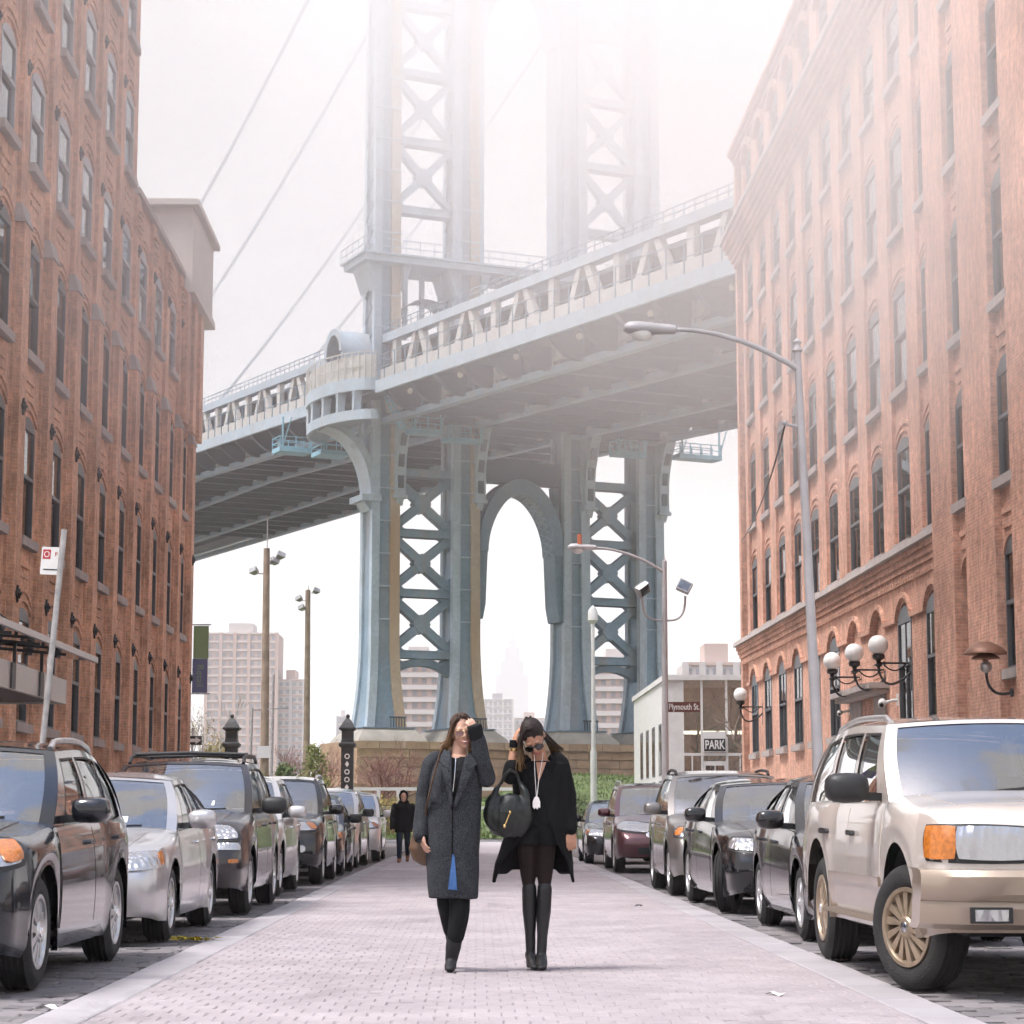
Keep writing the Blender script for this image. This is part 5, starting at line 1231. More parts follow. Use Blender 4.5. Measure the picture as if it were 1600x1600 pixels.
cloth('coat_grey', (.038, .041, .047), .95); cloth('black_cloth', (.006, .006, .007)); cloth('black_knit', (.014, .014, .016), .2); cloth('denim', (.07, .16, .38), .35); cloth('dark_denim', (.02, .028, .045), .3); cloth('trouser', (.009, .010, .011))
mat('boot_suede', (.010, .011, .013), .6); mat('boot_leather', (.006, .006, .007), .42, coat=.1); mat('tights', (.017, .010, .009), .8, spec=.2, var=.15, vscale=6); mat('bag_leather', (.009, .012, .011), .42, bump=.5, bscale=14, bdist=.02); mat('bag_brown', (.10, .055, .03), .45, var=.2, vscale=12)
mat('lens_rose', (.22, .10, .09), .08, coat=1.); mat('lens_dark', (.012, .010, .010), .06, coat=1.); mat('gold', (.65, .45, .2), .25, metal=1.); mat('pendant', (.80, .77, .74), .3); mat('shoe_brown', (.20, .08, .035), .55); mat('silver_metal', (.7, .7, .7), .25, metal=1.)
def fuse(mb, name, m, parent, voxel=.007, it=3, fold=0., fs=9., seed=0., loc=None):
    me = mb.mesh(name); o = bpy.data.objects.new(name, me); COL.objects.link(o)
    md = o.modifiers.new('r', 'REMESH'); md.mode = 'VOXEL'; md.voxel_size = voxel
    dg_ = bpy.context.evaluated_depsgraph_get(); me2 = bpy.data.meshes.new_from_object(o.evaluated_get(dg_)); bpy.data.objects.remove(o); bpy.data.meshes.remove(me)
    bm = bmesh.new(); bm.from_mesh(me2)
    for _ in range(it): bmesh.ops.smooth_vert(bm, verts=bm.verts, factor=.5, use_axis_x=True, use_axis_y=True, use_axis_z=True)
    if fold:
        bm.normal_update()
        for v in bm.verts:
            p = Vector((v.co.x * fs, v.co.y * fs, v.co.z * fs * .45 + seed)); v.co += v.normal * fold * (mnoise.noise(p) + .5 * mnoise.noise(p * 2.3))
    bm.to_mesh(me2); bm.free(); me2.name = name; me2.materials.clear(); me2.materials.append(MATS[m]); me2.shade_smooth()
    return put(name, me2, parent, loc)
def loft(mb, secs, n=26, pw=2.3):
    rg = []
    for x, y, z, rx, ry in secs:
        ring = []
        for k in range(n):
            a = 2 * math.pi * k / n; c, s = math.cos(a), math.sin(a)
            ring.append((x + rx * math.copysign(abs(c) ** (2 / pw), c), y + ry * math.copysign(abs(s) ** (2 / pw), s), z))
        rg.append(ring)
    return mb.rings(rg)
def limb(mb, pts, rads, n=14):
    P = []; Rr = []
    for i in range(len(pts) - 1):
        for q in range(5):
            t = q / 5; P.append(Vector(pts[i]).lerp(Vector(pts[i + 1]), t)); Rr.append(rads[i] * (1 - t) + rads[i + 1] * t)
    P.append(Vector(pts[-1])); Rr.append(rads[-1]); mb.tube(P, Rr, n)
    for p, r in zip(pts, rads): mb.ball(p, r * .985, 12, 8)
    return mb
def hand(mb, wrist, d, nrm, thumb, size=1., curl=.5, spread=.12):
    """palm from wrist along d; nrm = back-of-hand normal; thumb = +1/-1 side along d x nrm"""
    w_, d, nrm = Vector(wrist), Vector(d).normalized(), Vector(nrm).normalized(); s = d.cross(nrm).normalized() * thumb; k = size
    for i in range(4):
        q = (i - 1.5) * .019 * k
        mb.tube([w_ + s * q * .6, w_ + d * .045 * k + s * q, w_ + d * .085 * k + s * q * 1.05], [.016 * k, .0155 * k, .012 * k], 8)
    ln = [.068, .078, .072, .056]
    for i in range(4):
        q = (1.5 - i) * .0205 * k; p = w_ + d * .083 * k + s * q; dd = (d + s * spread * (1.5 - i) * .5).normalized(); a = 0; pts = [p]
        for j, f in enumerate((.45, .32, .25)):
            a += curl * (.5, .9, .7)[j]; v = dd * math.cos(a) - nrm * math.sin(a); p = p + v * ln[i] * f * k; pts.append(p)
        mb.tube(pts, [.0092 * k, .0088 * k, .008 * k, .0062 * k], 8); mb.ball(pts[-1], .0064 * k, 8, 6)
    p = w_ + d * .018 * k + s * .03 * k; v1 = (d * .75 + s * .75 - nrm * .25).normalized(); v2 = (d * .95 + s * .25 - nrm * .3).normalized()
    mb.tube([p - s * .012 * k, p + v1 * .035 * k, p + v1 * .035 * k + v2 * .04 * k], [.013 * k, .0105 * k, .008 * k], 8)
    return mb
def head_parts(M, k=1.):
    """meshes for a head centred at the origin looking along -Y, moved by matrix M"""
    h = MB()
    h.ball((0, .012, .02), (.073 * k, .092 * k, .10 * k), 20, 14)              # skull
    h.ball((0, -.022, -.04), (.058 * k, .066 * k, .078 * k), 18, 12)           # face
    h.ball((0, -.050, -.092), (.030 * k, .028 * k, .026 * k), 14, 8)           # chin
    for s in (-1, 1):
        h.ball((s * .036, -.060, -.030), (.024, .022, .026), 10, 8)             # cheeks
        h.ball((s * .030, -.078, .022), (.027, .012, .010), 10, 6)              # brow
        h.ball((s * .073, .012, -.008), (.009, .019, .031), 10, 8)              # ears
        h.ball((s * .013, -.090, -.036), (.009, .010, .008), 8, 6)              # nostrils
    h.tube([(0, -.080, .018), (0, -.094, -.006), (0, -.106, -.030), (0, -.090, -.042)], [.009, .011, .014, .010], 10)   # nose
    h.ball((0, -.086, -.066), (.024, .012, .010), 12, 6)                        # mouth mound
    h.v = [tuple(M @ Vector(p)) for p in h.v]; return h
def xf(mb, M): mb.v = [tuple(M @ Vector(p)) for p in mb.v]; return mb
def face_bits(par, M, lens, frame, smile=True, big=1.):
    lp = xf(MB().tube([(-.026, -.092, -.062), (-.012, -.0995, -.068), (0, -.101, -.0695), (.012, -.0995, -.068), (.026, -.092, -.062)], [.003, .006, .0065, .006, .003], 8), M); lp.build('lips', 'lips', par, smooth=180)
    if smile: xf(MB().tube([(-.018, -.1005, -.064), (0, -.106, -.0665), (.018, -.1005, -.064)], [.002, .0032, .002], 6), M).build('teeth', 'pendant', par, smooth=180)
    gl = MB()
    for s in (-1, 1):
        pts = [(s * (.034 + .029 * big * math.cos(a)), .0 - .004 + .026 * big * math.sin(a) * (1 if math.sin(a) < 0 else .85)) for a in np.linspace(0, 2 * math.pi, 20, endpoint=False)]
        ln_ = MB().prism([(p[0], p[1]) for p in pts], 1, -.104, -.100)
        ln_.v = [(x, y + .9 * max(0, abs(x) - .02) ** 1.5, z) for x, y, z in ln_.v]
        xf(ln_, M).build('lens', lens, par, fix=True)
        gl.tube([(x, -.102 + .9 * max(0, abs(x) - .02) ** 1.5, z) for x, z in pts + pts[:1]], .0022, 6, cap=False)
        gl.tube([(s * .063, -.094, .006), (s * .074, -.05, .008), (s * .078, .01, .004)], .0025, 6)
    gl.tube([(-.008, -.103, .006), (0, -.106, .008), (.008, -.103, .006)], .0025, 6)
    xf(gl, M).build('glasses_frame', frame, par, smooth=60)
def strands(mb, roots, rnd, r=.006, n=6):
    for pth in roots:
        p = [Vector(q) for q in pth]; pts = []
        for i in range(n + 1):
            t = i / n; a = bezier(p[0], p[1], p[2], p[3], 1)[0] if False else (p[0] * (1-t)**3 + p[1] * 3*t*(1-t)**2 + p[2] * 3*t*t*(1-t) + p[3] * t**3); pts.append(a)
        mb.tube(pts, [r * (1 - .75 * (i / n) ** 2) for i in range(n + 1)], 5)
    return mb
rnd = random.Random(21)
# ---------------- woman in the grey coat
KA = 226.
def A(px, py, y=0.): return ((px - 703) / KA, y, (1518 - py) / KA)
WA = thing('person', 'woman in long grey wool coat shading her face with one raised sleeve', 'person', (-.18, 15.03, 0.004), 0, 'people walking in the street')
MA = Matrix.Translation(A(720, 1153, -.02)) @ Matrix.Rotation(R(-8), 4, 'Y') @ Matrix.Rotation(R(8), 4, 'Z') @ Matrix.Rotation(R(6), 4, 'X')
body = head_parts(MA)
sL, sR = Vector(A(672, 1193)), Vector(A(750, 1196)); eL, eR = Vector(A(661, 1255, .02)), Vector(A(757, 1226, -.05)); wL, wR = Vector(A(657, 1310, -.05)), Vector(A(742, 1162, -.125))
limb(body, [A(716, 1170), A(713, 1198)], [.052, .058])
loft(body, [(.035, .0, .98, .155, .1), (.035, 0, 1.08, .13, .095), (.035, 0, 1.25, .15, .105), (.035, 0, 1.38, .16, .1), (.035, 0, 1.45, .11, .075)])
limb(body, [sL + Vector((.05, 0, -.04)), eL, wL], [.035, .036, .028]); limb(body, [sR + Vector((-.04, 0, -.04)), eR, wR], [.035, .036, .028])
limb(body, [A(698, 1320), A(696, 1420, .06), A(702, 1458, .17), (0, .36, .2)], [.05, .04, .03, .025]); limb(body, [A(712, 1320), A(717, 1425, -.04), A(711, 1466, -.05), A(704, 1500, 0)], [.05, .04, .03, .025])
hand(body, wL, (.25, -.35, -1), (-1, -.3, 0), 1, .95, .5); hand(body, wR, (-.35, -.1, .9), (.55, -.8, 0), 1, .9, .55)
fuse(body, 'body', 'skin', WA, .006, 2)
face_bits(WA, MA, 'lens_rose', 'gold', True, 1.0)
# coat
c = MB()
loft(c, [(.012, .01, .485, .168, .135), (.012, .01, .60, .178, .14), (.012, .005, .80, .186, .14), (.018, 0, 1.0, .19, .135), (.024, 0, 1.15, .185, .13), (.03, 0, 1.30, .186, .13), (.034, .005, 1.37, .176, .118), (.036, .012, 1.42, .145, .10), (.038, .02, 1.447, .088, .075)], pw=2.5)
coat = fuse(c, 'coat', 'coat_grey', WA, .008, 4, .010, 7., 3.)
c = MB(); limb(c, [sL + Vector((.03, .01, -.01)), sL + Vector((-.005, 0, -.05)), eL + Vector((-.005, 0, 0)), wL + Vector((0, .0, -.01))], [.06, .062, .056, .056], 16); fuse(c, 'sleeve', 'coat_grey', WA, .008, 4, .009, 8., 1.)
c = MB(); limb(c, [sR + Vector((-.05, .01, -.01)), sR + Vector((0, 0, -.03)), eR, wR + Vector((.004, .005, -.01))], [.06, .066, .064, .052], 16); fuse(c, 'sleeve', 'coat_grey', WA, .008, 4, .009, 8., 2.)
bv = BVHTree.FromPolygons([v.co for v in coat.data.vertices], [p.vertices for p in coat.data.polygons])
def cp(px, py): p = A(px, py); return (p[0], -.6, p[2])
FD = (0, 1, 0)
patch(bv, [cp(703, 1268), cp(707, 1268), cp(729, 1188), cp(702, 1188)], FD, .012, 6, 12).build('top', 'black_knit', WA, smooth=60)
patch(bv, [cp(705.2, 1246), cp(706, 1246), cp(711.2, 1192), cp(710.2, 1192)], FD, .017, 1, 10).build('zip', 'silver_metal', WA, smooth=60)
patch(bv, [cp(702, 1270), cp(704, 1264), cp(703, 1190), cp(688, 1196)], FD, .045, 6, 12, .03).build('lapel', 'coat_grey', WA, smooth=50)
patch(bv, [cp(707, 1264), cp(710, 1270), cp(738, 1206), cp(727, 1190)], FD, .045, 6, 12, .03).build('lapel', 'coat_grey', WA, smooth=50)
patch(bv, [cp(686, 1203), cp(700, 1214), cp(702, 1188), cp(693, 1186)], FD, .05, 4, 4, .03).build('collar', 'coat_grey', WA, smooth=50)
patch(bv, [cp(740, 1206), cp(728, 1216), cp(727, 1188), cp(736, 1187)], FD, .05, 4, 4, .03).build('collar', 'coat_grey', WA, smooth=50)
patch(bv, [cp(699, 1394), cp(713, 1395), cp(709, 1345), cp(706, 1340)], FD, .008, 4, 8, .0).build('shirt_tail', 'denim', WA, smooth=60)
patch(bv, [cp(704.5, 1345), cp(706.5, 1345), cp(706.5, 1268), cp(704.5, 1268)], FD, .004, 1, 14, .0).build('front_seam', 'black_cloth', WA)
patch(bv, [cp(672, 1262), cp(690, 1264), cp(690, 1257), cp(672, 1255)], FD, .008, 6, 2, .01).build('pocket', 'coat_grey', WA, smooth=50)
cu = MB(); dv_ = (wR - eR).normalized(); cu.tube([wR - dv_ * .02, wR + dv_ * .05, wR + dv_ * .085], [.052, .054, .05], 16); fuse(cu, 'knit_cuff', 'black_knit', WA, .008, 2)
cu = MB(); cu.tube([wL + Vector((0, 0, -.02)), wL + Vector((.006, -.01, -.05))], [.05, .046], 16); fuse(cu, 'knit_cuff', 'black_knit', WA, .008, 2)
l = MB(); limb(l, [A(694, 1380, .03), A(696, 1420, .06), A(702, 1458, .17)], [.072, .066, .05]); limb(l, [A(718, 1380, -.0), A(717, 1425, -.04), A(711, 1466, -.05)], [.075, .070, .060]); fuse(l, 'trousers', 'trouser', WA, .008, 3, .006, 9.)
def boot(par, ank, toe, top, m, r=.046, heel=.05, rt=None):
    b = MB(); an, to, tp_ = Vector(ank), Vector(toe), Vector(top)
    limb(b, [tp_, an.lerp(tp_, .65), an.lerp(tp_, .3), an], [rt or r * 1.12, (rt or r) * 1.0, r * .98, r * .9]); fwd = (to - an); fwd.z = 0; fwd.normalize()
    hl = an - fwd * .035; hl.z = to.z + heel
    b.tube([hl + Vector((0, 0, .01)), (an + to) / 2 + Vector((0, 0, -.01)), to + Vector((0, 0, .0))], [(.04, .036), (.038, .042), (.022, .036)], 12)
    b.ball(to + Vector((0, 0, .003)), (.036, .036, .02), 12, 8)
    b.tube([hl, hl - Vector((0, 0, heel + .012))], [.03, .022], 10)
    o = fuse(b, 'boot', m, par, .007, 2)
    return o
boot(WA, A(704, 1502, .0), (A(702, 1518)[0], -.13, .02), A(709, 1470, -.04), 'boot_suede', .048, .045, .054)
boot(WA, (.0, .36, .20), (.0, .30, .07), (.0, .24, .30), 'boot_suede', .045, .03)
# hair
h = MB(); h.ball((0, .024, .034), (.082, .096, .098), 20, 14); h.ball((-.05, .05, -.04), (.042, .05, .10), 12, 8); h.ball((.05, .05, -.04), (.042, .05, .09), 12, 8)
h.v = [p for p in h.v]
xf(h, MA); hair = fuse(h, 'hair', 'hair_brown', WA, .007, 3, .005, 26.)
rt = []
for i in range(110):
    s = -1 if rnd.random() < .62 else 1; a = rnd.uniform(-.4, 1.0)
    p0 = MA @ Vector((s * rnd.uniform(.002, .03), -.062 + rnd.uniform(0, .11), .122 - rnd.uniform(0, .02))); p1 = MA @ Vector((s * rnd.uniform(.072, .088), -.045 + a * .07, .07)); p2 = MA @ Vector((s * rnd.uniform(.078, .10), -.02 + a * .09, -.06))
    p3 = Vector(A(rnd.uniform(684, 702) if s < 0 else rnd.uniform(726, 738), rnd.uniform(1168, 1193), rnd.uniform(-.06, .06)))
    rt.append((p0, p1, p2, p3))
strands(MB(), rt, rnd, .007).build('locks', 'hair_brown', hair, smooth=180)
# brown shoulder bag on her arm
sbg = thing('shoulder_bag', 'brown leather shoulder bag hanging behind the hanging arm of the grey coat', 'bag', (-.18, 15.03, .004))
b = MB(); loft(b, [(-.15, .06, .70, .05, .05), (-.165, .06, .74, .10, .075), (-.175, .05, .82, .115, .08), (-.165, .05, .92, .10, .07), (-.15, .05, .97, .07, .05)]); fuse(b, 'pouch', 'bag_brown', sbg, .008, 3, .008, 12.)
MB().tube([A(672, 1320, .07), A(664, 1275, -.06), A(672, 1240, -.155), A(680, 1210, -.15), A(686, 1188, -.09), A(690, 1180, .02), A(686, 1190, .1), A(675, 1240, .14), A(668, 1310, .08)], [(.021, .006)] * 9, 8).build('strap', 'bag_brown', sbg, smooth=60)
# ---------------- woman in black
KB = 223.5
def B(px, py, y=0.): return ((px - 836) / KB, y, (1515 - py) / KB)
WB = thing('person', 'woman in black coat and tall boots looking down with a hand in her hair', 'person', (.40, 15.21, 0.004), 0, 'people walking in the street')
MBm = Matrix.Translation(B(833, 1162, -.11)) @ Matrix.Rotation(R(-14), 4, 'Y') @ Matrix.Rotation(R(-14), 4, 'Z') @ Matrix.Rotation(R(46), 4, 'X')
body = head_parts(MBm)
sL, sR = Vector(B(810, 1203)), Vector(B(877, 1200)); eL, eR = Vector(B(797, 1222, -.10)), Vector(B(889, 1252, .03)); wL, wR = Vector(B(803, 1178, -.08)), Vector(B(890, 1305, -.04))
limb(body, [B(838, 1172, -.04), B(845, 1200, .01)], [.05, .056])
loft(body, [(.03, .0, .92, .10, .07), (.03, 0, 1.0, .11, .08), (.03, 0, 1.1, .10, .075), (.035, 0, 1.25, .12, .085), (.04, .0, 1.36, .13, .085), (.04, .01, 1.42, .09, .065)])
limb(body, [sL + Vector((.03, 0, -.03)), eL, wL], [.036, .036, .026]); limb(body, [sR + Vector((-.05, 0, -.04)), eR, wR], [.034, .034, .026])
hand(body, wL, (.16, .15, 1), (-.9, -.3, 0), -1, .95, .35); hand(body, wR, (.05, -.15, -1), (.25, -.95, 0), 1, .98, .45)
limb(body, [B(824, 1310), B(826, 1402, -.03), B(829, 1462, .0), B(829, 1493, .015)], [.045, .03, .024, .022]); limb(body, [B(852, 1310), B(850, 1402, -.06), B(846, 1462, -.05), B(845, 1494, -.03)], [.045, .03, .024, .022])
fuse(body, 'body', 'skin_tan', WB, .006, 2)
face_bits(WB, MBm, 'lens_dark', 'trim_black', False, 1.12)
t_ = MB(); limb(t_, [B(822, 1310), B(825, 1372, -.02), B(826, 1400, -.03)], [.074, .055, .034], 16); limb(t_, [B(854, 1310), B(850, 1372, -.04), B(850, 1400, -.06)], [.076, .055, .034], 16); fuse(t_, 'tights', 'tights', WB, .006, 2)
t_ = MB(); loft(t_, [(-.055, 0, .84, .092, .098), (-.05, 0, .92, .11, .11), (0.01, 0, .99, .152, .112), (.03, 0, 1.06, .14, .10)], pw=2.2); loft(t_, [(.085, 0, .84, .088, .098), (.07, 0, .92, .10, .11), (.04, 0, .99, .14, .112), (.03, 0, 1.06, .135, .10)], pw=2.2); fuse(t_, 'shorts', 'black_cloth', WB, .007, 2)
c = MB(); loft(c, [(.03, -.005, .98, .15, .115), (.03, -.005, 1.1, .135, .11), (.035, -.005, 1.25, .152, .118), (.038, .0, 1.36, .158, .11), (.04, .012, 1.415, .11, .085)]); top_o = fuse(c, 'blouse', 'black_cloth', WB, .007, 3, .007, 9.)
# open coat: back panel and two hanging fronts
c = MB()
def sheet(secs, th=.012):
    """secs: list of (z, [(x, y) ...]) open polylines -> thick sheet"""
    n = len(secs[0][1]); o_, i_ = [], []
    for z, pl_ in secs:
        for k, (x, y) in enumerate(pl_):
            a, b2 = Vector(pl_[max(k - 1, 0)]), Vector(pl_[min(k + 1, n - 1)]); tn = (b2 - a).normalized(); nr = Vector((-tn.y, tn.x)); zz = z[k] if hasattr(z, '__len__') else z
            o_.append((x + nr.x * th, y + nr.y * th, zz)); i_.append((x - nr.x * th, y - nr.y * th, zz))
    mb = MB(); m = len(secs); mb.v = o_ + i_; N = n * m
    for r_ in range(m - 1):
        for k in range(n - 1):
            a = r_ * n + k; mb.f += [(a, a + 1, a + n + 1, a + n), (N + a, N + a + n, N + a + n + 1, N + a + 1)]
    for k in range(n - 1): mb.f += [(k, N + k, N + k + 1, k + 1), ((m - 1) * n + k, (m - 1) * n + k + 1, N + (m - 1) * n + k + 1, N + (m - 1) * n + k)]
    for r_ in range(m - 1): a = r_ * n; c2 = r_ * n + n - 1; mb.f += [(a, a + n, N + a + n, N + a), (c2, N + c2, N + c2 + n, c2 + n)]
    return mb
def wrap(rx, ry, cx, cy, a0, a1, n=22): return [(cx + rx * math.cos(a), cy + ry * math.sin(a)) for a in np.linspace(a0, a1, n)]
# polyline from her left front edge (image right) round the back to the image-left front edge
secs = []
for z, rx, ry, f, cx in ((1.43, .13, .09, .10, .045), (1.40, .185, .115, .32, .045), (1.32, .19, .13, .40, .042), (1.15, .185, .13, .42, .04), (1.0, .20, .14, .40, .03), (.85, .235, .15, .30, .01), (.72, .262, .15, .16, -.005), (.64, .275, .14, .05, -.012)):
    pl_ = wrap(rx, ry, cx, .02, -math.pi * f, math.pi * (1 + f)); zz = [z] * 22
    if z < .7: zz = [z - .055 if k in (0, 1, 20, 21) else (z - .03 if k in (2, 19) else z + .03 * (1 if 6 < k < 15 else 0)) for k in range(22)]
    secs.append((zz, pl_))
c = sheet(secs, .011); limb(c, [sL + Vector((.01, .01, -.01)), eL, eL.lerp(wL, .35)], [.07, .062, .055], 16); limb(c, [sR + Vector((-.01, .01, -.01)), eR, wR + Vector((0, 0, .01))], [.066, .054, .047], 16)
c.ball(sR + Vector((-.03, .01, 0)), .072, 12, 8); c.ball(sL + Vector((.03, .01, 0)), .07, 12, 8)
fuse(c, 'coat', 'black_cloth', WB, .007, 3, .006, 8., 5.)
bv = BVHTree.FromPolygons([v.co for v in top_o.data.vertices], [p.vertices for p in top_o.data.polygons])
def cq(px, py): p = B(px, py); return (p[0], -.6, p[2])
patch(bv, [cq(840, 1228), cq(842, 1228), cq(856, 1192), cq(836, 1192)], FD, .006, 6, 8, .01).build('neckline', 'skin_tan', WB, smooth=60)
# belt-less necklace with white pendant
nk = MB().tube([B(848, 1186, -.06), B(845, 1205, -.115), B(841, 1225, -.135), B(838, 1252, -.145)], .0022, 6).tube([B(834, 1188, -.10), B(835, 1222, -.135), B(837, 1252, -.145)], .0022, 6).build('necklace', 'pendant', WB, smooth=60)
pp = [(0, .05), (.016, .036), (.026, .006), (.026, -.035), (.014, -.028), (.006, -.045), (-.004, -.03), (-.014, -.042), (-.026, -.025), (-.026, .006), (-.015, .036)]
MB().prism(pp, 1, -.01, .01).build('pendant', 'pendant', nk, loc=B(837, 1263, -.15), fix=True)
for p, q, m in ((wL + Vector((0, .0, .0)), wL + Vector((.004, 0, .05)), 'black_cloth'),): 
    MB().tube([p, p.lerp(q, .5), q], [.034, .035, .034], 14).build('bracelet', m, WB, smooth=60)
MB().tube([wL + Vector((.0, 0, -.022)), wL + Vector((.0, 0, -.008))], .034, 14).build('bangle', 'gold', WB, smooth=60)
MB().tube([wR + Vector((0, 0, -.012)), wR + Vector((0, 0, .02))], .034, 14).build('wristwatch', 'silver_metal', WB, smooth=60)
boot(WB, B(829, 1493, .015), (B(836, 1512)[0] - .005, -.10, .018), B(826.5, 1392, -.025), 'boot_leather', .038, .075, .052)
boot(WB, B(845, 1494, -.03), (B(845, 1512)[0], -.15, .018), B(850, 1392, -.055), 'boot_leather', .038, .075, .052)
h = MB(); h.ball((0, .024, .040), (.081, .097, .092), 20, 14); h.ball((.0, .07, -.04), (.07, .045, .09), 14, 8); xf(h, MBm); hair = fuse(h, 'hair', 'hair_dark', WB, .007, 3, .004, 26.)
rt = []
for i in range(120):
    s = -1 if rnd.random() < .45 else 1
    p0 = MBm @ Vector((s * rnd.uniform(.001, .02), -.045 + rnd.uniform(0, .13), .126 - rnd.uniform(0, .02))); p1 = MBm @ Vector((s * rnd.uniform(.08, .092), rnd.uniform(-.05, .05), .06))
    if s < 0: p2 = Vector(B(rnd.uniform(806, 816), 1180, rnd.uniform(-.14, 0))); p3 = Vector(B(rnd.uniform(803, 822), rnd.uniform(1190, 1216), rnd.uniform(-.17, -.08)))
    else: p2 = Vector(B(rnd.uniform(852, 862), 1165, rnd.uniform(0, .06))); p3 = Vector(B(rnd.uniform(862, 882), rnd.uniform(1178, 1196), rnd.uniform(.02, .1)))
    rt.append((p0, p1, p2, p3))
strands(MB(), rt, rnd, .007).build('locks', 'hair_dark', hair, smooth=180)
# slouchy handbag on her bent arm
hb = thing('handbag', 'large slouchy black leather handbag hanging from the bent arm of the black coat', 'bag', (.40, 15.21, .004))
b = MB(); c0 = Vector(B(796, 1278, -.16))
b.ball((c0.x - .005, c0.y, c0.z - .02), (.172, .088, .152), 26, 18); loft(b, [(c0.x - .005, c0.y, c0.z + .02, .15, .07), (c0.x - .005, c0.y, c0.z + .09, .13, .045), (c0.x, c0.y, c0.z + .115, .10, .03)], pw=2.2)
limb(b, [(c0.x - .115, c0.y, c0.z + .06), (c0.x - .09, c0.y + .015, c0.z + .15), (c0.x - .05, c0.y + .03, c0.z + .22)], [.05, .024, .012]); limb(b, [(c0.x + .105, c0.y, c0.z + .06), (c0.x + .095, c0.y + .015, c0.z + .15), (c0.x + .065, c0.y + .03, c0.z + .22)], [.05, .024, .012])
bag = fuse(b, 'pouch', 'bag_leather', hb, .007, 5, .018, 11., 2.)
MB().tube([(c0.x - .06, c0.y + .025, c0.z + .20), (c0.x - .03, eL.y - .06, c0.z + .26), (eL.x - .0, eL.y - .075, eL.z + .04), (eL.x + .04, eL.y - .05, c0.z + .27), (c0.x + .07, c0.y + .025, c0.z + .20)], [.012, .012, .011, .012, .012], 8).build('strap', 'bag_leather', hb, smooth=60)
bv = BVHTree.FromPolygons([v.co for v in bag.data.vertices], [p.vertices for p in bag.data.polygons])
patch(bv, [(c0.x - .07, -.6, c0.z - .0), (c0.x + .03, -.6, c0.z - .0), (c0.x + .045, -.6, c0.z + .10), (c0.x - .06, -.6, c0.z + .11)], FD, .012, 6, 6, .01, .6).build('flap', 'bag_leather', hb, smooth=60)
MB().tube([(c0.x - .0, c0.y - .105, c0.z + .0), (c0.x - .035, c0.y - .112, c0.z - .085)], .006, 8).ball((c0.x, c0.y - .105, c0.z + .004), .012, 10, 8).ball((c0.x - .037, c0.y - .112, c0.z - .09), .012, 10, 8).build('clasp', 'gold', hb, smooth=60)
# ---------------- hooded person farther up the street
WC = thing('person', 'person in black hooded jacket and dark jeans walking beside the parked cars', 'person', (-1.72, 51.2, 0), 0, 'people walking in the street')
MC = Matrix.Translation((0, -.04, 1.50)) @ Matrix.Rotation(R(22), 4, 'X')
body = head_parts(MC, .98); limb(body, [(0, -.02, 1.42), (0, 0, 1.34)], [.052, .06]); loft(body, [(0, 0, .85, .15, .1), (0, 0, 1.05, .15, .1), (0, 0, 1.25, .17, .1), (0, 0, 1.34, .12, .08)])
arms = [(Vector((-.2, 0, 1.29)), Vector((-.25, .02, 1.03)), Vector((-.26, -.08, .80))), (Vector((.2, 0, 1.29)), Vector((.25, .04, 1.03)), Vector((.24, -.02, .80)))]
for i, a in enumerate(arms): limb(body, a, [.05, .042, .03]); hand(body, a[2], (0, -.15, -1), ((-1 if i == 0 else 1), -.2, 0), -1 if i == 0 else 1, 1., .5)
limb(body, [(-.08, 0, .85), (-.09, -.12, .47), (-.09, -.06, .09)], [.08, .055, .04]); limb(body, [(.08, 0, .85), (.09, .06, .47), (.09, .3, .16)], [.08, .055, .04])
fuse(body, 'body', 'skin', WC, .008, 2); 
j = MB(); loft(j, [(0, 0, .70, .2, .14), (0, 0, .9, .215, .15), (0, 0, 1.1, .22, .15), (0, 0, 1.25, .235, .14), (0, 0, 1.34, .19, .11), (0, .01, 1.40, .1, .09)])
for a in arms: limb(j, a, [.085, .075, .06])
j.ball((0, .03, 1.54), (.115, .12, .14), 16, 10); j.ball((0, .0, 1.40), (.13, .11, .06), 14, 8)
fuse(j, 'jacket', 'black_cloth', WC, .012, 3, .008, 8.)
xf(MB().ball((0, -.062, -.035), (.05, .045, .062), 14, 10), MC).build('face', 'skin', WC, smooth=180)
l = MB(); limb(l, [(-.08, 0, .82), (-.09, -.12, .47), (-.09, -.06, .12)], [.095, .07, .055]); limb(l, [(.08, 0, .82), (.09, .06, .47), (.09, .28, .2)], [.095, .07, .055]); fuse(l, 'jeans', 'dark_denim', WC, .01, 3)
for an, to in (((-.09, -.06, .10), (-.10, -.22, .035)), ((.09, .30, .17), (.09, .2, .05))):
    b = MB(); limb(b, [an, Vector(an) + Vector((0, .0, -.05))], [.055, .05]); b.tube([Vector(an) + Vector((0, .05, -.06)), Vector(to)], [(.04, .045), (.03, .042)], 10); b.ball(to, (.045, .05, .032), 10, 8); fuse(b, 'shoe', 'shoe_brown', WC, .01, 2)
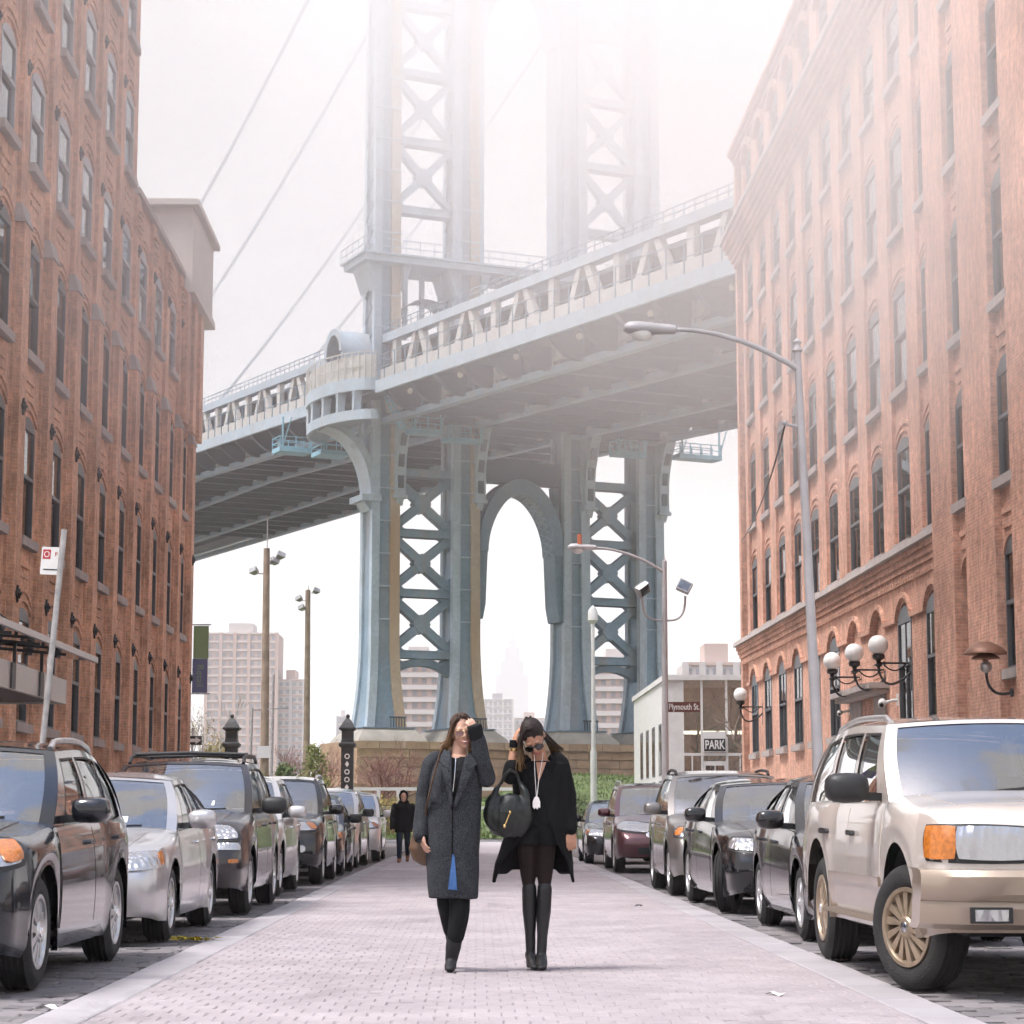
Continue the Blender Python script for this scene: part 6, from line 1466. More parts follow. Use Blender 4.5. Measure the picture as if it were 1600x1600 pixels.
# ------------------------------------------------------------------ street furniture
mat('pole_grey', (.50, .48, .49), .5, metal=.2, var=.12, vscale=3); mat('galv', (.42, .41, .41), .42, metal=.6, var=.25, vscale=9); mat('wood_pole', (.30, .23, .17), .9, var=.25, vscale=2)
mat('globe', (.82, .81, .79), .3); mat('cast_iron', (.016, .015, .015), .5, var=.3, vscale=9); mat('white_paint', (.66, .65, .63), .6, var=.08, vscale=3); mat('sign_red', (.42, .03, .04), .5); mat('sign_white', (.70, .69, .68), .5); mat('sign_brown', (.12, .035, .025), .5); mat('sign_black', (.02, .02, .022), .5)
mat('banner_green', (.24, .32, .16), .8); mat('banner_violet', (.14, .15, .26), .8); mat('copper', (.24, .13, .09), .5, metal=.4); mat('yellow_leaf', (.62, .48, .04), .7); mat('orange_glass', (.65, .16, .06), .3)
def text(body, size, m, parent, loc, rot=(R(90), 0, 0), ext=.004, sx=1., align='CENTER', name='lettering', bold=0.):
    cu_ = bpy.data.curves.new(name, 'FONT'); cu_.body = body; cu_.size = size; cu_.extrude = ext; cu_.align_x = align; cu_.align_y = 'CENTER'; cu_.offset = bold
    cu_.materials.append(MATS[m]); q = bpy.data.objects.new(name, cu_); COL.objects.link(q); me = bpy.data.meshes.new_from_object(q.evaluated_get(bpy.context.evaluated_depsgraph_get())); bpy.data.objects.remove(q); return put(name, me, parent, loc, rot, (sx, 1, 1))
def cobra(t, root, tip, m='pole_grey'):
    r0, t0 = Vector(root), Vector(tip); c1 = r0.lerp(t0, .35) + Vector((0, 0, .28)); c2 = r0.lerp(t0, .75) + Vector((0, 0, .22))
    MB().tube(bezier(r0, c1, c2, t0, 14), [.05 - .018 * i / 14 for i in range(15)], 10).build('arm', m, t, smooth=60)
    d = (t0 - r0); d.z = 0; d.normalize(); s = Vector((-d.y, d.x, 0)); rg = []
    for k, (u, wd, h0, h1) in enumerate([(-.15, .06, -.04, .05), (-.12, .12, -.06, .09), (.2, .15, -.07, .11), (.48, .17, -.08, .13), (.62, .15, -.07, .12), (.70, .08, -.03, .06)]):
        c = t0 + d * u; rg.append([c + s * wd * math.cos(a) + Vector((0, 0, (h1 if math.sin(a) > 0 else -h0) * math.sin(a))) for a in np.linspace(0, 2 * math.pi, 14, endpoint=False)])
    hd = MB().rings(rg).build('lamp_head', m, t, smooth=50)
    MB().ball(t0 + d * .42 + Vector((0, 0, -.07)), (.17, .14, .12), 14, 8).build('lamp_lens', 'globe', hd, smooth=180)
    MB().tube([t0 + d * .25 + Vector((0, 0, .08)), t0 + d * .25 + Vector((0, 0, .14))], .03, 8).build('photocell', 'white_paint', hd)
    return hd
# tall lamp by the right kerb
t = thing('street_lamp', 'tall grey street lamp leaning in front of the globe lamp building', 'street lamp', (5.36, 34.3, .13), 0, 'street lamps on the globe lamp side')
MB().tube([(0, 0, 0), (-.02, 0, 2), (-.22, 0, 8.35)], [.10, .088, .055], 14).build('pole', 'pole_grey', t, smooth=60)
MB().lathe([(.24, 0), (.24, .05), (.17, .12), (.14, .5), (.115, .6)], n=14).build('base', 'pole_grey', t, smooth=40)
MB().lathe([(.065, 8.33), (.09, 8.36), (.05, 8.45), (.07, 8.5), (.0, 8.58)], c=(-.22, 0, 0), n=12).build('finial', 'pole_grey', t, smooth=60)
cobra(t, (-.21, 0, 8.05), (-2.35, -.3, 8.62))
MB().tube([(-.15, 0, 7.1), (-.42, 0, 7.15)], .025, 8).ball((-.44, 0, 7.17), .045, 8, 6).build('bracket', 'pole_grey', t, smooth=60)
MB().tube(bezier((-.44, 0, 7.15), (1.2, 14, 8.2), (3.0, 32, 9.6), (4.9, 49.6, 11.6), 24), .016, 6).build('drooping_wire', 'iron', t)
# lamp with two floodlights and the street sign
t = thing('street_lamp', 'grey street lamp with two floodlights and a brown street name sign', 'street lamp', (5.52, 64.5, .13), 0, 'street lamps on the globe lamp side')
MB().tube([(0, 0, 0), (.05, 0, 8.5)], [.12, .07], 14).build('pole', 'pole_grey', t, smooth=60)
MB().lathe([(.24, 0), (.24, .05), (.17, .12), (.13, .6)], n=14).build('base', 'pole_grey', t, smooth=40)
MB().lathe([(.07, 8.35), (.07, 8.5), (.03, 8.52), (.0, 8.75)], c=(.05, 0, 0), n=10).build('finial', 'pole_grey', t)
hd = cobra(t, (.05, 0, 8.15), (-2.15, -.3, 8.85)); MB().tube([(-2.5, -.4, 8.95), (-2.5, -.4, 9.25)], .07, 10).build('beacon', 'orange_glass', t, smooth=60)
MB().tube(bezier((-.62, 0, 7.45), (-.65, 0, 6.75), (-.4, 0, 6.72), (0.04, 0, 6.72), 8) + bezier((0.04, 0, 6.72), (.45, 0, 6.7), (.66, 0, 6.8), (.66, 0, 7.45), 8)[1:], .035, 8).build('crossarm', 'pole_grey', t, smooth=60)
for sx, tilt, yaw in ((-.68, R(-35), R(25)), (.62, R(25), R(-15))):
    f = MB().rings([[(-.2, -.22, -.13), (.2, -.22, -.13), (.2, -.22, .2), (-.2, -.22, .2)], [(-.2, -.05, -.14), (.2, -.05, -.14), (.2, -.05, .2), (-.2, -.05, .2)], [(-.12, .12, -.08), (.12, .12, -.08), (.12, .12, .1), (-.12, .12, .1)]]).build('floodlight', 'galv', t, loc=(sx, -.05, 7.65), rot=(R(30) if sx < 0 else R(-20), tilt, yaw))
    MB().box(-.17, .17, -.226, -.221, -.1, .17).build('glass', 'pane', f)
sg_ = MB().box(.10, 1.06, -.02, .02, 4.0, 4.3).build('street_sign', 'sign_brown', t); text('Plymouth St.', .25, 'sign_white', sg_, (.59, -.024, 4.15), sx=.72, bold=.004)
# park lamp and floodlight masts beyond the crossing
t = thing('park_lamp', 'slim white park lamp post standing on the grass bank', 'lamp post', (6.63, 125, .6))
MB().tube([(0, 0, 0), (0, 0, 4.2)], .19, 10).build('base', 'white_paint', t, smooth=60); MB().tube([(0, 0, 4.2), (0, 0, 11.6)], [.13, .10], 10).build('pole', 'white_paint', t, smooth=60); MB().lathe([(.1, 11.5), (.3, 11.7), (.26, 12.3), (.1, 12.5), (0, 12.6)], n=12).build('lantern', 'white_paint', t, smooth=40)
for (x, y, h, fl, lab) in ((-10.72, 110, 14.6, [(-.5, 13.4), (.55, 14.2), (.3, 13.9)], 'tall brown timber mast with floodlights, nearer of the two masts'), (-10.95, 140, 15.6, [(-.45, 15.0), (.4, 15.5), (-.3, 14.4)], 'brown timber floodlight mast standing farther off behind the shrubs')):
    t = thing('floodlight_mast', lab, 'mast', (x, y, 0), 0, 'timber masts in the park')
    MB().tube([(.05, 0, 0), (-.02, 0, h)], [.24, .16], 12).build('pole', 'wood_pole', t, smooth=60); MB().tube([(0, 0, h), (0, 0, h + 1.6 if y < 120 else h + .3)], .03, 6).build('aerial', 'galv', t)
    for i, (dx, z) in enumerate(fl):
        MB().bar((0, 0, z - .1), (dx, -.1, z - .1), .06, .06).build('bracket', 'galv', t)
        MB().rings([[(-.22, -.2, -.12), (.22, -.2, -.12), (.22, -.2, .16), (-.22, -.2, .16)], [(-.14, .16, -.08), (.14, .16, -.08), (.14, .16, .1), (-.14, .16, .1)]]).build('floodlight', 'galv', t, loc=(dx * 1.2, -.1, z), rot=(R(-25), R(20 if dx > 0 else -20), R(30 if dx > 0 else -30)))
    if y < 120:
        MB().bar((-.6, -.1, 6.4), (1.2, -.1, 6.5), .08, .08).build('crosspiece', 'galv', t); MB().box(-.3, .5, -.3, -.25, 4.0, 4.6).build('notice', 'sign_white', t); MB().tube([(-.7, -.05, 0), (-.62, -.05, 6.5)], .06, 8).build('conduit', 'galv', t)
t = thing('signal_post', 'thin grey post with a pale cabinet beside the nearer timber mast', 'post', (-9.42, 100, .13)); MB().tube([(0, 0, 0), (.06, 0, 7.4)], .07, 8).build('pole', 'galv', t, smooth=60); MB().box(-1.75, -1.25, -.2, .2, .8, 2.2).build('cabinet', 'white_paint', t); MB().tube([(-2.6, 0, .0), (-2.6, 0, 3.2), (-1.9, 0, 3.3), (-1.3, 0, 2.6)], .06, 8).build('handrail', 'white_paint', t)
# kerbside regulation sign
t = thing('parking_sign', 'white and red parking sign on a leaning steel pole beside the awning building', 'sign', (-4.98, 25, .13))
MB().tube([(-.08, 0, 0), (-.015, 0, 1.2), (.2, 0, 4.2)], .035, 12).build('pole', 'galv', t, smooth=60)
pl_ = MB().box(-.14, .14, -.004, .004, -.16, .16).build('plate', 'sign_white', t, loc=(.06, .045, 3.84), rot=(0, R(4), R(-18)))
MB().box(-.12, -.02, -.0065, -.004, .02, .13).build('red_panel', 'sign_red', pl_); MB().lathe([(.026, 0), (.036, 0), (.036, .002), (.026, .002)], c=(-.07, -.008, .075), n=18, axis=1, close=True).build('ring', 'sign_white', pl_)
MB().box(-.10, .10, -.0065, -.004, -.11, -.095).build('arrow', 'sign_black', pl_); text('P', .07, 'sign_red', pl_, (.05, -.006, .075), ext=.001)
# banner and one-way sign at the far corner
t = thing('banner', 'green and violet vertical banner hung from the far warehouse corner', 'banner', (-9.9, 74.9, 5.2))
for z in (.05, 2.42): MB().tube([(.0, 0, z), (.72, 0, z)], .025, 8).build('rod', 'galv', t)
MB().box(.12, .64, -.012, .012, 1.25, 2.38).build('green_panel', 'banner_green', t); MB().box(.10, .62, -.012, .012, .08, 1.245).build('violet_panel', 'banner_violet', t); text('Retail', .34, 'banner_green', t, (.36, -.016, .66), rot=(R(90), R(90), 0), ext=.001)
t = thing('one_way_sign', 'black sign with a white arrow on a post by the far corner', 'sign', (-10.15, 78, .1)); MB().tube([(0, 0, 0), (0, 0, 4.1)], .04, 8).build('post', 'galv', t)
p = MB().box(-.28, .34, -.05, -.042, 3.5, 3.82).build('plate', 'sign_black', t); MB().prism([(-.2, 3.6), (.12, 3.6), (.12, 3.53), (.31, 3.66), (.12, 3.79), (.12, 3.72), (-.2, 3.72)], 1, -.056, -.051).build('arrow', 'sign_white', p, fix=True); MB().box(-.16, .16, -.05, -.042, 2.2, 2.62).build('lower_plate', 'sign_white', t)
# ornate gateposts of the park
gp = None
for x, lab in ((-5.58, 'black cast iron gatepost with fretwork shaft, between shrubs and bare tree'), (-10.55, 'black cast iron gatepost beside the yellow shrubs, behind the roof rack car')):
    if gp is None:
        gp = thing('gatepost', lab, 'gatepost', (x, 94, .0), 0, 'cast iron park gateposts')
        MB().box(-.26, .26, -.26, .26, 0, 4.02).build('shaft', 'cast_iron', gp)
        sq = lambda r, z: [(-r, -r, z), (r, -r, z), (r, r, z), (-r, r, z)]
        MB().rings([sq(.30, 4.02), sq(.36, 4.1), sq(.36, 4.18), sq(.27, 4.25), sq(.25, 4.4), sq(.25, 4.72), sq(.36, 4.8), sq(.36, 4.86), sq(.30, 4.9), sq(.2, 5.1), sq(.1, 5.24), sq(.05, 5.28)]).build('capital', 'cast_iron', gp)
        MB().ball((0, 0, 5.36), .09, 12, 8).build('finial', 'cast_iron', gp, smooth=180)
        for i in range(9):
            z = 1.0 + i * .33
            if i % 3 == 1: MB().prism([(-.09, z), (0, z + .13), (.09, z), (0, z - .13)], 1, -.285, -.262).build('fretwork', 'penthouse', gp, fix=True)
            else: MB().lathe([(.07, 0), (.115, 0), (.115, .02), (.07, .02)], c=(0, -.285, z), n=16, axis=1, close=True).build('fretwork', 'penthouse', gp)
    else:
        g2 = copy_tree(gp); g2.location = (x, 94, 0); g2['label'] = lab
# globe lamps on brackets
gl = None
for i, (x, y, z, lab) in enumerate(((10.03, 54.31, 5.32, 'white globe lamp on iron bracket, closest of the three over the doorway'), (9.97, 57.45, 5.36, 'white globe lamp on iron bracket, middle of the three over the doorway'), (9.92, 60.77, 5.38, 'white globe lamp on iron bracket, last of the three over the doorway'), (9.59, 79.44, 5.49, 'white globe lamp alone at the far corner of the red brick warehouse'))):
    if gl is None:
        gl = thing('globe_lamp', lab, 'lamp', (x, y, z), R(1), 'globe lamps on the red brick wall')
        MB().ball((0, 0, 0), .25, 20, 14).build('globe', 'globe', gl, smooth=180)
        MB().lathe([(.0, -.72), (.03, -.7), (.04, -.55), (.12, -.5), (.05, -.45), (.07, -.38), (.15, -.34), (.16, -.25), (.12, -.22)], n=14).build('holder', 'cast_iron', gl, smooth=50)
        MB().tube(bezier((0, 0, -.6), (.1, 0, -1.2), (.5, 0, -1.0), (.86, 0, -.62), 10), .03, 8).tube([(0, 0, -.45), (.86, 0, -.45)], .025, 8).box(.80, .86, -.08, .08, -1.1, -.3).tube(bezier((.1, 0, -.45), (.3, 0, -.7), (.5, 0, -.7), (.7, 0, -.45), 8), .018, 6).build('bracket', 'cast_iron', gl, smooth=50)
    else: g2 = copy_tree(gl); g2.location = (x, y, z); g2['label'] = lab
t = thing('wall_lamp', 'brown metal wall lamp with a shallow shade on curved bracket', 'lamp', (10.03, 42.81, 4.2), R(1))
MB().lathe([(.0, .28), (.12, .27), (.32, .17), (.42, .06), (.42, .03), (.3, .05), (.1, .12), (0, .13)], n=20).build('shade', 'copper', t, smooth=50); MB().lathe([(.02, .12), (.1, .08), (.28, -.04), (.29, -.06), (.1, -.05), (.06, -.1)], n=18).build('reflector', 'copper', t, smooth=50)
MB().ball((0, 0, -.22), .12, 12, 8).build('bulb_cage', 'galv', t, smooth=180); MB().tube(bezier((0, 0, -.3), (0, 0, -.75), (.25, 0, -.8), (.5, 0, -.72), 10), .03, 8).build('bracket', 'iron', t, smooth=60); MB().lathe([(0, 0), (.09, 0), (.09, .05), (0, .05)], c=(.47, 0, -.72), n=12, axis=0).build('wall_plate', 'iron', t)
for x, y, z, s, lab in ((10.42, 55.9, 3.95, 1.25, 'white security camera beside the stone door hood, larger of two'), (10.36, 62.18, 4.0, .9, 'small white security camera at the far side of the doorway')):
    t = thing('security_camera', lab, 'camera', (x, y, z), R(1)); t.scale = (s, s, s)
    MB().tube([(-.1, -.3, -.06), (.0, .1, .02)], [.07, .085], 12).build('housing', 'white_paint', t, smooth=50); MB().tube([(0, 0, 0), (.22, .02, .06), (.34, .03, .06)], .035, 8).build('mount', 'white_paint', t, smooth=50); MB().box(.3, .4, -.08, .12, -.05, .2).build('wall_box', 'white_paint', t); MB().ball((-.1, -.31, -.06), .05, 10, 8).build('lens', 'lens_dark', t)
# ------------------------------------------------------------------ white park building with glazed front
PBd = thing('park_building', 'white building with a glass front and PARK sign beyond the crossing', 'building', (8.62, 100, 0), R(.3))
MB().box(0, .3, .3, 19, 0, 7.3).box(0, .75, 0, .3, 0, 7.3).build('wall', 'white_paint', PBd)
MB().box(-.1, 16, -.1, 19, 7.3, 7.55).build('roof', 'white_paint', PBd)
for i in range(4):
    for z0, z1 in ((.6, 2.75), (3.0, 5.4)):
        wdw = MB().box(-.03, .0, 2.2 + i * 3.6, 3.6 + i * 3.6, z0, z1).build('window', 'win_frame', PBd); MB().box(-.04, -.031, 2.3 + i * 3.6, 3.5 + i * 3.6, z0 + .08, z1 - .08).build('pane', 'dark_glass', wdw)
glass_mat('park_glass', (.75, .80, .82), 1.7, .0, .22); mat('park_inside', (.46, .44, .40), .9, var=.5, vscale=.6); mat('strip_light', (.9, .85, .7), .5, emit=((1, .86, .6), 2.2))
MB().box(.75, 9, 6.0, 6.2, 0, 7.3).box(.75, 9, .1, 6.0, 0, .1).build('interior', 'park_inside', PBd)
for x in (1.0, 1.9, 2.8, 3.7): MB().box(x, x + .75, 3.0, 3.25, 4.95, 5.1).build('strip_light', 'strip_light', PBd)
xs = [.78, 1.66, 2.8, 4.0, 5.2]
for x in xs: MB().box(x - .05, x + .05, -.02, .12, 0, 7.3).build('mullion', 'white_paint', PBd)
for x in (1.2, 3.4): MB().box(x - .03, x + .03, -.01, .1, 0, 3.85).build('mullion', 'white_paint', PBd)
MB().box(.75, 8, -.03, .1, 3.85, 3.97).build('transom', 'white_paint', PBd)
for i in range(4):
    for z0, z1 in ((.1, 3.84), (3.98, 7.3)): MB().box(xs[i] + .06, xs[i + 1] - .06, .04, .05, z0, z1).build('pane', 'park_glass', PBd)
sg_ = MB().box(1.70, 2.76, -.08, -.03, 4.0, 4.95).build('sign_board', 'sign_white', PBd); MB().box(1.74, 2.72, -.1, -.08, 4.05, 4.62).build('sign_face', 'sign_black', sg_); text('PARK', .56, 'sign_white', sg_, (2.23, -.104, 4.33), sx=.66, bold=.012)
dr = MB().box(1.72, 2.74, -.04, 0, 0.05, 3.6).build('door', 'white_paint', PBd)
for a, b_ in ((1.8, 2.2), (2.27, 2.66)): MB().box(a, b_, -.05, -.04, .4, 3.4).build('door_pane', 'park_glass', dr)
# ------------------------------------------------------------------ small things on the ground
t = MB(); rl = random.Random(4)
for k in range(90):
    x, y = rl.gauss(0, .10), rl.gauss(0, .05); a = rl.uniform(0, 6.28); s = rl.uniform(.02, .045); z = rl.uniform(.004, .03)
    t.add([(x, y, z), (x + s * math.cos(a), y + s * math.sin(a), z + .012), (x + 1.6 * s * math.cos(a + .5), y + 1.6 * s * math.sin(a + .5), z + .006), (x + s * math.cos(a + 1.1), y + s * math.sin(a + 1.1), z)], [(0, 1, 2, 3)])
tag(t.build('leaf_litter', 'yellow_leaf', loc=(-2.47, 18.75, .0)), 'heap of bright yellow leaves on the road by the silver saloon wheel', 'leaves', kind='stuff')
for (x, y, a, lab) in ((-2.35, 12.15, .6, 'crumpled white paper scrap near the dark crossover front wheel'), (1.75, 13.0, 2.1, 'white paper scrap on the pale setts near the tan car'), (1.9, 26.0, 1.2, 'flat grey scrap on the road beside the black muscle saloon')):
    b = MB().grid(lambda u, v: ((u - .5) * .12, (v - .5) * .07, .012 + .012 * math.sin(u * 5 + a) * math.cos(v * 4)), 6, 4); tag(b.build('paper_scrap', 'paper' if y < 20 else 'iron', loc=(x, y, .0), rot=(0, 0, a), smooth=60), lab, 'paper')
# ------------------------------------------------------------------ park fence
t = thing('park_fence', 'white post and rail fence in front of the grass bank', 'fence', (-7.0, 111, .35))
for i in range(12): MB().box(i * 1.0 - .09, i * 1.0 + .09, -.08, .08, 0, 2.2).build('post', 'white_paint', t)
for z in (1.1, 2.05): MB().box(-.2, 11.2, -.05, .05, z, z + .16).build('rail', 'white_paint', t)
# ------------------------------------------------------------------ trees and shrubs
mat('bark', (.16, .12, .10), .95, var=.3, vscale=4, bump=.6, bscale=20); mat('bark_red', (.26, .13, .11), .95, var=.3, vscale=4); mat('bark_pale', (.42, .38, .33), .9, var=.2, vscale=5)
def leaf_mat(name, cols):
    m, t, b = nodes_of(name); L = t.links.new; g = t.nodes.new('ShaderNodeNewGeometry'); cr = t.nodes.new('ShaderNodeValToRGB'); L(g.outputs['Random Per Island'], cr.inputs[0]); el = cr.color_ramp.elements
    while len(el) < len(cols): el.new(.5)
    for i, c in enumerate(cols): el[i].position = i / (len(cols) - 1); el[i].color = (*c, 1)
    L(cr.outputs[0], b.inputs['Base Color']); b.inputs['Roughness'].default_value = .7; b.inputs['Transmission Weight'].default_value = 0; MATS[name] = m
leaf_mat('leaf_green', [(.05, .09, .025), (.10, .15, .04), (.16, .20, .06), (.07, .11, .03)]); leaf_mat('leaf_yellow', [(.34, .25, .05), (.45, .34, .08), (.26, .22, .06), (.20, .20, .06)]); leaf_mat('leaf_mixed', [(.10, .15, .04), (.26, .26, .07), (.16, .20, .05), (.36, .30, .08)]); leaf_mat('leaf_bud', [(.36, .17, .14), (.44, .24, .20), (.30, .14, .11)])
def leaves(pts, rnd, n, spread, size, m, name, parent):
    b = MB()
    for k in range(n):
        c = Vector(rnd.choice(pts)); p = c + Vector((rnd.gauss(0, spread), rnd.gauss(0, spread), rnd.gauss(0, spread))); s = size * rnd.uniform(.6, 1.4)
        u = Vector((rnd.uniform(-1, 1), rnd.uniform(-1, 1), rnd.uniform(-1, 1))).normalized(); v = u.orthogonal().normalized() * s * .55; u *= s
        b.add([p - u, p + v * .9, p + u, p - v * .9], [(0, 1, 2, 3)])
    return b.build(name, m, parent)
def branching(rnd, base, d, ln, r, depth, out, tips, split=(2, 4), ang=.55, shrink=.72, up=.15):
    pts = [Vector(base)]; dd = Vector(d).normalized(); n = 4
    for i in range(n): dd = (dd + Vector((rnd.gauss(0, .10), rnd.gauss(0, .10), rnd.gauss(0, .06) + up * .1))).normalized(); pts.append(pts[-1] + dd * ln / n)
    out.tube(pts, [r * (1 - .4 * i / n) for i in range(n + 1)], 7 if depth > 2 else 4)
    if depth == 0: tips += pts[1:]; return
    if depth == 1: tips += pts[2:]
    for k in range(rnd.randint(*split)):
        a = rnd.uniform(0, 6.28); u = dd.orthogonal().normalized(); v = dd.cross(u); nd = (dd + (u * math.cos(a) + v * math.sin(a)) * ang * rnd.uniform(.6, 1.4) + Vector((0, 0, up))).normalized()
        branching(rnd, pts[rnd.randint(2, n)], nd, ln * shrink * rnd.uniform(.8, 1.15), r * .6, depth - 1, out, tips, split, ang, shrink, up)
def tree(name, label, loc, seed, trunk_h, ln, r, depth, bm_, lm=None, nl=0, spread=.2, size=.07, stems=1, ang=.55, cat='tree', group=None, up=.15, lean=(0, 0)):
    t = thing(name, label, cat, loc, 0, group); rnd = random.Random(seed); tr = MB(); br = MB(); tips = []
    for s in range(stems):
        a = 6.28 * s / stems + rnd.random(); d = Vector((math.cos(a) * .35 * (stems > 1) + lean[0], math.sin(a) * .35 * (stems > 1) + lean[1], 1)); b0 = Vector((math.cos(a) * .1 * (stems > 1), math.sin(a) * .1 * (stems > 1), -.05)); p1 = b0 + d.normalized() * trunk_h
        tr.tube([b0, b0.lerp(p1, .5) + Vector((rnd.gauss(0, .04), rnd.gauss(0, .04), 0)), p1], [r, r * .85, r * .7], 8)
        for k in range(rnd.randint(3, 4)):
            a2 = rnd.uniform(0, 6.28); branching(rnd, p1 - d.normalized() * rnd.uniform(0, trunk_h * .3), d.normalized() + Vector((math.cos(a2), math.sin(a2), .2)) * ang, ln, r * .55, depth, br, tips, up=up, ang=ang)
    tr.build('trunk', bm_, t, smooth=60); cr = br.build('crown', bm_, t)
    if lm: leaves(tips, rnd, nl, spread, size, lm, 'foliage', cr)
    return t
def shrub(label, loc, seed, h, w_, lm, n=2600, size=.08, cone=True, group='shrubs in front of the bridge'):
    t = thing('shrub', label, 'shrub', loc, 0, group); rnd = random.Random(seed); st = MB(); pts = []
    for k in range(9):
        a = rnd.uniform(0, 6.28); q = rnd.uniform(.2, 1); top = Vector((math.cos(a) * w_ * .35 * q, math.sin(a) * w_ * .35 * q, h * rnd.uniform(.6, .95))); st.tube([(top.x * .15, top.y * .15, 0), top * .55, top], [.05, .035, .015], 5)
    for k in range(110):
        z = h * rnd.random() ** (1.2 if cone else .8); wr_ = w_ * .5 * ((1 - z / h) ** .7 + .12 if cone else math.sqrt(max(.05, 1 - (2 * z / h - 1) ** 2))) * rnd.uniform(.6, 1.1); a = rnd.uniform(0, 6.28); pts.append((math.cos(a) * wr_, math.sin(a) * wr_, z + .08))
    st.build('stem', 'bark', t); leaves(pts, rnd, n, .13, size, lm, 'foliage', t); return t
G = 'trees and bare saplings around the park'
shrub('tall yellow green conical shrub in front of the gatepost', (-8.35, 112, .3), 1, 4.2, 2.2, 'leaf_mixed', 3600)
shrub('round deep green bush left of the conical shrub', (-9.9, 113, .3), 2, 3.2, 2.0, 'leaf_green', 3000, cone=False)
shrub('low green bush between the timber mast and conical shrub', (-11.2, 110, .2), 3, 3.0, 2.2, 'leaf_green', 2600, cone=False)
shrub('yellow leaved bush beside the black gatepost near the one way sign', (-13.4, 112, .2), 4, 4.4, 2.4, 'leaf_yellow', 3000, cone=False)
shrub('yellow green bush under the nearer timber mast', (-12.2, 108, .1), 5, 2.4, 2.0, 'leaf_mixed', 2000, cone=False)
shrub('dry yellow weeds growing along the white park fence', (-4.6, 110.2, .2), 6, 1.7, 2.4, 'leaf_yellow', 1500, .06, cone=False)
shrub('low straggly green weeds at the end of the white park fence', (-2.6, 110, .2), 7, 1.4, 2.2, 'leaf_mixed', 1200, .06, cone=False)
shrub('small dark green bush on the grass bank behind the dark saloon', (4.8, 108, .2), 8, 1.8, 1.7, 'leaf_green', 1600, .07, cone=False)
tree('bare_tree', 'reddish bare spreading tree in front of the stone bridge base', (-5.0, 118, .3), 11, 1.5, 1.5, .11, 4, 'bark_red', 'leaf_bud', 1500, .12, .04, stems=3, ang=.8, group=G)
tree('bare_tree', 'reddish bare tree behind the conical shrub by the farther mast', (-9.6, 122, .3), 12, 1.6, 1.5, .10, 4, 'bark_red', 'leaf_bud', 1300, .12, .04, stems=2, ang=.7, group=G)
tree('bare_tree', 'slim pale bare tree between the banner and the first gatepost', (-13.2, 106.5, .1), 13, 3.2, 1.7, .10, 4, 'bark_pale', None, ang=.5, group=G)
tree('bare_tree', 'twiggy pale tree with sparse orange leaves behind the one way sign', (-14.4, 110, .1), 14, 3.0, 1.5, .09, 3, 'bark_pale', 'leaf_yellow', 500, .2, .06, ang=.5, group=G)
tree('bare_tree', 'leafless dark branched street tree in front of the glass park building', (11.9, 92, .1), 15, 3.4, 1.8, .11, 4, 'bark', None, ang=.75, group=G, up=-.02, lean=(-.12, 0))
# ------------------------------------------------------------------ far city across the river
mat('far_pink', (.55, .43, .39), .9); mat('far_pale', (.60, .56, .55), .9); mat('far_window', (.36, .36, .39), .5); mat('far_grey', (.40, .38, .40), .9)  # haze partly painted in: walls and windows lightened
def tower_block(name, label, x0, x1, y, d, h, floors, cols, m1, m2, bands=False):
    t = thing(name, label, 'building', ((x0 + x1) / 2, y, 0), 0, 'far buildings across the river'); w_ = (x1 - x0) / 2
    MB().box(-w_, w_, 0, d, -1, h).build('wall', m1, t)
    fh = h / floors; wn_ = MB(); bd = MB()
    for f in range(floors):
        if bands: bd.box(-w_ - .6, w_ + .6, -1.2, -.01, f * fh + fh * .62, f * fh + fh)
        else: bd.box(-w_, w_, -.35, -.01, f * fh + fh * .8, f * fh + fh)
        for c in range(cols): x = -w_ + (c + .5) * 2 * w_ / cols; q = w_ / cols; wn_.box(x - q * .55, x + q * .55, -.12, -.005, f * fh + fh * .15, f * fh + fh * .6)
    wn_.build('windows', 'far_window', t)['kind'] = 'stuff'; bd.build('floor_bands', m2, t)['kind'] = 'stuff'
    for c in range(0, cols + 1, 2): MB().box(-w_ + c * 2 * w_ / cols - .7, -w_ + c * 2 * w_ / cols + .7, -.5, -.01, 0, h).build('pier', m1, t)
    MB().box(-w_ * .4, w_ * .3, 2, d * .6, h, h + 4).build('roof_house', m2, t)
    return t
tower_block('apartment_tower', 'pale pink brick apartment tower rising behind the nearer timber mast', -112, -83, 900, 30, 77, 22, 10, 'far_pink', 'far_pale')
tower_block('apartment_tower', 'low pale slab block to the right of the pink brick tower', -83, -72, 905, 30, 58, 18, 4, 'far_pale', 'far_pink')
tower_block('apartment_block', 'banded apartment block seen through the bracing beside the arch, street centre side', -24, -8, 600, 20, 44, 13, 6, 'far_pink', 'far_pale', True)
tower_block('apartment_block', 'banded apartment block seen through the bracing near the park lamp', 31, 46, 600, 20, 43.5, 13, 6, 'far_pink', 'far_pale', True)
tower_block('apartment_block', 'wide pale apartment block whose roof shows above the park building', 43, 57, 450, 20, 33, 10, 8, 'far_pale', 'far_pink')
tower_block('office_block', 'pale low block below the distant stepped skyscraper', 4, 24, 1500, 30, 82, 16, 6, 'far_pale', 'far_grey')
tower_block('office_block', 'lower pale block right of centre seen through the arch', 26, 47, 1520, 30, 70, 14, 6, 'far_pale', 'far_pink')
tower_block('office_block', 'faint slim block beside the outer tower column', -93, -86, 1450, 20, 68, 14, 3, 'far_grey', 'far_pale')
sk = thing('skyscraper', 'faint stepped skyscraper with a spire seen through the gothic arch', 'skyscraper', (77, 4900, 0), 0, 'far buildings across the river')
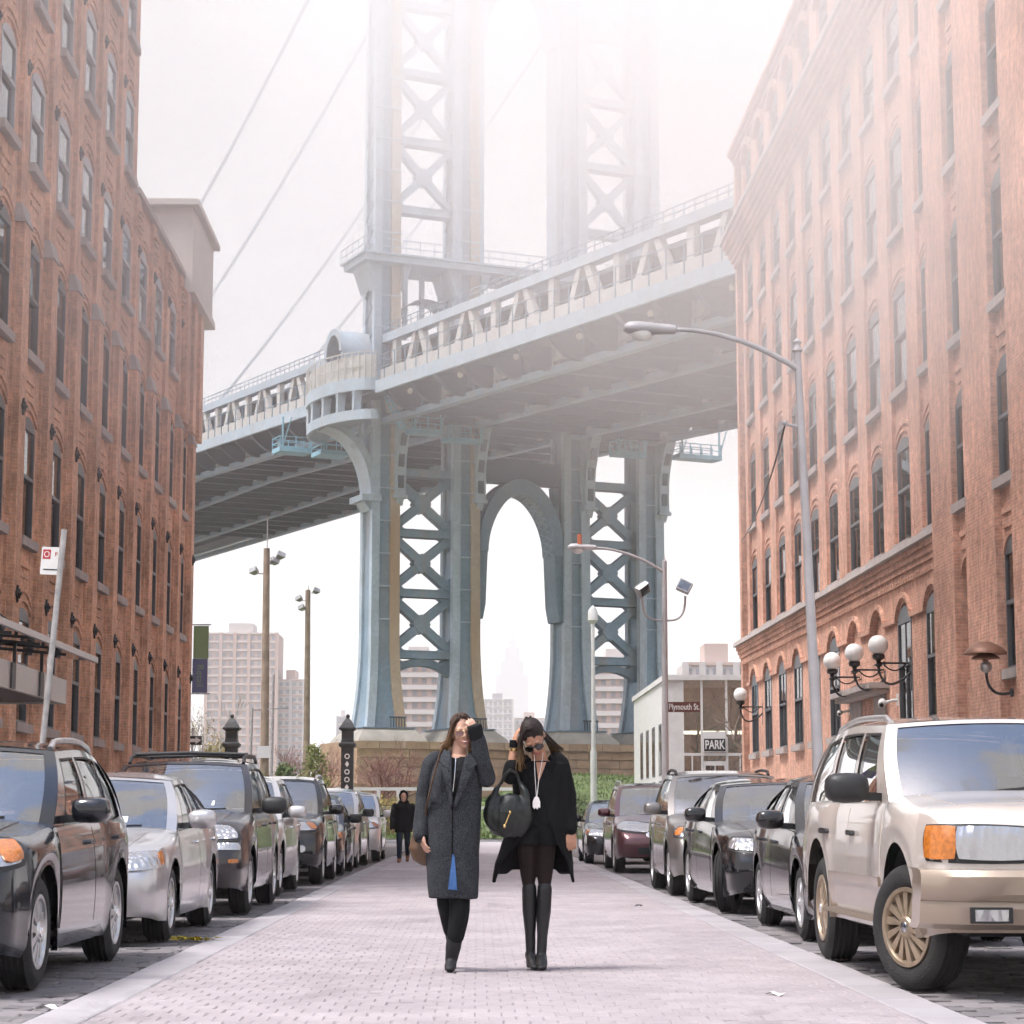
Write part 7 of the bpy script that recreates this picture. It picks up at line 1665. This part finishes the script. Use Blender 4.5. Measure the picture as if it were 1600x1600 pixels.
for a, b_, z0, z1, nm in ((-64, 64, 0, 90, 'podium'), (-48, 48, 90, 230, 'lower_shaft'), (-37, 37, 230, 318, 'shaft'), (-26, 26, 318, 350, 'upper_setback'), (-16, 16, 350, 380, 'crown_block'), (-8, 8, 380, 396, 'mooring_mast')): MB().box(a, b_, -abs(b_) * .6, abs(b_) * .6, z0, z1).build(nm, 'far_grey', sk)
MB().tube([(0, 0, 396), (0, 0, 440)], [4, .8], 8).build('spire', 'far_grey', sk)
# ------------------------------------------------------------------ haze, and mist volumes added to whiten the upper view
def vol_mat(name, dens, col=(1, 1, 1)):
    m = bpy.data.materials.new(name); m.use_nodes = True; t = m.node_tree; t.nodes.clear()
    o = t.nodes.new('ShaderNodeOutputMaterial'); v = t.nodes.new('ShaderNodeVolumePrincipled'); v.inputs['Color'].default_value = (*col, 1); v.inputs['Density'].default_value = dens; v.inputs['Anisotropy'].default_value = 0.
    t.links.new(v.outputs[0], o.inputs['Volume']); m.cycles.volume_sampling = 'DISTANCE'; return m, t, v
m, t, v = vol_mat('haze', .00024)
ob = MB().box(-9400, 9400, -6600, 12000, -1.2, 470).build('haze', m); tag(ob, 'thin pale haze filling the air over street and city', 'haze', kind='stuff')
def mist(label, box, D, zr, yr=None, xr_=None, nsc=.03):  # added volume, density shaped by position to imitate a white veil
    m, t, v = vol_mat('mist', 0.); L = t.links.new; g = t.nodes.new('ShaderNodeNewGeometry'); s = t.nodes.new('ShaderNodeSeparateXYZ'); L(g.outputs['Position'], s.inputs[0])
    def ss(sock, a, b):
        r = t.nodes.new('ShaderNodeMapRange'); r.interpolation_type = 'SMOOTHSTEP'; r.inputs['From Min'].default_value = a; r.inputs['From Max'].default_value = b; L(sock, r.inputs['Value']); return r.outputs[0]
    def mul(a, b):
        n = t.nodes.new('ShaderNodeMath'); n.operation = 'MULTIPLY'; L(a, n.inputs[0]); (L(b, n.inputs[1]) if not isinstance(b, float) else setattr(n.inputs[1], 'default_value', b)); return n.outputs[0]
    q = ss(s.outputs['Z'], *zr)
    for a, b in (yr or []): q = mul(q, ss(s.outputs['Y'], a, b))
    for a, b, lo in (xr_ or []):
        r = t.nodes.new('ShaderNodeMapRange'); r.interpolation_type = 'SMOOTHSTEP'; r.inputs['From Min'].default_value = a; r.inputs['From Max'].default_value = b; r.inputs['To Min'].default_value = lo; L(s.outputs['X'], r.inputs['Value']); q = mul(q, r.outputs[0])
    nz = t.nodes.new('ShaderNodeTexNoise'); nz.inputs['Scale'].default_value = nsc; nz.inputs['Detail'].default_value = 3; L(g.outputs['Position'], nz.inputs['Vector'])
    nr = t.nodes.new('ShaderNodeMapRange'); nr.inputs['From Min'].default_value = .35; nr.inputs['From Max'].default_value = .65; nr.inputs['To Min'].default_value = .45; nr.inputs['To Max'].default_value = 1.55; L(nz.outputs['Fac'], nr.inputs['Value']); q = mul(q, nr.outputs[0])
    L(mul(q, float(D)), v.inputs['Density'])
    o = MB().box(*box).build('mist', m); tag(o, label, 'mist', 'added mist veil volumes', 'stuff'); return o
mist('added white mist volume shaped to veil the upper storeys of both warehouses', (-9.3, 10.0, 23, 61, 5.8, 23), .054, (5.6, 12.5), [(24, 36), (60, 44)], [(-5, 5.5, .42)], nsc=.09)
mist('added white mist volume shaped to veil the upper half of the bridge tower', (-120, 160, 100, 330, 36, 84), .014, (42, 70))
